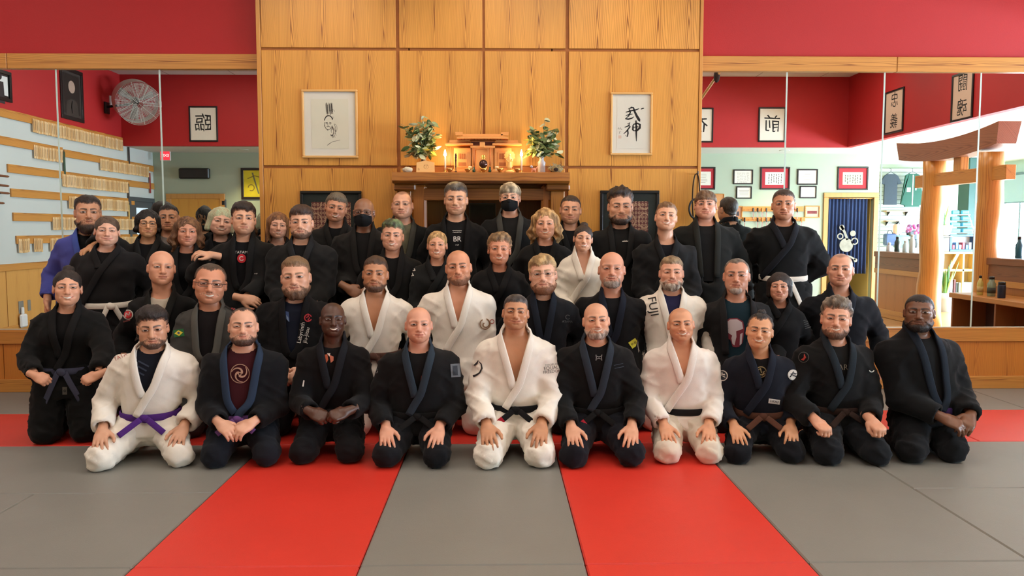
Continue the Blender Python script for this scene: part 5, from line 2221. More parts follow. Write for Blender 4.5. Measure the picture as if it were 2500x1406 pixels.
# plaque with drawn animal, rock, nest, small figure
pq = empty('wooden_plaque', (shelf_pt(1039, 6.90), 6.90, ZS), 0, 'house-shaped pale wooden votive plaque leaning at mantel left', 'plaque')
MPV = Matrix(((1, 0, 0, 0), (0, 0, -1, 0), (0, 1, 0, 0), (0, 0, 0, 1)))
MB().prism([(-.079, 0), (.079, 0), (.076, .082), (0, .100), (-.076, .082)], MPV, .012).build('board', pmat('plaque_wood', (226, 176, 110), .55, .08, 30, stretch=(1, 1, 6)), pq)
for s2, nmx in ((ring2(.020, .0215, 24, 0, 360, .006, .046), 'outline'), (ring2(.009, .0105, 18, 200, 520, .0, .044), 'muzzle'), (ring2(.003, .005, 10, 0, 360, -.008, .056), 'eye_mark'), (ring2(.003, .005, 10, 0, 360, .014, .056), 'eye_mark'), (stroke2([(-.062, .036), (-.062, .014)], .004), 'brush_line'), (stroke2([(-.052, .030), (-.052, .014)], .003), 'brush_line')):
    mesh_obj(nmx, [(x, -.0125, z) for x, z in s2[0]], s2[1], pmat('plaque_ink', (150, 100, 56), .8), pq)
pq.rotation_euler = (-.06, 0, 0)


def lumpy(r, seed, amp, n=(22, 14)):
    m = MB().sphere((0, 0, 0), r, n[0], n[1])
    V = np.array(m.v, dtype=np.float32)
    N = V / np.linalg.norm(V, axis=1)[:, None]
    d_ = (vnoise(V, 28, seed) - .5) * amp + (vnoise(V, 70, seed + 4) - .5) * amp * .5
    m.v = [tuple(v) for v in V + N * d_[:, None]]
    return m


rk = lumpy((.048, .034, .026), 3, .022).build('rock', pmat('pale_rock', (196, 186, 164), .9, .25, 30, .5, 60), None, True)
rk.location = (shelf_pt(995, 6.92), 6.92, ZS + .022)
tag(rk, 'pale rough rock lying at the left end of the mantel', 'rock')
nest = empty('bird_nest', (shelf_pt(1357, 6.92), 6.92, ZS), 0, 'dried moss and twig nest with dark hollow at mantel right', 'nest')
lumpy((.058, .042, .034), 8, .034).build('moss', pmat('dry_moss', (140, 122, 84), .95, .4, 60, .8, 90), nest, True).location = (0, 0, .030)
MB().sphere((0, -.036, .024), (.022, .010, .016), 12, 8).build('hollow', pmat('nest_hollow_shade', (36, 22, 16), .95), nest, True)  # solid dark lump, the shade of the hollow put into its colour
rr = random.Random(5)
for q in range(16):
    a = rr.uniform(0, math.pi)
    p0 = Vector((.05 * math.cos(a), -.02 + rr.uniform(-.02, .02), .03 + .028 * math.sin(a)))
    dv = Vector((rr.uniform(-1, 1), rr.uniform(-.5, .2), rr.uniform(-.2, .8))).normalized() * .025
    MB().tube([p0 - dv, p0, p0 + dv + Vector((0, 0, .004))], .0022, 5).build('twig', pmat('grey_twig', (150, 140, 112), .9), nest)
hf = empty('small_figurine', (shelf_pt(1303, 6.89), 6.89, ZS), 0, 'small pinkish animal figurine beside the right vase', 'figurine')
M_PINKC = pmat('pink_clay', (212, 140, 108), .5, .2, 40)
MB().sphere((0, 0, .026), (.022, .010, .012), 12, 8).tube([(-.014, 0, .022), (-.018, 0, .0)], .005, 6).tube([(.012, 0, .022), (.016, -.002, .0)], .005, 6).tube([(.016, 0, .03), (.030, -.002, .042), (.034, -.002, .052)], [.006, .005, .003], 6).build('body', M_PINKC, hf, True)
MB().sphere((-.020, -.002, .048), (.013, .011, .012), 12, 8).build('head', pmat('grey_clay', (150, 142, 150), .5), hf, True)


# vases with leafy branches
def leaf_mesh(L, W):
    vs, fs = [], []
    n = 5
    for i in range(n + 1):
        t = i / n
        w = W * math.sin(math.pi * min(1, t * .92 + .06)) ** .8 * (1 - .25 * t)
        z = .18 * L * math.sin(t * 2.2) * -.6
        vs += [(-w, t * L, z + .12 * w), (0, t * L, z - .02 * L), (w, t * L, z + .12 * w)]
    for i in range(n):
        fs += [(i * 3, i * 3 + 1, i * 3 + 4, i * 3 + 3), (i * 3 + 1, i * 3 + 2, i * 3 + 5, i * 3 + 4)]
    return vs, fs


M_LEAF = [pmat('leaf_dark', (88, 110, 64), .4, .25, 40), pmat('leaf_mid', (142, 156, 106), .4, .25, 40), pmat('leaf_pale', (200, 202, 164), .45, .2, 40), pmat('leaf_candle_glow', (150, 150, 66), .45, .2, 40)]  # reflected light put into the paler leaf colours
lv, lf = leaf_mesh(.060, .0185)
LM = []
for m in M_LEAF:
    me = bpy.data.meshes.new('leaf')
    me.from_pydata(lv, [], lf)
    me.polygons.foreach_set('use_smooth', [True] * len(lf))
    me.materials.append(m)
    LM.append(me)


def bouquet(pxx, label, seed, cx, w_, ztop, zbot, vase_prof, vase_mat, glowside):
    r = random.Random(seed)
    Y = 6.985
    v = empty('vase_of_leaves', (shelf_pt(pxx, Y), Y, ZS), 0, label, 'plant', 'leafy vases flanking the shrine')
    MB().lathe(vase_prof, (0, 0, 0), 20).build('vase', vase_mat, v, True)
    top = vase_prof[-1][1]
    n = 0
    for b in range(34):
        a = r.uniform(0, 2 * math.pi)
        t = r.random() ** .55 * .85
        tip = Vector((cx + w_ * t * math.cos(a), -.02 + .10 * t * math.sin(a), zbot + (ztop - zbot) * r.uniform(.05, 1) * (1 - .45 * t * t)))
        base = Vector((0, 0, top - .02))
        mid = base.lerp(tip, .5) + Vector((0, 0, .03))
        MB().tube([base, mid, tip], [.003, .0025, .0012], 5).build('stem', M_LEAF[0], v)
        for q in range(8):
            u = .36 + .64 * (q + 1) / 8
            p = (base.lerp(mid, u * 2) if u < .5 else mid.lerp(tip, u * 2 - 1))
            c = 0 if r.random() < .26 else 1 if r.random() < .5 else 2
            if (p.x - cx) * glowside > .05 and p.z < (ztop + zbot) / 2 and r.random() < .5:
                c = 3  # yellow candle glow put into the leaf colour on the candle side
            o = bpy.data.objects.new('leaf', LM[c])
            link(o, v)
            o.location = p
            o.rotation_euler = (r.uniform(-.9, .6), r.uniform(-.8, .8), r.uniform(0, 2 * math.pi))
            s = r.uniform(.85, 1.45)
            o.scale = (s, s, s)
            n += 1


vp1 = [(.034, 0), (.042, .03), (.040, .07), (.024, .105), (.020, .125), (.028, .14)]
vp2 = [(.030, 0), (.033, .012), (.033, .075), (.036, .09), (.022, .108), (.017, .125), (.026, .142)]
bouquet(1035, 'leafy green branches in a brown vase left of the shrine', 3, -.015, .195, .50, .12, vp1, pmat('brown_vase', (92, 64, 48), .35, .2, 30), 1)
bouquet(1322, 'leafy green branches in a blue-white vase right of the shrine', 9, .01, .180, .48, .13, vp2, pmat('blue_white_vase', (176, 170, 172), .25, .3, 26), -1)


# ------------------------------------------------------------------ seen in the mirrors: the back of the room
D1, D2 = 14.9, 16.2
NY = (0, 1, 0)
BRUSH = {}


def kanji(s, size):
    return T_cjk(s, size)


def T_cjk(s, size):
    v, f = text_mesh(s, size)
    # brush-like unevenness
    out = []
    for x, y in v:
        k = size * .022
        out.append((x + k * math.sin(y / size * 9 + x / size * 5), y + k * math.sin(x / size * 11 + y / size * 3) + .05 * x))
    return out, f


pict_px('framed_kanji', 462, 259, 532, 346, D1, NY, .028, M_BLACK, 'framed single kanji on the red wall, reflected in left mirror', art=M_PAPER, strokes=[(kanji('臨', .34), M_INK)])
pict_px('framed_kanji', 1672, 263, 1741, 348, D1, NY, .028, M_BLACK, 'framed single kanji half hidden behind the panels in right mirror', art=M_PAPER, strokes=[(kanji('在', .34), M_INK)])
pict_px('framed_kanji', 1851, 262, 1918, 347, D1, NY, .028, M_BLACK, 'framed single kanji beside the mirror seam in right mirror', art=M_PAPER, strokes=[(kanji('前', .34), M_INK)])


def pict_side(name, x0, x1, yc, h_px, Xw, nx, fw, label, strokes, art=M_PAPER, mount=None, mw=0, w_fix=None):
    """picture on a side wall x = Xw; pixel columns x0, x1 of its reflection"""
    def Dof(x):
        d = ray(x, 560)
        return Xw / d.x * d.y
    Da, Db = Dof(x0), Dof(x1)
    ya, yb = 2 * YM - Da, 2 * YM - Db
    Dm = (Da + Db) / 2
    z = rf((x0 + x1) / 2, yc, Dm).z
    h = h_px * Dm / FPX
    return picture(name, Vector((Xw, (ya + yb) / 2, z)), (nx, 0, 0), w_fix or abs(yb - ya), h, fw, M_BLACK, label, strokes=strokes, art=art, mount=mount, mw=mw)


M_PINKP = pmat('aged_paper', (206, 176, 156), .85, .03, 10)
pict_side('framed_kanji_scroll', 2152, 2197, 272, 104, BX, -1, .03, 'framed two-character calligraphy on the lobby bulkhead, farther one', [(sc2(kanji('忠', .26), 1, 0, .17), M_INK), (sc2(kanji('義', .26), 1, 0, -.17), M_INK)], art=M_PINKP)
pict_side('framed_kanji_scroll', 2312, 2364, 235, 116, BX, -1, .03, 'framed two-character calligraphy on the lobby bulkhead, nearer one', [(sc2(kanji('闘', .26), 1, 0, .17), M_INK), (sc2(kanji('魂', .26), 1, 0, -.17), M_INK)], art=M_PINKP)
M_PHOTOD = pmat('dark_portrait_photo', (34, 28, 24), .5, .3, 6)
dk = [(shield(.10), pmat('face_tone', (176, 150, 134), .6)), (poly2([(-.20, -.36), (.20, -.36), (.15, -.12), (.05, -.08), (-.05, -.08), (-.15, -.12)]), pmat('dark_robe_print', (54, 46, 40), .6)), (stroke2([(.0, -.10), (.03, -.2), (.01, -.3)], .02), pmat('face_tone', (176, 150, 134), .6))]
dk = [(([(x, y + .12) for x, y in dk[0][0][0]], dk[0][0][1]), dk[0][1])] + dk[1:]
pict_side('portrait_photograph', 160, 214, 231, 122, LX, 1, .06, 'dark framed portrait photograph on the red wall near the fan', dk, art=M_PHOTOD, mount=pmat('dark_brown_mount', (58, 50, 46), .6), mw=.04)
gp = [(poly2([(-.30 + .22 * k, -.25), (-.10 + .22 * k, -.25), (-.12 + .22 * k, .05), (-.28 + .22 * k, .05)]), pmat('dark_suit_print', (46, 34, 36), .7)) for k in range(3)] + [((lambda q: ([(x - .2 + .22 * k, y + .12) for x, y in q[0]], q[1]))(shield(.05)), pmat('dark_suit_print', (46, 34, 36), .7)) for k in range(3)]
pict_side('group_photograph', -60, 42, 200, 74, LX, 1, .05, 'black framed group photograph at the left mirror edge', gp, art=pmat('white_photo_paper', (222, 222, 220), .6), mount=M_BLACK, mw=.03)

# framed certificates along the green wall
M_REDM = pmat('crimson_mount', (176, 32, 44), .7)
M_DF = pmat('dark_wood_frame', (40, 32, 30), .4)


def lines(w, h, n, m=M_PENCIL2, vert=False, wd=.008, seed=1):
    r = random.Random(seed)
    out = []
    for k in range(n):
        t = -.5 + (k + .5) / n
        if vert:
            y0 = h * .5 - .01
            while y0 > -h * .45:
                L = r.uniform(.02, .06)
                out.append((stroke2([(t * w, y0), (t * w + r.uniform(-.008, .008), y0 - L)], wd), m))
                y0 -= L + .014
        else:
            a = r.uniform(.25, .48) * w
            out.append((stroke2([(-a, t * h), (a, t * h)], wd), m))
    return out


pict_px('framed_certificate', 1684, 408, 1746, 463, D2, NY, .03, M_DF, 'red-matted certificate partly hidden by the pine panels in right mirror', mount=M_REDM, mw=.06, strokes=lines(.22, .2, 6))
pict_px('framed_certificate', 1790, 414, 1838, 450, D2, NY, .024, M_BLACK, 'black framed certificate, upper one left of red-matted scroll', strokes=lines(.25, .2, 9, vert=True, wd=.006, seed=3))
pict_px('framed_certificate', 1797, 455, 1835, 485, D2, NY, .022, M_BLACK, 'black framed certificate, lower one left of red-matted scroll', strokes=lines(.22, .12, 4, seed=5))
pict_px('framed_certificate', 1856, 408, 1928, 463, D2, NY, .03, M_DF, 'red-matted calligraphy certificate crossed by the mirror seam', mount=M_REDM, mw=.07, strokes=lines(.30, .2, 6, M_PENCIL, True, .014, 7))
pict_px('framed_certificate', 1946, 413, 1996, 451, D2, NY, .024, M_BLACK, 'black framed blank-looking certificate, upper one beside yellow light patch', strokes=lines(.22, .16, 3, seed=8))
pict_px('framed_certificate', 1952, 454, 1993, 484, D2, NY, .022, M_BLACK, 'black framed certificate, lower one beside yellow light patch', strokes=lines(.2, .1, 3, seed=9))
pict_px('framed_certificate', 2044, 407, 2119, 464, D2, NY, .03, M_DF, 'red-matted calligraphy certificate above the curtained doorway', mount=M_REDM, mw=.08, art=pmat('green_tint_paper', (200, 206, 172), .8), strokes=lines(.36, .16, 7, M_PENCIL, True, .016, 11))
phm = pmat('photo_people_dark', (56, 52, 60), .6, .4, 12)
pict_px('small_wood_frame', 1776, 503, 1812, 534, D2, NY, .022, M_TRIM, 'small wood framed photo of three people above the knife rack', art=pmat('warm_photo', (180, 128, 96), .6, .2, 9), strokes=[(poly2([(-.09, -.07), (-.03, -.07), (-.035, .02), (-.08, .02)]), phm), (poly2([(.0, -.07), (.09, -.07), (.08, .02), (.01, .02)]), phm)])
pict_px('small_wood_frame', 1964, 502, 2001, 532, D2, NY, .022, M_TRIM, 'small wood framed photo of a red-clad crowd beside doorway', art=pmat('pale_photo', (196, 176, 150), .6, .2, 9), strokes=[(poly2([(-.10, -.04), (.10, -.04), (.10, .02), (-.10, .02)]), pmat('crowd_red', (122, 40, 40), .6, .6, 30))])
pict_px('yellow_painting', 589, 410, 650, 487, D2, NY, .05, M_DF, 'dark framed yellow painting near the panels in left mirror', art=pmat('yellow_painting', (224, 206, 44), .6, .25, 5), strokes=[(stroke2([(-.10, -.2), (-.04, .0), (.02, .22)], .03), pmat('paint_grey', (120, 120, 90), .7)), (ring2(.05, .07, 20, 0, 300, .05, -.08), pmat('paint_ochre', (150, 130, 50), .7)), (stroke2([(-.16, .12), (-.02, .16), (.12, .10)], .02), pmat('paint_ochre', (150, 130, 50), .7))])

# knife racks: board with pegs and hanging knives
rk_n = 0
for x0, x1, y0, y1, lab in ((1813, 1962, 504, 516, 'long wooden knife rack, upper one on the green wall'), (1813, 1966, 530, 540, 'wooden weapon rack in the middle on the green wall'), (1811, 1850, 557, 566, 'short wooden rack, lowest one on the green wall')):
    a, b = rf(x0, y0, D2 - .03), rf(x1, y1, D2 - .03)
    o = empty('knife_rack', (min(a.x, b.x), YG, b.z), 0, lab, 'rack', 'wooden racks on the green wall')
    w_ = abs(b.x - a.x)
    MB().bbox(0, w_, 0, .03, 0, a.z - b.z, .004).build('board', M_TRIM, o)
    r = random.Random(rk_n)
    rk_n += 1
    for q in range(max(2, int(w_ / .09))):
        x = .04 + q * .09
        if r.random() < (.75 if rk_n < 3 else .2):
            h_ = MB().bbox(x - .012, x + .012, .03, .05, -.02, .07, .004).build('knife_handle', [M_BLACK, M_TRIMZ, M_GREYF][q % 3], o)
            MB().prism([(-.010, -.16), (.008, -.14), (.010, -.02), (-.010, -.02)], Matrix(((1, 0, 0, x), (0, 0, 1, .038), (0, 1, 0, 0), (0, 0, 0, 1))), .003).build('blade', pmat('blade_steel', (188, 190, 186), .25, metal=.8), h_)
        else:
            MB().tube([(x, .03, .03), (x, .06, .035)], .005, 6).build('peg', M_TRIMZ, o)
pict_px('dark_plaque', 1780, 538, 1807, 580, D2, NY, .006, pmat('dark_green_board', (28, 44, 38), .6), 'dark green plaque with gold crest under the small photo', art=pmat('dark_green_board', (28, 44, 38), .6), strokes=[(ring2(.012, .026, 16, 0, 360, -.0, .10), pmat('gold_crest', (206, 186, 110), .5)), (poly2([(-.05, .03), (.05, .03), (.05, .045), (-.05, .045)]), pmat('dull_gold', (120, 120, 90), .6))])
pict_px('wood_notice_board', 1706, 473, 1767, 570, D2, NY, .014, M_TRIMZ, 'upright wooden board on the green wall behind the heavyset man', art=veneer('board_pine', (206, 150, 92), (180, 118, 64), .2, .1))

# doorway with the blue curtain
M_OAK = veneer('door_casing_wood', (204, 150, 78), (168, 112, 52), .12, .3, 1, 'Z', 120)
dz0 = DWT
struct('trim_20', MB().bbox(DW0 - .095, DW0, YG, YG + .03, 0, dz0 + .0, .004).bbox(DW1, DW1 + .095, YG, YG + .03, 0, dz0, .004).bbox(DW0 - .095, DW1 + .095, YG, YG + .03, dz0, dz0 + .095, .004), M_OAK)
cur = empty('door_curtain', (DW0 + .02, YG - .02, dz0 - .02), 0, 'dark blue split curtain with pale flower emblem in doorway', 'curtain')
M_NAVY = pmat('navy_cloth', (28, 48, 88), .85, .15, 12)
cwid = (rf(2117, 560, 16.2).x - DW0 - .02)
chh = dz0 - .02 - rf(2060, 668, 16.2).z


def curtain_half(x0, x1, ph):
    vs, fs = [], []
    n, m = 40, 8
    for j in range(m + 1):
        for i in range(n + 1):
            t = i / n
            amp = .012 + .020 * j / m
            vs.append((x0 + (x1 - x0) * t + .02 * (j / m) * (t - .5), amp * math.sin(t * 34 + ph), -chh * j / m))
    for j in range(m):
        for i in range(n):
            a = j * (n + 1) + i
            fs.append((a, a + 1, a + n + 2, a + n + 1))
    return MB().add(vs, fs)


for h_, (a, b) in enumerate(((0, cwid * .50), (cwid * .505, cwid))):
    o = curtain_half(a, b, h_).build('curtain_half', M_NAVY, cur, True)
    o.modifiers.new('thickness', 'SOLIDIFY').thickness = .004
MB().tube([(-.02, 0, .0), (DW1 - DW0, 0, 0)], .012, 8).build('rod', M_OAK, cur, True)
M_EMB = pmat('emblem_cream', (150, 146, 132), .8, .3, 14)
cxe, cze = cwid * .46, -chh * .58
for s2 in (([(cxe + .14 * math.cos(a), cze - .06 + .14 * math.sin(a)) for a in [2 * math.pi * k / 22 for k in range(22)]], [tuple(range(22))]), ring2(.05, .075, 20, 0, 360, cxe + .17, cze + .02), ring2(.04, .065, 20, 0, 360, cxe - .13, cze + .12), ring2(.0, .06, 16, 0, 360, cxe + .13, cze + .18), ring2(.0, .055, 16, 0, 360, cxe - .10, cze + .30), stroke2([(cxe + .02, cze + .05), (cxe - .04, cze + .2), (cxe - .12, cze + .34)], .05), stroke2([(cxe + .02, cze - .28), (cxe + .10, cze - .30), (cxe + .2, cze - .36)], .035), ring2(.0, .04, 12, 0, 360, cxe + .20, cze - .37)):
    mesh_obj('emblem', [(x, .050, z) for x, z in s2[0]], s2[1], M_EMB, cur)
# shelves glimpsed beyond the curtain
for z in (1.0, 1.55):
    struct('trim_%d' % (30 + int(z * 10)), MB().box(DW1 - .35, DW1 + .05, YG - 1.38, YG - 1.1, z, z + .03), M_OAK)

# wooden door at the left, exit sign, loudspeaker
a, b = rf(409, 560, D2), rf(552, 560, D2)
zt = rf(480, 473, D2).z
dr_ = struct('door_1', MB().bbox(min(a.x, b.x) + .1, max(a.x, b.x) - .1, YG, YG + .02, 0, zt - .1, .003), veneer('door_veneer', (206, 152, 62), (176, 116, 40), .2, .5, 1, 'Z', 120))
MB().bbox(min(a.x, b.x), min(a.x, b.x) + .1, YG, YG + .035, 0, zt - .1, .004).bbox(max(a.x, b.x) - .1, max(a.x, b.x), YG, YG + .035, 0, zt - .1, .004).bbox(min(a.x, b.x), max(a.x, b.x), YG, YG + .035, zt - .1, zt, .004).build('casing', M_OAK, dr_)
MB().sphere((max(a.x, b.x) - .17, YG + .05, 1.0), .03, 12, 8).build('door_handle', M_BRASS, dr_, True)
sp_ = empty('wall_speaker', tuple(rf(477, 424, D2)), 0, 'black wall loudspeaker left of the yellow painting in mirror', 'speaker')
MB().bbox(-.30, .30, 0, .10, -.105, .105, .02).build('cabinet', M_BLACK, sp_)
MB().bbox(-.26, .26, .10, .108, -.08, .08, .003).build('grille', pmat('speaker_grille', (44, 40, 38), .8, .3, 200), sp_)
ex = empty('exit_sign', tuple(rf(404, 380, 16.0)), 0, 'lit red exit sign hanging beside the mirror seam', 'sign')
MB().bbox(-.10, .10, -.02, .02, -.10, .10, .006).build('housing', pmat('sign_white', (220, 210, 206), .5), ex)
MB().box(-.09, .09, .0205, .0225, -.085, .085).build('face', pmat('sign_red', (214, 60, 70), .5, emit=(220, 40, 54), estr=.9), ex)
v2, f2 = text_mesh('EXIT', .075)
mesh_obj('lettering', [(-x, .024, y) for x, y in v2], [tuple(reversed(q)) for q in f2], pmat('sign_letter', (250, 220, 220), .5, emit=(255, 210, 210), estr=1.), ex)
kp = empty('door_keypad', tuple(rf(547, 498, D2)), 0, 'small dark keypad box beside the wooden door', 'keypad')
MB().bbox(-.05, .05, 0, .035, -.09, .09, .006).build('case', M_GREYF, kp)
MB().bbox(-.03, .03, .034, .042, -.02, .06, .004).build('key_panel', M_BLACK, kp)

# grey door on the left wall behind the bulkhead
g0, g1 = 2 * YM - 16.15, 2 * YM - 15.05
gd = struct('door_2', MB().bbox(LX, LX + .02, g0 + .08, g1 - .08, 0, 2.02, .003), pmat('grey_door_paint', (70, 78, 82), .5, .05, 6))
MB().bbox(LX, LX + .035, g0, g0 + .08, 0, 2.02, .004).bbox(LX, LX + .035, g1 - .08, g1, 0, 2.02, .004).bbox(LX, LX + .035, g0, g1, 2.02, 2.1, .004).build('casing', pmat('grey_door_paint', (70, 78, 82), .5), gd)
MB().box(LX + .02, LX + .024, g0 + .3, g1 - .3, 1.2, 1.9).build('pane', pmat('door_glass_glow', (190, 206, 214), .1, emit=(190, 210, 225), estr=.4), gd)  # pane made to glow, standing for light behind the door glass

# wainscot of the left wall
wz = 1.0
wl = struct('wainscot_left', MB().box(LX, LX + .014, YB, YM - .04, 0, wz - .1), M_GROOVE)
yy = YB
k = 0
while yy < YM - .1:
    y1 = min(yy + 1.22, YM - .045)
    MB().bbox(LX + .014, LX + .022, yy + .006, y1 - .006, .12, wz - .1, .002).build('panel', veneer('left_wainscot_pine_%d' % (k % 2), (214, 158, 82), (184, 122, 54), .28, .2 * k, 1, 'Z', 120), wl)
    yy = y1
    k += 1
struct('trim_40', MB().bbox(LX, LX + .035, YB, YM - .04, wz - .1, wz, .005), M_TRIMY)
struct('baseboard_side', MB().bbox(LX, LX + .03, YB, YM - .04, 0, .12, .004), M_TRIMY)
ot = empty('wall_outlet', (LX + .022, 0, 0), 0, 'steel wall outlet with a white charger hanging below it, reflected at left', 'outlet')
Do = -6.88 / ray(42, 560).x * ray(42, 560).y
po = rf(42, 750, Do)
ot.location = (LX + .022, po.y, po.z)
MB().bbox(0, .008, -.06, .06, -.09, .09, .003).build('plate', pmat('steel_plate', (170, 170, 166), .35, metal=.7), ot)
MB().bbox(.008, .05, -.085, .085, -.29, -.10, .03).bbox(.008, .035, -.03, .03, -.10, .0, .008).build('charger', pmat('white_plastic', (226, 226, 226), .35), ot)
sw = tag(MB().bbox(0, .008, -.035, .035, -.08, .08, .003).build('switch_plate', pmat('steel_plate', (170, 170, 166), .35, metal=.7)), 'narrow steel switch plate beside the outlet, reflected at left', 'switch')
Do = -6.88 / ray(62, 560).x * ray(62, 560).y
po = rf(62, 745, Do)
sw.location = (LX + .022, po.y, po.z)

# name-tag racks on the left wall
M_TAG = [pmat('name_tag_wood_%d' % k, c, .6, .12, 60) for k, c in enumerate(((226, 186, 130), (214, 170, 112), (234, 200, 150)))]
M_TAGT = pmat('name_tag_foot', (110, 66, 40), .7)
tagm = []
for k in range(3):
    m = MB().bbox(0, .010, -.019, .019, -.20, 0, .003)
    me = bpy.data.meshes.new('name_tag')
    me.from_pydata(m.v, [], m.f)
    me.materials.append(M_TAG[k])
    tagm.append(me)
m = MB().bbox(.0105, .0112, -.004, .004, -.165, -.03, .0002)
ink_me = bpy.data.meshes.new('tag_ink')
ink_me.from_pydata(m.v, [], m.f)
ink_me.materials.append(pmat('tag_ink', (96, 66, 44), .8))


def Dleft(x):
    d = ray(x, 560)
    return LX / d.x * d.y


# (rail z, rail pixel ends, tag runs in pixels, label)
RAILS = [(3.13, (-60, 318), [(85, 316)], 'topmost name-tag rail along the red and white boundary'),
         (2.745, (-60, 158), [(86, 157)], 'second name-tag rail, left half with a short run of tags'),
         (2.72, (162, 392), [(246, 366)], 'second name-tag rail, right half ending at the red stick'),
         (2.37, (23, 146), [], 'bare wooden rail, third from the top'),
         (2.37, (150, 392), [(152, 314)], 'third name-tag rail, full of tags below the fan'),
         (2.03, (28, 328), [(166, 313)], 'fourth name-tag rail from the top on the left wall'),
         (1.69, (31, 330), [(124, 330)], 'fifth name-tag rail from the top on the left wall'),
         (1.36, (36, 335), [(38, 70), (76, 102), (116, 330)], 'lowest name-tag rail, reflected beside the blue gi')]
rr = random.Random(11)
for z, (x0, x1), runs, lab in RAILS:
    ya, yb = 2 * YM - Dleft(x0), 2 * YM - Dleft(x1)
    yb = max(yb, YB + .01 if z > SOF else YG + .02)
    o = empty('name_tag_rail', (LX, ya, z), 0, lab, 'tag rack', 'name-tag rails on the left wall')
    L = ya - yb
    MB().bbox(0, .025, -L, 0, -.085, .035, .004).build('rail', M_TRIMY, o)
    for a, b in runs:
        p, q = ya - (2 * YM - Dleft(a)), ya - (2 * YM - Dleft(b))
        q = min(q, L)
        n = int((q - p) / .046)
        for i in range(n):
            t = bpy.data.objects.new('name_tag', tagm[rr.randrange(3)])
            link(t, o)
            t.location = (.026 + rr.uniform(0, .003), -(p + .023 + i * .046), -.01 + rr.uniform(-.006, .004))
            ik_ = bpy.data.objects.new('tag_ink', ink_me)
            link(ik_, t)
for x, z, c, lab in ((318, 3.05, (30, 22, 22), 'black divider stick hanging from the topmost rail'), (160, 2.72, (52, 76, 56), 'green divider stick at the end of the second rail'), (367, 2.60, (150, 30, 30), 'red divider stick at the end of the second rail'), (314, 2.34, (50, 46, 46), 'dark divider stick at the end of the third rail'), (313, 2.0, (206, 170, 96), 'yellow divider stick at the end of the fourth rail')):
    y = 2 * YM - Dleft(x)
    o = empty('divider_stick', (LX + .02, y, z), 0, lab, 'stick', 'divider sticks of the name-tag rails')
    MB().bbox(0, .012, -.022, .022, -.40, 0, .003).build('blade', pmat('stick_%s' % (c,), c, .5), o)
    MB().tube([(-.02, 0, -.01), (.02, 0, -.008)], .006, 6).build('peg', M_TRIMZ, o)
# staffs lying on wall hooks at the left edge
for i, (y, lab) in enumerate(((431, 'topmost brown staff on the wall hooks at left edge'), (454, 'second brown staff on the wall hooks at left edge'), (472, 'third brown staff on the wall hooks at left edge'), (496, 'lowest brown staff on the wall hooks at left edge'))):
    x = (22, 21, 22, 8)[i]
    Dl = Dleft(x) - .1
    p = rf(x, y, Dl)
    o = empty('wooden_staff', (LX + .09, p.y, p.z), 0, lab, 'staff', 'staffs on the left wall')
    MB().tube([(0, 0, 0), (0, .03, 0), (0, 1.7, 0)], [.010, .016, .016], 10).build('shaft', pmat('staff_brown', (120, 74, 46), .45, .2, 20), o, True)
    for q in (.25, 1.35):
        MB().tube([(-.09, q, -.02), (.0, q, -.024), (.03, q, -.01)], .008, 6).build('hook', M_BLACK, o, True)

# wall fan
fc = rf(331, 247, 14.35)
fan = empty('wall_fan', tuple(fc), 0, 'large round metal wall fan tilted down, reflected in left mirror', 'fan')
M_STEEL = pmat('fan_steel', (206, 204, 196), .4, .05, 20, metal=.3)
Mf = Matrix.Rotation(math.radians(38), 4, 'Z') @ Matrix.Rotation(math.radians(-18), 4, 'X')
R_ = .365
fr_ = MB()
ring_pts = lambda r, y, n=40: [(r * math.cos(2 * math.pi * i / n), y, r * math.sin(2 * math.pi * i / n)) for i in range(n + 1)]
head = empty('fan_head', (0, 0, 0))
head.parent = fan
head.matrix_local = Mf.inverted() if False else Matrix.Rotation(math.radians(-40), 4, 'Z') @ Matrix.Rotation(math.radians(-20), 4, 'X')
dm = MB()
vs, fs = [], []
for i in range(48):
    a = 2 * math.pi * i / 48
    for y in (-.12, .09):
        vs.append((R_ * math.cos(a), y, R_ * math.sin(a)))
for i in range(48):
    j = (i + 1) % 48
    fs.append((2 * i, 2 * j, 2 * j + 1, 2 * i + 1))
dm.add(vs, fs).build('drum', M_STEEL, head, True)
gl = MB()
for y in (.095, -.095):
    for r in np.linspace(.06, R_, 17):
        gl.tube(ring_pts(r, y + (.03 if y > 0 else -.03) * (1 - (r / R_) ** 2), 28), .0030, 3, False)
    for q in range(10):
        a = math.pi * 2 * q / 10
        gl.tube([(.05 * math.cos(a), y * 1.3, .05 * math.sin(a)), (R_ * math.cos(a), y, R_ * math.sin(a))], .004, 4, False)
gl.build('guard', M_STEEL, head, True)
MB().lathe([(.055, -.01), (.05, .01), (.02, .016)], (0, 0, 0), 16).build('badge', pmat('blue_badge', (120, 160, 206), .3), head, True).rotation_euler = (-math.pi / 2, 0, 0)
head.children[-1].location = (0, .150, 0)
for q in range(3):
    a = math.radians(30 + 120 * q)
    b_ = MB()
    vs, fs = [], []
    for i in range(6):
        r = .06 + .27 * i / 5
        for s in (-1, 1):
            aa = a + s * (.34 - .03 * i)
            vs.append((r * math.cos(aa), s * .035, r * math.sin(aa)))
    for i in range(5):
        fs.append((2 * i, 2 * i + 1, 2 * i + 3, 2 * i + 2))
    o = b_.add(vs, fs).build('blade', pmat('fan_blade', (140, 136, 128), .4, metal=.5), head, True)
    o.modifiers.new('thickness', 'SOLIDIFY').thickness = .003
MB().lathe([(.06, -.07), (.07, 0), (.05, .05)], (0, 0, 0), 14).build('motor', M_BLACK, head, True).rotation_euler = (-math.pi / 2, 0, 0)
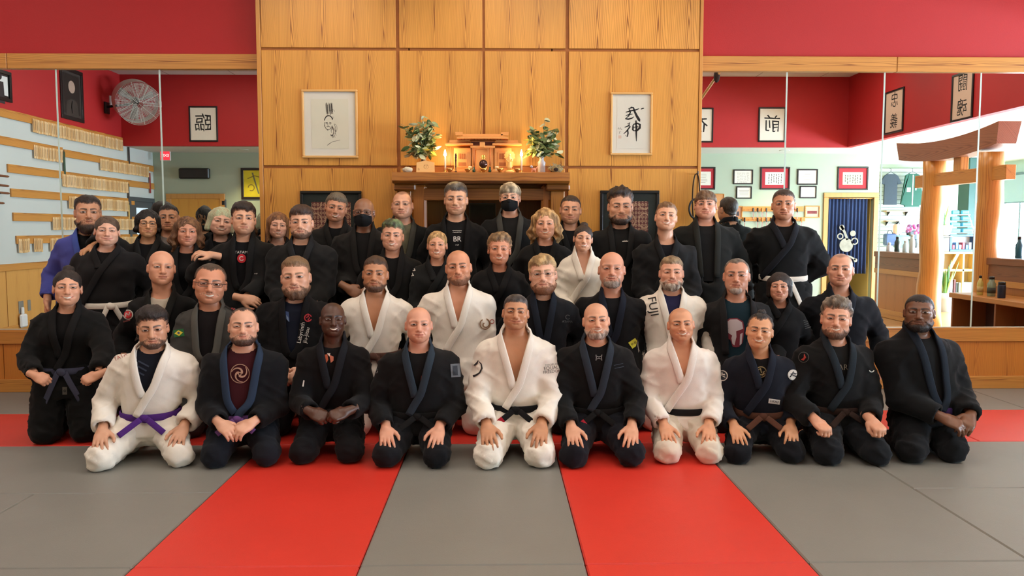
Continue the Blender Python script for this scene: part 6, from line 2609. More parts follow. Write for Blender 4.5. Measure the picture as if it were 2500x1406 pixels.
MB().bbox(LX - fc.x, LX - fc.x + .03, -.08, .08, -.22, -.02, .005).tube([(LX - fc.x + .02, 0, -.10), (-.12, -.02, -.05), (0, -.02, 0)], .022, 8).build('bracket', M_BLACK, fan, True)
cb = tag(MB().bbox(0, .03, -.05, .05, -.09, .09, .004).build('junction_box', pmat('white_plastic', (226, 226, 226), .35)), 'white junction box on red wall beside the fan', 'box')
cb.location = (LX, rf(281, 247, Dleft(281)).y, rf(281, 247, Dleft(281)).z)

# rope-bound pole leaning high by the panels, reflected
pa, pb = rf(1757, 176, 12.5), rf(1700, 258, 12.9)
pol = empty('rope_bound_pole', tuple(pa), 0, 'diagonal rope-bound bamboo pole hanging from ceiling in right mirror', 'pole')
dv = pb - pa
MB().tube([tuple(dv * t) for t in (0, .5, 1, 2.)], .022, 8).build('pole', pmat('bamboo', (176, 130, 74), .5, .3, 30), pol, True)
MB().sphere(tuple(dv * .12), (.05, .05, .10), 10, 8).build('knot', pmat('dark_rope', (50, 34, 30), .9, .3, 80, .8, 100), pol, True)
MB().tube([(0, 0, CEIL - pa.z), (0, 0, 0)], .010, 6).build('cord', pmat('dark_rope', (50, 34, 30), .9), pol, True)

# ------------------------------------------------------------------ lobby seen in the right mirror
TX = 6.62
M_TIMBER = veneer('peeled_pine_log', (212, 146, 70), (170, 104, 44), .5, .2, 1, 'Z', 26, .35, .6)
M_KASAGI = veneer('brown_stained_beam', (156, 96, 66), (126, 72, 48), .3, .2, 1, 'Y', 40)
ty0, ty1 = 2 * YM - 12.02, 2 * YM - 10.62
tor = empty('torii_gate', (TX, (ty0 + ty1) / 2, 0), 0, 'wooden torii gate of two round logs, reflected in right mirror', 'gate')
for y in (ty0, ty1):
    yy = y - (ty0 + ty1) / 2
    n = 12
    pts = [(0.012 * math.sin(i * 1.1 + y), yy + .01 * math.sin(i * 1.7), 2.52 * i / n) for i in range(n + 1)]
    MB().tube(pts, [.175 - .02 * i / n + .006 * math.sin(i * 2.1 + y) for i in range(n + 1)], 20).build('log_post', M_TIMBER, tor, True)
half = (ty1 - ty0) / 2
vs, fs = [], []
for i in range(17):
    t = -1 + 2 * i / 16
    y = t * (half + .56) - .26
    rise = .10 * t * t
    for x, z in ((-.13, 2.50), (.13, 2.50), (.15, 2.78), (-.15, 2.78)):
        vs.append((x, y + .06 * t * (z > 2.6), z + rise))
for i in range(16):
    for k in range(4):
        k2 = (k + 1) % 4
        fs.append((i * 4 + k, i * 4 + k2, (i + 1) * 4 + k2, (i + 1) * 4 + k))
fs += [(3, 2, 1, 0), (64, 65, 66, 67)]
MB().add(vs, fs).build('top_beam', M_KASAGI, tor)
MB().bbox(-.07, .07, -half - .42, half + .42, 2.13, 2.32, .008).build('tie_beam', veneer('tie_beam_pine', (206, 138, 62), (166, 100, 40), .2, .4, 1, 'Y', 60), tor)
MB().bbox(-.06, .06, -.09, .09, 2.32, 2.54, .006).build('strut', M_TIMBER, tor)


def half_wall(y0, y1, lab_n):
    o = struct('wall_half_%s' % lab_n, MB().box(TX - .06, TX + .06, y0, y1, .12, 1.02), veneer('half_wall_pine', (186, 118, 54), (150, 88, 36), .3, .2, 1, 'Z', 110))
    MB().bbox(TX - .10, TX + .12, y0, y1, 1.02, 1.11, .006).build('cap', veneer('cap_brown', (140, 84, 48), (104, 58, 32), .2, .3, 1, 'Y', 60), o)
    MB().bbox(TX - .075, TX - .06, y0, y1, .82, 1.02, .003).build('upper_rail', veneer('cap_brown', (140, 84, 48), (104, 58, 32), .2, .3, 1, 'Y', 60), o)
    MB().bbox(TX - .085, TX - .06, y0, y1, .74, .82, .003).build('lower_rail', M_TRIMY, o)
    MB().bbox(TX - .08, TX + .08, y0, y1, 0, .14, .004).build('skirting', M_TRIMY, o)
    return o


half_wall(2 * YM - 13.65, ty0 - .14, 'far')
half_wall(ty1 + .14, YM - .05, 'near')
# shoe bench before the near half wall
by0, by1 = 2 * YM - 10.42, YM - .35
bn = empty('shoe_bench', (6.28, by0, 0), 0, 'long wooden shoe bench with dark cubbies under the half wall', 'bench')
Lb = by1 - by0
MB().bbox(-.28, .24, 0, Lb, .585, .65, .008).build('seat_board', veneer('bench_pine', (196, 132, 66), (150, 92, 40), .3, .1, 1, 'Y', 60), bn)
MB().bbox(.20, .235, .02, Lb - .02, 0, .585, .004).build('back_board', pmat('bench_dark', (74, 44, 34), .7), bn)
for k in range(4):
    y = .02 + (Lb - .06) * k / 3
    MB().bbox(-.25, .20, y, y + .035, 0, .585, .004).build('divider', veneer('bench_side', (150, 90, 48), (112, 62, 30), .3, .3), bn)
# shoes in the cubbies
for k, (c, lab) in enumerate((((60, 52, 50), 'pair of dark shoes in the first cubby of the bench'), ((170, 60, 84), 'pink shoe in the first cubby beside the divider'), ((90, 80, 74), 'grey shoe in the second cubby of the bench'))):
    sh = empty('shoe', (6.13, by0 + (.25, .50, .95)[k], 0), 0, lab, 'shoe', 'shoes under the bench')
    MB().bbox(-.14, .13, -.05, .05, 0, .025, .01).build('sole', pmat('shoe_sole', (180, 176, 170), .7), sh)
    MB().sphere((-.06, 0, .045), (.085, .048, .04), 12, 8).sphere((.06, 0, .06), (.07, .045, .06), 12, 8).build('upper', pmat('shoe_%d' % k, c, .7, .2, 30), sh, True)


def bottle(px_, D, z0, prof, mat, label, capmat=None, capz=None, group='bottles in the lobby', name='bottle', label_mat=None, X=None):
    p = rf(px_, 600, D)
    o = empty(name, (p.x if X is None else X, 2 * YM - D, z0), 0, label, 'bottle', group)
    MB().lathe(prof, (0, 0, 0), 18).build('body', mat, o, True)
    r, z = prof[-1]
    MB().lathe([(r + .003, z - .005), (r + .003, z + .025), (r * .6, z + .03)], (0, 0, 0), 14).build('cap', capmat or M_BLACK, o, True)
    if label_mat:
        MB().lathe([(max(q[0] for q in prof) + .001, prof[1][1] + .03), (max(q[0] for q in prof) + .001, prof[1][1] + .10)], (0, 0, 0), 18).build('paper_label', label_mat, o, True)
    return o


M_CLEARY = pmat('yellow_liquid', (206, 186, 96), .15, coat=.5)
M_CLEARG = pmat('greenish_glass', (126, 140, 112), .12, coat=.6)
bp = [(.033, 0), (.036, .01), (.036, .15), (.02, .19), (.014, .22)]
jar = [(.045, 0), (.048, .01), (.048, .16), (.030, .19), (.030, .22)]
bottle(2401, 10.0, .65, bp, M_CLEARY, 'clear bottle with yellow drink on the shoe bench', label_mat=pmat('label_tan', (196, 170, 110), .7), X=6.16)
bottle(2428, 9.8, .65, jar, M_CLEARG, 'tall greenish jar bottle in the middle of the bench', label_mat=pmat('label_dark', (60, 62, 50), .7), X=6.18)
bottle(2459, 9.55, .65, [(.042, 0), (.045, .01), (.045, .15), (.038, .17)], pmat('navy_tumbler', (30, 36, 58), .35), 'dark blue tumbler at right end of the bench', X=6.15)
M_TEAL = pmat('teal_bottle', (40, 96, 112), .25, coat=.4)
bottle(2443, 10.0, 1.115, [(.040, 0), (.043, .01), (.043, .17), (.020, .22), (.018, .25)], M_TEAL, 'slim teal bottle standing on the half wall', X=6.64)
bottle(2462, 9.8, 1.115, [(.050, 0), (.053, .01), (.053, .15), (.046, .17)], pmat('aqua_bottle', (110, 176, 186), .2, coat=.4), 'wide aqua bottle on the half wall beside slim bottle', X=6.66)
for i, (x, c, h_, lab) in enumerate(((2172, (206, 212, 214), .12, 'clear plastic cup at left on the far half wall'), (2192, (40, 60, 56), .22, 'dark green bottle between cups on far half wall'), (2212, (190, 206, 206), .16, 'pale glass bottle with leaf sprig on far half wall'), (2228, (196, 214, 216), .26, 'tall clear bottle at right on the far half wall'))):
    Dd = TX / ray(x, 560).x * ray(x, 560).y
    bottle(x, Dd, 1.115, [(.040, 0), (.044, .01), (.044, h_ * .7), (.025, h_ * .9), (.022, h_)], pmat('lobby_bottle_%d' % i, c, .2, coat=.4), lab, capmat=pmat('pale_cap', (206, 210, 206), .5) if i != 1 else None, X=TX)

# slatwall with clothes at the back of the lobby
sw = struct('wall_slatwall', MB().box(7.82, 10.4, -4.2, -4.17, .9, 2.9), pmat('slat_backing', (150, 160, 156), .7))
k = 0
z = .9
while z < 2.86:
    MB().bbox(7.82, 10.4, -4.17, -4.150, z + .006, z + .088, .006).build('slat', pmat('slat_white', (186, 196, 190), .5), sw)
    z += .092
    k += 1


def garment(px0, px1, y0, y1, D, mat, label, long_sleeve, name, stripes=None):
    a, b = rf(px0, y0, D), rf(px1, y1, D)
    xl, xr, zt, zb = min(a.x, b.x), max(a.x, b.x), a.z, b.z
    o = empty(name, ((xl + xr) / 2, 2 * YM - D, zt), 0, label, 'clothing', 'clothes on the slatwall')
    w_, h_ = xr - xl, zt - zb
    sl = .30 * h_ if not long_sleeve else .92 * h_
    tw = w_ * (.30 if not long_sleeve else .32)
    poly = [(-.09, 0), (.09, 0), (tw, -.05 * h_), (w_ / 2, -sl), (w_ / 2 - .10, -sl - .03), (tw * .98, -.26 * h_), (tw * 1.0, -h_), (-tw * 1.0, -h_), (-tw * .98, -.26 * h_), (-w_ / 2 + .10, -sl - .03), (-w_ / 2, -sl), (-tw, -.05 * h_)]
    m = MB()
    vs = [(x, .0, z) for x, z in poly]
    m.prism(poly, Matrix(((1, 0, 0, 0), (0, 0, -1, .04), (0, 1, 0, 0), (0, 0, 0, 1))), .05)
    g = m.build('cloth', mat, o)
    g.modifiers.new('soft', 'BEVEL').width = .02
    MB().tube([(-.10, .01, .0), (0, .01, .05), (.10, .01, .0)], .006, 6).tube([(0, .01, .05), (0, .01, .12), (0, -.06, .13)], .005, 6).build('hanger', M_BLACK, o, True)
    if stripes:
        MB().box(-.012, .012, .041, .044, -h_ * .95, -.03).build('zip', pmat('zip_white', (210, 216, 210), .6), o)
        MB().box(-.02 - tw * .7, -tw * .3, .041, .044, -.55 * h_, -.42 * h_).build('chest_print', pmat('zip_white', (210, 216, 210), .6), o)
        MB().box(tw * .35, tw * .50, .041, .044, -.5 * h_, -.15 * h_).build('side_print', pmat('zip_white', (210, 216, 210), .6), o)
    return o


garment(2148, 2198, 425, 500, 18.55, pmat('dark_tshirt', (52, 62, 74), .85, .1, 20), 'dark short-sleeved t-shirt hanging on the slatwall', False, 'hanging_tshirt')
garment(2200, 2252, 424, 505, 18.55, pmat('green_jacket', (22, 78, 62), .7, .1, 20), 'dark green zip jacket hanging on the slatwall', True, 'hanging_jacket', True)
for i, (x0, x1, y, lab) in enumerate(((2163, 2226, 517, 'upper thin wooden display shelf on the slatwall'), (2163, 2200, 541, 'lower thin wooden display shelf on the slatwall'))):
    a, b = rf(x0, y, 18.6), rf(x1, y, 18.6)
    o = empty('display_shelf', ((a.x + b.x) / 2, -4.15, a.z), 0, lab, 'shelf', 'slatwall shelves')
    w_ = abs(a.x - b.x) / 2
    MB().bbox(-w_, w_, 0, .15, 0, .03, .004).build('board', pmat('shelf_wood', (176, 140, 116), .6), o)
    for s in (-.7, .7):
        MB().prism([(0, 0), (.13, 0), (0, -.10)], Matrix(((0, 0, 1, s * w_), (1, 0, 0, 0), (0, 1, 0, 0), (0, 0, 0, 1))), .01).build('bracket', M_BLACK, o)
for i, (x, y, w_, h_, c, lab) in enumerate(((2172, 585, .26, .28, (70, 90, 140), 'blue shopping bag below the slatwall shelves'), (2191, 560, .16, .24, (224, 176, 168), 'pink phone-shaped packet on the slatwall'), (2205, 590, .40, .30, (130, 186, 190), 'aqua bag leaning below the slatwall'), (2226, 575, .20, .24, (70, 76, 84), 'dark box under the pink flowers'))):
    p = rf(x, y, 18.4)
    o = empty('merchandise_bag', tuple(p), 0, lab, 'bag', 'goods below the slatwall')
    MB().bbox(-w_ / 2, w_ / 2, -.08, .08, -h_ / 2, h_ / 2, .03).build('bag', pmat('goods_%d' % i, c, .5, .4, 8), o)
    MB().tube([(-w_ * .25, 0, h_ / 2), (-w_ * .15, 0, h_ / 2 + .07), (w_ * .15, 0, h_ / 2 + .07), (w_ * .25, 0, h_ / 2)], .008, 6).build('handle', M_BLACK, o, True)
orc = empty('pink_orchid', tuple(rf(2231, 560, 18.0)), 0, 'cluster of pink flowers in front of the slatwall', 'flowers')
rr = random.Random(3)
for k in range(14):
    a = [rr.uniform(-.17, .17), rr.uniform(-.05, .05), rr.uniform(-.09, .10)]
    MB().sphere(a, (.045, .03, .04), 8, 6).build('bloom', pmat('orchid_%d' % (k % 3), ((176, 70, 140), (206, 120, 176), (120, 60, 110))[k % 3], .6), orc, True)
MB().lathe([(.08, -.42), (.10, -.25), (.11, -.22)], (0, 0, 0), 14).tube([(0, 0, -.25), (.02, 0, -.05)], .01, 6).build('pot', pmat('dark_pot', (60, 60, 64), .5), orc, True)

# shelving with plants
Dsh = 16.4
sx0, sx1 = rf(2288, 600, Dsh).x, rf(2382, 600, Dsh).x
shf = empty('display_bookcase', (sx0, 2 * YM - Dsh, 0), 0, 'low pine display case with books behind the torii gate', 'bookcase')
ws = sx1 - sx0
M_SHELF = pmat('light_pine', (220, 186, 116), .5, .1, 20)
for z in (.0, .62, .98):
    MB().bbox(0, ws, -.18, .18, z, z + .045, .004).build('shelf', M_SHELF, shf)
for x in (0, ws * .55, ws - .04):
    MB().bbox(x, x + .04, -.18, .18, 0, .98, .004).build('upright', M_SHELF, shf)
MB().box(0, ws, -.18, -.165, 0, 1.0).build('back', pmat('case_back', (196, 176, 130), .7), shf)
MB().prism([(ws * .18, .66), (ws * .26, .66), (ws * .46, .98), (ws * .38, .98)], Matrix(((1, 0, 0, 0), (0, 0, -1, .18), (0, 1, 0, 0), (0, 0, 0, 1))), .03).build('brace', M_SHELF, shf)
for i, (x, w_, h_, c, lab) in enumerate(((.10, .05, .36, (170, 110, 90), 'tan book at left of the bookcase lower shelf'), (.17, .04, .40, (80, 96, 130), 'blue book on the bookcase lower shelf'), (.22, .05, .37, (190, 190, 180), 'white book on the bookcase lower shelf'), (.29, .04, .40, (110, 60, 60), 'dark red book on the bookcase lower shelf'), (.34, .05, .34, (66, 74, 70), 'grey-green book on the bookcase lower shelf'))):
    o = empty('book', (sx0 + .04 + x, 2 * YM - Dsh + .02, .046), 0, lab, 'book', 'books in the display case')
    MB().bbox(-w_ / 2, w_ / 2, -.11, .11, 0, h_, .003).build('cover', pmat('book_%d' % i, c, .6), o)
    MB().box(-w_ * .38, w_ * .38, -.108, .1105, h_ - .004, h_ + .0005).build('pages', M_PAPER, o)
bx = empty('cardboard_display', (sx0 + ws * .72, 2 * YM - Dsh + .02, .046), 0, 'pale blue box on lower bookcase shelf at right', 'box')
MB().bbox(-.18, .18, -.14, .14, 0, .34, .006).build('carton', pmat('pale_blue_box', (176, 204, 206), .6, .2, 6), bx)
MB().bbox(-.12, .12, .14, .145, .08, .26, .002).build('front_label', M_PAPER, bx)
zt = 1.025
rb = empty('red_box', (rf(2302, 590, Dsh).x, 2 * YM - Dsh, zt), 0, 'red box with white ribbon mark on top of the bookcase', 'box')
MB().bbox(-.10, .10, -.08, .08, 0, .33, .005).build('carton', pmat('bright_red_box', (206, 44, 44), .5), rb)
v2, f2 = stroke2([(.05, .06), (-.02, .16), (.03, .27), (.05, .22), (-.05, .05)], .018)
mesh_obj('ribbon_mark', [(-x, .082, z) for x, z in v2], f2, M_PAPER, rb)
bd = empty('counter_display', (rf(2345, 590, Dsh).x, 2 * YM - Dsh, zt), 0, 'blue-framed counter display case on top of the bookcase', 'display')
MB().bbox(-.28, .28, -.10, .10, 0, .05, .006).bbox(-.28, .28, -.10, .10, .31, .36, .006).bbox(-.28, -.23, -.10, .10, .05, .31, .004).bbox(.23, .28, -.10, .10, .05, .31, .004).build('frame', pmat('blue_display', (36, 80, 120), .4), bd)
MB().box(-.23, .23, -.09, -.07, .05, .31).build('back', pmat('display_white', (216, 222, 224), .5), bd)
for k in range(6):
    MB().bbox(-.20 + .07 * k, -.15 + .07 * k, -.06, .06, .05, .14 + .05 * (k % 2), .004).build('packet', pmat('packet_%d' % (k % 3), ((190, 60, 70), (90, 150, 190), (210, 210, 214))[k % 3], .5), bd)
ld = empty('ladder_rack', (rf(2345, 540, Dsh).x, 2 * YM - Dsh, zt + .36), 0, 'small white ladder rack stacked with blue packets', 'rack')
for s in (-1, 1):
    MB().tube([(s * .27, .08, 0), (s * .20, -.06, .40)], .012, 6).build('rail', pmat('rack_white', (226, 230, 228), .5), ld)
for k in range(4):
    z = .02 + .125 * k
    w_ = .26 - .02 * k
    MB().bbox(-w_, w_, -.08, .10 - .03 * k, z, z + .015, .003).build('tier', pmat('rack_white', (226, 230, 228), .5), ld)
    for q in range(2):
        MB().bbox(-w_ + .02 + q * w_, -.02 + q * w_, -.06, .06 - .02 * k, z + .016, z + .10, .015).build('packet', pmat('blue_packet', (60, 150, 178), .4, .3, 20), ld)


def snake_plant(p, n, L, pot_prof, potmat, label, seed):
    r = random.Random(seed)
    o = empty('snake_plant', p, 0, label, 'plant', 'snake plants in the lobby')
    MB().lathe(pot_prof, (0, 0, 0), 22).build('pot', potmat, o, True)
    zt = pot_prof[-1][1]
    MB().lathe([(.001, zt - .02), (pot_prof[-1][0] * .92, zt - .02)], (0, 0, 0), 16).build('soil', pmat('potting_soil', (60, 46, 36), .95), o)
    for k in range(n):
        a = 2 * math.pi * k / n + r.uniform(-.2, .2)
        l_ = L * r.uniform(.6, 1.05)
        lean = r.uniform(.05, .35)
        vs, fs = [], []
        for i in range(8):
            t = i / 7
            c = Vector((math.cos(a) * (.05 + lean * l_ * t), math.sin(a) * (.05 + lean * l_ * t), zt - .03 + l_ * t))
            w_ = .034 * (1 - t ** 3) * (.7 + .6 * t * (1 - t)) + .001
            s = Vector((-math.sin(a + .8 * t), math.cos(a + .8 * t), 0)) * w_
            vs += [c - s, c + s]
        for i in range(7):
            fs.append((2 * i, 2 * i + 1, 2 * i + 3, 2 * i + 2))
        q = MB().add(vs, fs).build('leaf', pmat('snake_leaf_%d' % (k % 3), ((74, 128, 70), (120, 164, 84), (168, 190, 104))[k % 3], .4, .3, 24), o, True)
        q.modifiers.new('thickness', 'SOLIDIFY').thickness = .006


snake_plant(tuple(rf(2304, 763, 14.3)), 12, .62, [(.13, 0), (.15, .02), (.22, .26), (.235, .36)], pmat('white_pot', (196, 208, 206), .3), 'snake plant in a big pale floor pot beside torii post', 2)
q = rf(2305, 571, Dsh)
snake_plant((q.x - .05, q.y + .03, zt + .33), 10, .46, [(.10, 0), (.14, .02), (.175, .17), (.185, .22)], pmat('stone_pot', (176, 168, 158), .6), 'snake plant in a grey stone pot on the bookcase', 6)
o = bpy.data.objects
st_ = empty('plant_stand', (q.x - .05, q.y + .03, zt), 0, 'dark plant stand block under the stone pot on bookcase', 'stand')
MB().bbox(-.10, .10, -.09, .09, 0, .30, .005).build('block', pmat('stand_grey', (120, 116, 110), .7), st_)
MB().bbox(-.16, .16, -.12, .12, .30, .33, .004).build('tray', pmat('stand_grey', (120, 116, 110), .7), st_)
struct('trim_50', MB().bbox(rf(2371, 560, 17).x - .10, rf(2371, 560, 17).x + .12, -2.8, -2.4, 0, SOF, .01), pmat('dark_green_column', (44, 78, 74), .6))

# ------------------------------------------------------------------ lamps of the room
DL = [(-4.9, -1.0), (-2.4, -1.0), (2.3, -1.0), (5.6, -.95), (7.4, .4), (8.6, 2.4), (8.6, 4.6), (8.9, 6.4)]
M_LAMP = pmat('downlight_glow', (255, 240, 210), .5, emit=(255, 226, 176), estr=9)
for i, (x, y) in enumerate(DL):
    lab = ['recessed downlight over the wooden door', 'recessed downlight behind the photographer at left', 'recessed downlight behind the photographer at right', 'recessed downlight over the framed certificates', 'recessed downlight between doorway and torii gate', 'recessed downlight over the lobby beside the torii gate', 'recessed downlight over the lobby half wall', 'recessed lobby downlight nearest the mirror wall'][i]
    o = empty('downlight', (x, y, SOF), 0, lab, 'lamp', 'recessed downlights')
    MB().lathe([(.085, -.004), (.10, -.006), (.10, .0)], (0, 0, 0), 20).build('rim', M_CEILP, o, True)
    MB().lathe([(.0, -.003), (.084, -.0035)], (0, 0, 0), 20).build('diffuser', M_LAMP, o)
    l = bpy.data.lights.new('downlight_bulb', 'SPOT')
    l.energy = 60 if i in (0, 3) else 34
    l.spot_size = math.radians(100)
    l.spot_blend = .6
    l.color = (1, .78, .42) if i in (0, 3) else (1, .86, .66)
    l.shadow_soft_size = .07
    lo_ = link(bpy.data.objects.new('downlight_bulb', l), o)
    lo_.location = (0, 0, -.012)
# ceiling troffers over the mats
M_TROF = pmat('troffer_glow', (255, 246, 230), .5, emit=(255, 244, 230), estr=TROFFER)
ti = 0
for yi, y in enumerate((1.3, 3.5, 5.4)):
    for xi, x in enumerate((-4.9, -2.2, 0.5, 3.2, 5.4)):
        o = empty('ceiling_light', (x, y, CEIL), 0, '%s ceiling panel light in the %s row over the mats' % (['leftmost', 'second from left', 'middle', 'second from right', 'rightmost'][xi], ['rear', 'middle', 'mirror-side'][yi]), 'lamp', 'ceiling panel lights')
        MB().bbox(-.60, .60, -.30, -.27, -.012, 0, .002).bbox(-.60, .60, .27, .30, -.012, 0, .002).bbox(-.60, -.57, -.27, .27, -.012, 0, .002).bbox(.57, .60, -.27, .27, -.012, 0, .002).build('frame', M_CEILP, o)
        MB().box(-.57, .57, -.27, .27, -.006, -.002).build('diffuser', M_TROF, o)
# two picture spots washing the pine wall
for x, lab in ((at(800, 300, 7).x, 'small ceiling spotlight aimed at the framed drawing'), (at(1180, 300, 7).x, 'small ceiling spotlight aimed at the shrine'), (at(1540, 300, 7).x, 'small ceiling spotlight aimed at the framed calligraphy')):
    o = empty('spotlight', (x, 6.15, CEIL), 0, lab, 'lamp', 'wall-wash spotlights')
    MB().lathe([(.05, 0), (.05, -.02), (.02, -.03), (.02, -.06)], (0, 0, 0), 16).build('mount', M_BLACK, o, True)
    MB().tube([(0, -.03, -.05), (0, .05, -.15)], [.035, .045], 14).build('lamp_head', M_BLACK, o, True)
    l = bpy.data.lights.new('spot_bulb', 'SPOT')
    l.energy = WALLWASH
    l.spot_size = math.radians(86)
    l.spot_blend = .8
    l.color = (1, .80, .52)
    l.shadow_soft_size = .05
    lo_ = link(bpy.data.objects.new('spot_bulb', l), o)
    lo_.location = (0, .06, -.17)
    lo_.rotation_euler = (math.radians(24), 0, 0)
# ------------------------------------------------------------------ the people
BK = (23, 23, 25)
CH = (37, 37, 38)
NV = (27, 30, 42)
WH = (236, 229, 216)
TE = (20, 20, 22)
FAIR, MED, TAN, ASIA, DARK, BROWN = (228, 180, 156), (212, 160, 132), (194, 142, 110), (216, 166, 130), (84, 55, 42), (116, 78, 58)
BRN, DBR, BLA, GRY, BLO, RED = (58, 42, 31), (40, 30, 25), (24, 20, 19), (120, 110, 98), (150, 112, 68), (104, 68, 44)

T_ = text_mesh


def txt(s, size, col):
    return (T_(s, size), col)


def spiral(r, k0, turns=.42, w0=.004, w1=.016):
    pts, ws = [], []
    for i in range(14):
        t = i / 13
        a = k0 + t * turns * 2 * math.pi
        q = r * (.18 + .80 * t)
        pts.append((q * math.cos(a), q * math.sin(a)))
        ws.append(w1 + (w0 - w1) * t)
    return stroke2(pts, ws)


W_ = (214, 208, 198)


def marks(n, w, h, col):
    """a row of worn, unreadable embroidered marks"""
    v, f = [], []
    r = random.Random(n)
    for i in range(n):
        x = -w / 2 + w * (i + .5) / n
        a, b = -h / 2 * r.uniform(.6, 1), h / 2 * r.uniform(.6, 1)
        q = stroke2([(x - w / n * .2, a), (x + w / n * r.uniform(-.3, .3), (a + b) / 2), (x + w / n * .2, b)], w / n * .42)
        f += [tuple(len(v) + k for k in g) for g in q[1]]
        v += q[0]
    return (v, f), col


P = build_person
# back row, standing, from the left
P(label='tall bearded man in blue gi behind the woman with the loosely tied white belt', x=213, crown=477, chin=556, Y=6.55, pose='stand', skin=MED, hair=DBR, style='full', top=.018, side=.008, beard=('full', .016, .030), gi=(76, 82, 158), lapel=(74, 92, 170), tee=TE, w=1.02, res=.018, tx=205, head=(6, 0, 0), stubble=.4)
P(label='smiling woman standing in black gi with white belt knotted at her side', x=260, crown=526, chin=598, Y=6.2, pose='stand', fem=True, smile=True, skin=(230, 182, 164), hair=(84, 66, 52), style='tied', gi=(34, 33, 34), tee=TE, belt=WH, w=1.28, res=.016, belly=.03, head=(4, 3, 0), kx=.075, tail=.34, beltu=.10, v=.17, vw=.09, pants=(26, 26, 28), jaw=1.1, fw=1.06)
P(label='short-haired smiling person with round glasses, arm round the neighbour', x=360, crown=511, chin=578, Y=6.42, pose='stand', fem=True, smile=True, skin=ASIA, hair=BLA, style='chinlen', gi=CH, tee=TE, w=.98, res=.018, glasses=((26, 24, 24), .027, .020, .0014), head=(4, 2, 0), arms=({'p': (224, 602), 'Y': 6.24, 'f': (-.60, -.72, -.42), 'u': (-.3, -.4, .85), 'pole': (-.4, .6, .5)}, 'down'), brow_w=.9)
P(label='frowning man with a low mohawk in the last row before the wooden door', x=411, crown=497, chin=562, Y=6.86, pose='stand', skin=(196, 146, 116), hair=BLA, style='full', top=.009, side=.001, mohawk=True, buzz=.35, gi=BK, tee=(120, 110, 104), w=.95, res=.02, head=(-4, 0, 0), brow_w=1.4, jaw=1.08)
P(label='woman with wavy brown chin-length hair in black jacket, squinting smile', x=456, crown=528, chin=600, Y=6.32, pose='stand', fem=True, smile=True, skin=(208, 150, 128), hair=(98, 66, 44), hair2=(120, 84, 54), style='wavy', gi=(34, 34, 34), tee=TE, w=.98, res=.017, op=0.5, v=.40, vw=.06, head=(5, 3, 0))
P(label='woman with pale blond-green bangs and dark lipstick, head tilted', x=539, crown=505, chin=573, Y=6.62, pose='stand', fem=True, smile='teeth', skin=(232, 188, 172), hair=(206, 196, 158), hair2=(160, 180, 150), style='bob', gi=BK, tee=TE, w=1.05, res=.02, head=(8, 8, 0), lip=(120, 30, 40), jaw=1.1, fw=1.08, brow=(60, 44, 36))
P(label='young man with swept dark hair, arm resting on neighbour, red printed shirt', x=594, crown=495, chin=572, Y=6.28, pose='stand', skin=(224, 176, 152), hair=DBR, style='low', top=.030, side=.010, swirl=(-.3, -.35), gi=(30, 30, 30), tee=TE, w=1.02, res=.016, op=0.5, v=.42, vw=.056, head=(4, 2, -4), stubble=.25,
  arms=({'p': (516, 622), 'Y': 6.18, 'f': (-.75, -.5, .2), 'u': (-.3, -.5, .8), 'pole': (-.6, .3, -.6)}, {'p': (592, 728), 'Y': 6.02, 'f': (.85, -.3, -.15), 'u': (0, -.8, .5), 'h': 'relax'}),
  decals=[{'on': 'tee', 'p': (590, 616), 'shapes': [txt('TATAMI', .020, W_)], 's': 1.5}, {'on': 'tee', 'p': (590, 631), 'shapes': [(shield(.034), (190, 30, 40)), (ring2(.012, .018, 20, 40, 330), W_)]}, {'on': 'jacket', 'p': (625, 668), 'shapes': [marks(4, .026, .010, W_)]}])
P(label='girl with long light brown hair and a broad smile at the panel edge', x=678, crown=517, chin=581, Y=6.6, pose='stand', fem=True, smile='teeth', skin=(228, 178, 158), hair=(112, 74, 48), hair2=(140, 96, 60), style='long', gi=BK, tee=(150, 146, 140), w=.80, res=.02, head=(6, 5, 0))
P(label='stocky young man with trimmed brown beard and swept hair, black gi', x=735, crown=503, chin=580, Y=6.2, pose='stand', skin=(226, 178, 156), hair=(62, 42, 32), style='low', top=.030, side=.006, swirl=(.35, -.3), beard=('full', .004, .003), gi=(31, 31, 32), lapel=(40, 40, 41), tee=TE, w=1.18, belly=.03, res=.016, v=.24, arms='clasp', head=(-4, 0, 0), squint=.9)
P(label='grinning grey-haired man tilting his head before the left dark print', x=820, crown=470, chin=539, Y=6.72, pose='stand', smile='teeth', skin=(206, 152, 126), hair=(122, 112, 94), hair2=(74, 66, 56), style='low', top=.018, side=.009, gi=(34, 33, 32), tee=TE, w=1.0, res=.02, v=.22, head=(2, 9, 4), stubble=.12)
P(label='bald man with glasses and black face mask, hands folded', x=888, crown=484, chin=551, Y=6.42, pose='stand', skin=(142, 100, 76), hair=BLA, gi=(36, 35, 34), tee=(26, 25, 25), w=1.12, belly=.02, res=.017, mask=True, glasses=((52, 38, 36), .029, .016, .0017), op=0.4, v=.36, vw=.066, arms='clasp', clz=.06, head=(-6, 0, 2), brow_k=.4)
P(label='tall serious man with shaved hairline wearing camouflage shirt', x=982, crown=467, chin=532, Y=6.76, pose='stand', skin=(222, 172, 150), hair=(70, 54, 44), buzz=.62, buzz_line='recede', gi=(26, 26, 26), lapel=(58, 56, 50), tee=(88, 84, 66), teemat=lambda: pmat('camouflage_cloth', (92, 88, 66), .85, .75, 22), w=1.04, res=.02, op=0.4, v=.34, vw=.09, head=(-5, 0, -2), stubble=.12, jaw=1.08, neckw=1.08, brow_k=.5)
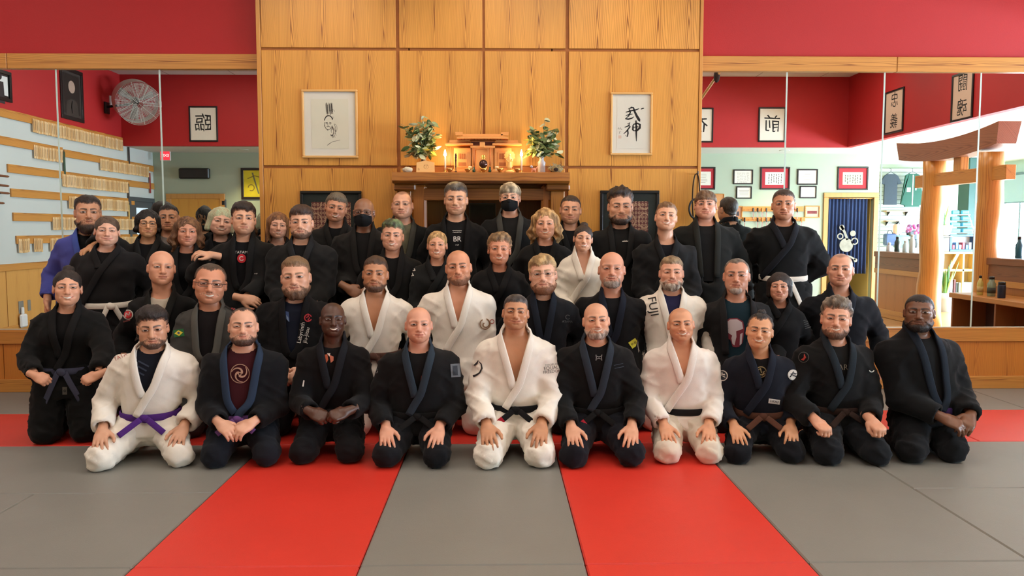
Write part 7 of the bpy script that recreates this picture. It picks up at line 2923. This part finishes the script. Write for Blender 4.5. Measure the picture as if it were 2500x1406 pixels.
P(label='tall man with short grey-black hair and white club print on shirt', x=1113, crown=447, chin=523, Y=6.62, pose='stand', smile=True, skin=(218, 170, 144), hair=(58, 52, 46), hair2=(110, 104, 94), style='full', top=.026, side=.009, gi=(24, 23, 23), tee=(24, 23, 23), w=.98, res=.018, op=0.6, v=.42, vw=.09, head=(-3, 0, 0), stubble=.18, neckw=1.05,
  decals=[{'on': 'tee', 'p': (1116, 567), 'shapes': [(poly2([(-.038, .012), (.038, .012), (.038, .016), (-.038, .016)]), W_), marks(9, .07, .012, W_)], 'lift': 0}, {'on': 'tee', 'p': (1116, 584), 'shapes': [txt('BR', .058, (228, 224, 216))]}, {'on': 'tee', 'p': (1116, 598), 'shapes': [marks(4, .03, .010, W_)]}])
P(label='greying fair-haired man in pleated black mask with wide grey lapels', x=1245, crown=447, chin=514, Y=6.72, pose='stand', skin=(222, 174, 154), hair=(110, 98, 80), hair2=(176, 162, 136), style='fringe', top=.020, side=.013, rough=.010, gi=(30, 30, 30), lapel=(66, 66, 62), tee=(34, 34, 34), w=1.04, res=.02, mask=True, op=0.4, v=.36, vw=.078, head=(-4, 0, 0))
P(label='laughing woman with loose blond wavy hair in black jacket', x=1331, crown=508, chin=582, Y=6.38, pose='stand', fem=True, smile='teeth', skin=(226, 172, 148), hair=(142, 104, 62), hair2=(186, 148, 98), style='wavy', gi=(26, 25, 25), tee=TE, w=1.0, res=.018, v=.24, head=(0, 0, 0))
P(label='short-cropped dark-haired man smiling behind the woman in white', x=1393, crown=475, chin=545, Y=6.74, pose='stand', smile=True, skin=(214, 162, 136), hair=(52, 40, 33), style='full', top=.008, side=.004, rough=.003, gi=(24, 24, 24), tee=TE, w=1.0, res=.02, v=.22, head=(0, 2, 0), stubble=.28)
P(label='man with tousled dark hair and dark beard before the right dark print', x=1515, crown=457, chin=541, Y=6.62, pose='stand', smile=True, skin=(216, 168, 146), hair=(42, 34, 30), style='full', top=.034, side=.010, rough=.022, freq=70, hairtop=.026, beard=('full', .010, .008), beard_col=(40, 32, 28), gi=(30, 30, 30), lapel=(36, 36, 36), tee=(28, 28, 28), w=1.04, res=.018, op=0.5, v=.34, head=(4, 0, 4),
  decals=[{'on': 'tee', 'p': (1531, 588), 'shapes': [marks(6, .06, .010, W_), (stroke2([(-.04, -.004), (.02, -.004), (.04, .006)], .006), W_)]}])
P(label='young man with tied-back light brown hair, chin raised, wide grin', x=1627, crown=492, chin=563, Y=6.34, pose='stand', smile='teeth', skin=(226, 176, 154), hair=(120, 88, 60), style='full', top=.015, side=.007, rough=.012, gi=(30, 30, 31), tee=(24, 24, 32), w=1.08, res=.016, v=.22, arms='clasp', head=(2, 4, -8), neckl=.09, stubble=.08, fold=1.4)
P(label='heavyset man with light moustache and tousled reddish hair by the mirror', x=1723, crown=464, chin=533, Y=6.52, pose='stand', skin=(222, 168, 150), hair=(92, 68, 50), hair2=(120, 92, 68), style='fringe', top=.016, side=.012, rough=.012, gi=(35, 36, 35), lapel=(46, 47, 44), tee=(24, 24, 25), w=1.16, belly=.03, res=.017, op=0.55, v=.52, vw=.07, head=(-2, 0, -4), jaw=1.1, stubble=.12, beard_col=(140, 100, 70), teeneck=1.1)
P(label='tall man in black gi with white belt, hands behind his back', x=1914, crown=461, chin=535, Y=6.5, pose='stand', skin=(206, 150, 124), hair=(60, 45, 36), style='full', top=.012, side=.005, rough=.004, gi=(24, 25, 27), lapel=(33, 35, 42), tee=TE, belt=WH, w=1.10, res=.015, v=.20, vw=.095, arms='back', head=(-2, 0, -3), tail=.30, stubble=.15, cuff=.02, cross=.12, sleeve=1.1)

# half-hidden middle row
P(label='grinning young man with green-dyed fringe in open black jacket', x=958, crown=537, chin=611, Y=6.18, pose='stand', smile='teeth', skin=(222, 170, 148), hair=(46, 40, 34), hair2=(104, 122, 82), style='full', top=.030, side=.006, swirl=(-.2, -.4), gi=(30, 30, 30), tee=(24, 24, 26), w=.98, res=.017, op=0.4, v=.34, vw=.06, head=(-2, 3, 0), stubble=.1)
P(label='fair-haired woman with hair tied back in black v-neck jacket', x=1067, crown=562, chin=631, Y=6.12, pose='stand', fem=True, smile='teeth', skin=(224, 168, 142), hair=(156, 118, 74), hair2=(190, 154, 104), style='tied', gi=(30, 31, 31), tee=TE, w=.95, res=.017, v=.16, vw=.07, head=(-2, 0, 0), arms='clasp',
  decals=[{'on': 'jacket', 'p': (1007, 668), 'rot': 70, 'shapes': [(stroke2([(-.05, 0), (-.03, .018), (-.01, -.012), (.012, .016), (.03, -.01), (.05, .008)], .010), W_)]}])
P(label='laughing woman with short swept brown hair, leaning forward in black', x=1219, crown=568, chin=646, Y=6.1, pose='stand', fem=True, smile='teeth', skin=(214, 152, 126), hair=(104, 80, 56), hair2=(140, 112, 78), style='low', top=.026, side=.016, rough=.012, freq=70, swirl=(.5, -.2), gi=(26, 26, 27), tee=TE, w=1.02, res=.017, v=.20, vw=.07, head=(0, 2, 0))
P(label='smiling woman in white gi with dark hair in a top bun', x=1424, crown=549, chin=613, Y=6.15, pose='stand', fem=True, smile='teeth', skin=(222, 172, 148), hair=(48, 36, 30), style='bun', hairtop=.008, gi=(226, 219, 204), tee=None, belt=WH, knot=False, w=.90, res=.015, v=.22, vw=.062, head=(4, 4, 0), arms='clasp', clz=.04, beltu=.10, fold=1.5)

# second row, kneeling upright, from the left
P(label='smiling woman kneeling at far left, both hands gripping her grey belt', x=163, crown=657, chin=747, Y=5.55, pose='kneel', fem=True, smile='teeth', skin=(226, 172, 148), hair=(42, 32, 27), style='bun', hairtop=.012, gi=(25, 25, 26), lapel=(33, 33, 34), tee=TE, belt=(74, 76, 96), tail=.26, w=1.14, res=.013, v=.36, vw=.07, legres=.015, head=(3, 3, 0), arms=({'p': (88, 918), 'Y': 5.30, 'f': (.75, -.45, -.25), 'u': (.1, -.8, .5), 'h': 'fist', 'pole': (-.6, .5, -.3)}, {'p': (238, 915), 'Y': 5.30, 'f': (-.75, -.45, -.25), 'u': (-.1, -.8, .5), 'h': 'fist', 'pole': (.6, .5, -.3)}), beltu=.10, cuff=.05, fold=1.2,
  decals=[{'on': 'jacket', 'p': (158, 954), 'shapes': [(poly2([(-.016, -.026), (.016, -.026), (.016, .026), (-.016, .026)]), (80, 76, 68)), (ring2(.004, .009), (30, 30, 30))]}])
P(label='bald clean-shaven man in black gi over a pale undershirt', x=393, crown=612, chin=695, Y=5.8, pose='kneel', skin=(224, 168, 144), hair=GRY, gi=(25, 25, 25), lapel=(36, 35, 32), tee=(190, 178, 160), w=.96, res=.015, v=.32, vw=.082, head=(8, 3, 0), brow_k=.35, neckl=.07, teeneck=1.1,
  decals=[{'on': 'jacket', 'p': (313, 768), 'rot': 20, 'shapes': [(ring2(.028, .036), W_), (ring2(.0, .027), (196, 40, 44)), (stroke2([(-.02, -.012), (-.006, .014), (.006, -.006), (.02, .012)], .009), W_)]}, {'on': 'jacket', 'p': (310, 783), 'rot': 14, 'shapes': [marks(6, .05, .012, (214, 120, 116))]}])
P(label='grinning man with rectangular glasses in patched grey gi', x=512, crown=644, chin=741, Y=5.7, pose='kneel', smile='teeth', skin=(218, 156, 130), hair=(74, 58, 46), style='recede', top=.007, side=.006, rough=.003, hairtop=.004, moustache=.004, beard_col=(120, 92, 74), gi=(70, 69, 66), lapel=(92, 90, 84), tee=(30, 26, 27), w=1.06, belly=.02, res=.0145, op=0.5, v=.42, vw=.080, glasses=((40, 36, 38), .027, .0125, .0015), head=(2, 6, 4), stubble=.12, fw=1.04, arms='clasp',
  decals=[{'on': 'jacket', 'p': (437, 813), 'rot': 8, 'shapes': [(poly2([(-.036, -.026), (.036, -.026), (.036, .026), (-.036, .026)]), (30, 106, 56)), (poly2([(-.030, 0), (0, -.020), (.030, 0), (0, .020)]), (222, 204, 60)), (shield(.009), (60, 84, 110))]},
          {'on': 'jacket', 'p': (456, 752), 'rot': 30, 'shapes': [(poly2([(-.055, -.020), (.055, -.020), (.055, .020), (-.055, .020)]), (24, 20, 20)), marks(7, .10, .030, (186, 44, 46)), (stroke2([(-.05, .018), (-.02, .022), (.01, .017), (.05, .021)], .005), W_)]},
          {'on': 'jacket', 'p': (568, 752), 'rot': -30, 'shapes': [(poly2([(-.055, -.020), (.055, -.020), (.055, .020), (-.055, .020)]), (24, 20, 20)), marks(7, .10, .030, (186, 44, 46)), (stroke2([(-.05, .018), (-.02, .022), (.01, .017), (.05, .021)], .005), W_)]},
          {'on': 'jacket', 'p': (440, 760), 'rot': 30, 'shapes': [(stroke2([(-.03, .01), (0, -.008), (.03, .004)], .010), W_)]}])
P(label='broad bearded man with cropped fair hair and lettered black lapel', x=721, crown=628, chin=722, Y=5.72, pose='kneel', skin=(226, 178, 158), hair=(140, 108, 74), hair2=(108, 84, 60), style='full', top=.020, side=.005, rough=.007, beard=('full', .010, .018), beard_col=(92, 66, 46), gi=(21, 20, 21), tee=(24, 30, 48), w=1.20, belly=.04, res=.0145, op=0.4, v=.40, vw=.070, head=(-6, -3, 2), fw=1.04, arms='clasp',
  decals=[{'on': 'lapel', 'p': (735, 812), 'rot': 78, 'shapes': [txt('Labyrinth', .040, W_)]}, {'on': 'jacket', 'p': (748, 818), 'rot': 78, 'shapes': [txt('Jiu-Jitsu', .038, W_)]},
          {'on': 'jacket', 'p': (752, 776), 'shapes': [(ring2(.020, .028, 24, 20, 340), (168, 36, 44)), (stroke2([(-.012, .0), (0, .014), (.010, .0), (-.002, -.014), (.014, -.02)], .008), (168, 36, 44)), (stroke2([(0, .03), (0, .012)], .008), (168, 36, 44))]},
          {'on': 'tee', 'p': (700, 772), 'shapes': [(poly2([(-.02, .04), (.014, .03), (.02, -.04), (-.004, -.02)]), (52, 74, 120)), (poly2([(-.004, .012), (.012, -.01), (.016, -.04), (.0, -.02)]), (120, 140, 170))]}])
P(label='dark-haired man with short beard in white gi, chest bare', x=916, crown=624, chin=710, Y=5.72, pose='kneel', skin=(196, 142, 110), hair=(70, 50, 36), style='full', top=.013, side=.005, rough=.004, beard=('full', .005, .003), beard_col=(52, 38, 30), gi=WH, tee=None, w=1.06, res=.0135, v=0.31, vw=.084, head=(-4, 2, 2), belt=(90, 60, 50))
P(label='smiling bald man with trimmed beard in white gi with ring badges', x=1119, crown=611, chin=694, Y=5.72, pose='kneel', smile=True, skin=(218, 158, 130), hair=(96, 66, 46), buzz=.12, beard=('full', .004, .003), beard_col=(110, 72, 50), gi=WH, tee=None, w=1.10, res=.0135, v=0.28, vw=.078, head=(-3, -3, 2), arms=('down', 'knees'),
  decals=[{'on': 'jacket', 'p': (1184, 791), 'shapes': [(spiral(.040, 2.2, .86, .007, .008), (142, 104, 70)), (ring2(.032, .039, 30, 120, 420), (142, 104, 70))]}, {'on': 'jacket', 'p': (1201, 785), 'shapes': [(ring2(.011, .017), (176, 96, 82))]}])
P(label='bearded man with wire glasses and tousled blond hair in black gi', x=1326, crown=623, chin=714, Y=5.74, pose='kneel', skin=(230, 182, 162), hair=(150, 118, 78), hair2=(190, 160, 112), style='low', top=.024, side=.013, rough=.012, freq=55, swirl=(-.2, -.3), beard=('full', .011, .010), beard_col=(128, 78, 44), beard_col2=(98, 60, 38), gi=(25, 27, 31), lapel=(34, 40, 52), tee=(22, 22, 24), w=1.02, res=.0145, v=.34, vw=.064, glasses=((120, 112, 100), .026, .015, .0009), head=(-2, -3, 0),
  decals=[{'on': 'jacket', 'p': (1385, 785), 'shapes': [txt('ATAMA', .022, (92, 92, 92)), ]}, {'on': 'jacket', 'p': (1386, 774), 'shapes': [(ring2(.012, .017, 20, 30, 330), (74, 74, 74))]}])
P(label='stern bald man with grey goatee in black gi', x=1494, crown=615, chin=699, Y=5.8, pose='kneel', skin=(216, 160, 140), hair=(120, 112, 104), beard=('goatee', .007, .008), beard_col=(180, 170, 158), beard_col2=(90, 74, 64), stubble=.10, gi=(23, 23, 25), lapel=(32, 38, 52), tee=(26, 27, 32), w=1.12, res=.0145, v=.32, vw=.070, head=(0, 0, 0), neckl=.062, neckw=1.12, squint=.8, brow_k=.5, jaw=1.05,
  decals=[{'on': 'jacket', 'p': (1547, 838), 'rot': 35, 'shapes': [(poly2([(-.030, -.026), (.030, -.026), (.030, .026), (-.030, .026)]), (214, 206, 60)), txt('FUJI', .024, (30, 30, 28))]}])
P(label='man with grey-streaked beard in white gi lettered down the shoulder', x=1640, crown=625, chin=704, Y=5.8, pose='kneel', smile=True, skin=(226, 172, 152), hair=(120, 96, 70), hair2=(150, 128, 98), style='full', top=.016, side=.006, rough=.005, beard=('full', .010, .016), beard_col=(104, 80, 62), beard_col2=(178, 168, 154), gi=WH, tee=(40, 40, 74), w=1.10, res=.0135, v=.34, vw=.078, head=(2, 0, 0), fw=1.03,
  decals=[{'on': 'jacket', 'p': (1594, 748), 'rot': -80, 'shapes': [txt('FUJI', .068, (26, 26, 26))], 's': 1.25}])
P(label='man with receding grey hair in teal helmet-print shirt under open jacket', x=1799, crown=631, chin=715, Y=5.76, pose='kneel', skin=(206, 150, 128), hair=(70, 60, 52), hair2=(116, 106, 96), style='recede', top=.006, side=.006, rough=.003, hairtop=.004, beard=('chin', .004, .004), beard_col=(170, 160, 150), stubble=.10, gi=(33, 33, 34), lapel=(40, 39, 40), tee=(28, 54, 66), w=1.08, res=.0145, op=0.75, v=.55, vw=.092, head=(-3, 0, 0), neckl=.05, squint=.9, brow=(60, 50, 44),
  decals=[{'on': 'tee', 'p': (1793, 805), 's': 1.0, 'shapes': [(poly2([(-.078, .0), (-.070, .055), (-.035, .082), (.02, .084), (.062, .060), (.072, .01), (.060, -.09), (.035, -.12), (.012, -.125), (-.012, -.12), (-.030, -.07), (-.05, -.065)]), (120, 40, 54)),
     (poly2([(-.070, .0), (-.062, .050), (-.030, .074), (.018, .076), (.054, .054), (.062, .008), (.012, -.010), (.014, -.050), (.0, -.110), (-.014, -.100), (-.022, -.060), (-.016, -.040), (-.062, -.010), (-.040, .012)]), (200, 186, 188)), (poly2([(.040, -.03), (.058, -.02), (.050, -.10), (.036, -.11)]), (200, 186, 188))]}])
P(label='small woman with dark chin-length bob and fringe in plain black', x=1904, crown=664, chin=735, Y=5.82, pose='kneel', fem=True, smile=True, skin=(214, 160, 140), hair=(44, 34, 30), style='bob', gi=(23, 23, 24), tee=TE, w=.90, res=.016, v=.12, vw=.07, head=(-4, 0, 0),
  decals=[{'on': 'jacket', 'p': (1972, 792), 'rot': 8, 'shapes': [(poly2([(-.028, .030 - .014 * k), (.028, .034 - .014 * k), (.028, .039 - .014 * k), (-.028, .035 - .014 * k)]), (74, 72, 68)) for k in range(5)]}])
P(label='man with close-cropped greying hair and raised brows in dark gi', x=2053, crown=619, chin=698, Y=5.84, pose='kneel', smile=True, skin=(222, 168, 148), hair=(88, 78, 70), buzz=.55, buzz_line='recede', gi=(25, 28, 34), lapel=(32, 36, 46), tee=TE, w=1.08, res=.0145, v=.22, vw=.072, head=(-4, 0, 0), neckl=.06)

# front row, sitting on their heels, from the left; bluish light put into lapel colours of black gis
P(label='bearded man in white gi with purple belt at left end of front row', x=371, crown=746, chin=849, Y=5.08, pose='seiza', skin=(214, 166, 142), hair=(36, 28, 24), style='low', top=.030, side=.010, rough=.012, freq=55, swirl=(-.2, -.45), hairtop=.022, stubble=.45, beard=('full', .003, .002), gi=WH, tee=(24, 28, 40), belt=(84, 42, 130), w=1.08, res=.012, op=0.15, v=0.31, vw=.098, tx=363, head=(-2, -2, 12), neckl=.02, knees=((238, 1160), (432, 1150)), brow_w=1.2, sleeve=1.05,
  decals=[{'on': 'jacket', 'p': (300, 868), 'rot': 26, 'shapes': [txt('TATAMI', .026, (168, 60, 50))], 's': 1.3}, {'on': 'tee', 'p': (402, 892), 'rot': -20, 'shapes': [txt('HAYABUSA', .020, (52, 58, 74))]},
          {'on': 'tee', 'p': (345, 905), 'rot': -28, 'shapes': [(poly2([(-.045, .04 - .03 * k), (.03, .04 - .03 * k), (.03, .05 - .03 * k), (-.045, .05 - .03 * k)]), (42, 50, 68)) for k in range(3)]}])
P(label='bearded man in black gi over maroon emblem shirt, hands folded', x=593, crown=753, chin=843, Y=5.12, pose='seiza', smile=True, skin=(228, 180, 160), hair=(50, 38, 31), style='receding2', top=.008, side=.006, rough=.003, hairtop=.002, beard=('full', .007, .004), beard_col=(66, 46, 36), gi=(22, 23, 27), lapel=(42, 56, 76), tee=(70, 22, 30), belt=(112, 74, 136), w=1.16, belly=.035, res=.012, op=0.45, v=0.42, vw=.100, tx=593, head=(0, 0, 2), neckw=1.08, fw=1.05, knees=((520, 1152), (648, 1148)), arms='lap', pants=(28, 31, 40), tail=.13,
  decals=[{'on': 'tee', 'p': (586, 912), 's': 1.0, 'shapes': [(ring2(.056, .061, 40), (170, 132, 110)), (spiral(.055, 0.3), (176, 138, 116)), (spiral(.055, 2.4), (176, 138, 116)), (spiral(.055, 4.5), (176, 138, 116)), (ring2(.006, .011), (176, 138, 116))]}])
P(label='smiling dark-skinned bald man in black gi gripping his belt', x=812, crown=739, chin=823, Y=5.2, pose='seiza', smile='teeth', skin=DARK, hair=(30, 26, 25), buzz=.35, gi=(21, 20, 21), lapel=(34, 36, 42), tee=(22, 20, 21), belt=(22, 21, 22), w=.98, res=.0125, v=.30, vw=.070, head=(4, 0, 2), knees=((738, 1142), (852, 1140)), arms=({'p': (762, 1006), 'Y': 4.95, 'f': (.75, -.5, -.2), 'u': (.1, -.75, .6), 'h': 'fist'}, {'p': (846, 1004), 'Y': 4.95, 'f': (-.75, -.5, -.15), 'u': (-.1, -.75, .6), 'h': 'fist'}), pants=(24, 23, 25), neckl=.055, tail=.1,
  decals=[{'on': 'tee', 'p': (803, 878), 'shapes': [(poly2([(-.035, .03), (-.01, .035), (-.004, .0), (-.02, -.03), (-.036, -.01)]), (196, 96, 60)), (poly2([(.004, .03), (.03, .02), (.03, -.006), (.012, -.02)]), (190, 110, 84)), (poly2([(-.012, .04), (.01, .04), (.004, .02)]), (226, 206, 190))]}, {'on': 'jacket', 'p': (741, 936), 'rot': 80, 'shapes': [(poly2([(-.02, -.004), (.02, -.004), (.02, .005), (-.02, .005)]), W_)]}])
P(label='bald man in black gi with grey sleeve patches, palms on thighs', x=1022, crown=750, chin=838, Y=5.12, pose='seiza', skin=(226, 170, 150), hair=(110, 84, 66), stubble=.22, beard_col=(120, 84, 62), gi=(24, 24, 25), lapel=(44, 54, 64), tee=(22, 21, 22), w=1.14, res=.012, v=.32, vw=.078, head=(2, 0, 2), knees=((942, 1152), (1066, 1152)), belt=(22, 22, 23), pants=(24, 25, 30), neckl=.05, tail=.22, brow_k=.5, neckw=1.05,
  decals=[{'on': 'jacket', 'p': (1112, 904), 'rot': 4, 'shapes': [(poly2([(-.030, -.042), (.030, -.042), (.030, .042), (-.030, .042)]), (98, 102, 106)), (poly2([(-.018, -.030), (.012, -.030), (.012, .030), (-.018, .030)]), (34, 40, 48))]}, {'on': 'jacket', 'p': (918, 905), 'shapes': [txt('B', .052, (112, 114, 114))]}, {'on': 'tee', 'p': (1035, 921), 'shapes': [(poly2([(-.022, -.02), (-.016, .012), (-.008, -.002), (.0, .026), (.008, 0), (.016, .014), (.024, -.02)]), (130, 48, 34)), (poly2([(-.012, -.018), (.0, .006), (.014, -.018)]), (196, 120, 60))]}])
P(label='dark-haired man in white gi with black belt at front centre', x=1259, crown=717, chin=806, Y=5.16, pose='seiza', smile=True, skin=(200, 148, 116), hair=(48, 42, 40), hair2=(84, 80, 78), style='full', top=.012, side=.004, rough=.003, gi=WH, tee=None, belt=(22, 23, 28), w=1.04, res=.012, v=0.34, vw=.100, head=(0, 2, 0), knees=((1192, 1154), (1320, 1152)), stubble=.15, jaw=1.06, neckw=1.08, squint=.9, tail=.17, bar=(170, 28, 48), fold=1.1,
  decals=[{'on': 'jacket', 'p': (1165, 900), 'shapes': [(stroke2([(.006, .052), (.026, .030), (.030, .002), (.016, -.026), (-.008, -.042), (-.026, -.048)], [.002, .008, .011, .010, .012, .016]), (26, 20, 22)), (poly2([(-.022, .022), (-.004, .040), (.008, .056), (.006, .034), (-.004, .022), (-.014, .018)]), (26, 20, 22))]},
          {'on': 'jacket', 'p': (1348, 890), 'rot': 6, 'shapes': [txt('DISCIPLINE', .018, (110, 104, 98))]}, {'on': 'jacket', 'p': (1348, 898), 'rot': 6, 'shapes': [txt('EQUALS', .030, (90, 84, 80))]}, {'on': 'jacket', 'p': (1348, 907), 'rot': 6, 'shapes': [txt('FREEDOM', .026, (90, 84, 80))]}])
P(label='laughing bald man with grey beard in black gi, ring on finger', x=1456, crown=740, chin=827, Y=5.16, pose='seiza', smile='teeth', skin=(226, 174, 150), hair=(120, 100, 84), buzz=.14, beard=('full', .006, .005), beard_col=(128, 108, 92), beard_col2=(176, 164, 152), gi=(23, 24, 26), lapel=(44, 52, 62), tee=(22, 22, 24), belt=(22, 22, 23), w=1.06, res=.012, v=.36, vw=.086, head=(4, -2, 2), knees=((1402, 1152), (1544, 1150)), pants=(27, 28, 36), tail=.17, knot=True, bar=(170, 28, 48),
  decals=[{'on': 'tee', 'p': (1462, 873), 'shapes': [(ring2(.012, .017, 16, 40, 140, 0, -.019), (150, 150, 150)), (ring2(.012, .017, 16, 220, 320, 0, .019), (150, 150, 150)), (poly2([(-.021, -.018), (-.016, -.018), (-.014, .0), (-.016, .018), (-.021, .018), (-.018, 0)]), (150, 150, 150)), (poly2([(.021, -.018), (.016, -.018), (.014, .0), (.016, .018), (.021, .018), (.018, 0)]), (150, 150, 150))]},
          {'on': 'jacket', 'p': (1510, 890), 'rot': 12, 'shapes': [(poly2([(-.03, .0), (.03, 0), (.03, .003), (-.03, .003)]), (60, 72, 86)), (poly2([(-.03, -.02), (.03, -.02), (.03, -.017), (-.03, -.017)]), (60, 72, 86))]}])
P(label='grinning bald clean-shaven man in white gi with black belt', x=1663, crown=752, chin=834, Y=5.18, pose='seiza', smile='teeth', skin=(222, 166, 136), hair=(58, 44, 38), buzz=.22, gi=(234, 226, 216), tee=None, belt=(24, 23, 26), w=1.05, res=.012, v=0.26, vw=.072, head=(4, -3, 3), knees=((1632, 1142), (1735, 1142)), pants=(218, 206, 188), tx=1668, fw=1.05, brow_w=1.2, tail=.02, knot=False, stubble=.08)
P(label='grinning man with dark topknot in navy gi with round badges', x=1856, crown=764, chin=852, Y=5.12, pose='seiza', smile='teeth', skin=(218, 164, 130), hair=(30, 27, 28), style='recede', top=.012, side=.010, rough=.008, topknot=True, hairtop=.010, gi=NV, lapel=(34, 40, 54), tee=(23, 22, 24), belt=(92, 58, 44), w=1.0, res=.0125, v=0.24, vw=.066, head=(-4, 4, 2), knees=((1806, 1142), (1938, 1140)), pants=(24, 25, 31), tail=.12, neckl=.05,
  decals=[{'on': 'jacket', 'p': (1764, 917), 'shapes': [(ring2(.0, .034, 24), W_), (ring2(.0, .029, 24), (28, 30, 40)), (stroke2([(-.02, -.012), (0, .02), (.02, -.012), (-.018, .008), (.018, .008)], .007), W_)]}, {'on': 'jacket', 'p': (1936, 915), 'shapes': [(ring2(.0, .034, 24), W_), (ring2(.0, .030, 24), (210, 204, 196)), (stroke2([(-.02, -.012), (0, .02), (.02, -.012), (-.018, .008), (.018, .008)], .008), (28, 30, 40))]},
          {'on': 'tee', 'p': (1858, 908), 'shapes': [(ring2(.030, .036, 28), (150, 132, 92)), (stroke2([(-.02, .012), (-.004, .022), (.002, -.004), (.02, .006), (.008, -.022)], .008), (150, 132, 92)), (stroke2([(-.024, -.006), (.0, -.018), (.024, -.010)], .007), (150, 132, 92))]}, {'on': 'jacket', 'p': (1890, 980), 'rot': -8, 'shapes': [(poly2([(-.036, -.015), (.036, -.015), (.036, .015), (-.036, .015)]), (206, 202, 196)), marks(6, .056, .018, (90, 90, 90))]}])
P(label='smiling curly-haired bearded man in black gi, fists on thighs', x=2043, crown=725, chin=826, Y=5.12, pose='seiza', smile='teeth', skin=(222, 168, 146), hair=(84, 70, 58), hair2=(124, 112, 98), style='full', top=.032, side=.012, rough=.022, freq=72, hairtop=.024, beard=('full', .006, .005), beard_col=(90, 62, 46), gi=(25, 26, 27), lapel=(40, 48, 56), tee=(27, 26, 26), belt=(62, 44, 38), w=1.06, res=.012, v=0.29, vw=.076, head=(-2, 3, 2), knees=((2034, 1146), (2152, 1146)), pants=(29, 32, 36), tail=.14, rz=2,
  arms=({'p': (1992, 1026), 'Y': 4.92, 'f': (.25, -.85, -.35), 'u': (0, -.35, .9), 'h': 'fist'}, {'p': (2128, 1026), 'Y': 4.92, 'f': (.1, -.9, -.35), 'u': (0, -.35, .9), 'h': 'fist'}),
  decals=[{'on': 'tee', 'p': (2064, 897), 'shapes': [txt('ART', .050, (120, 110, 98))]}, {'on': 'jacket', 'p': (1962, 872), 'rot': -20, 'shapes': [(ring2(.030, .034, 24), (80, 78, 76)), (poly2([(-.01, -.02), (.002, .0), (-.004, .022), (.016, .004), (.008, -.02)]), (170, 54, 44))]}, {'on': 'jacket', 'p': (2128, 902), 'shapes': [(ring2(.012, .018, 14, 200, 340), W_)]}])
P(label='dark-skinned bearded man in black gi at right end of front row', x=2246, crown=716, chin=807, Y=5.12, pose='seiza', skin=BROWN, hair=(26, 22, 21), style='full', top=.006, side=.004, rough=.002, beard=('full', .010, .008), beard_col=(24, 20, 20), gi=(22, 23, 26), lapel=(34, 44, 56), tee=(21, 21, 23), belt=(72, 48, 110), w=1.18, belly=.03, res=.012, op=0.4, v=0.44, vw=.060, tx=2262, head=(-4, 0, 2), knees=((2242, 1140), (2342, 1138)), arms='lap', pants=(24, 25, 29), tail=.10, rz=6, knot=False, fw=1.06)
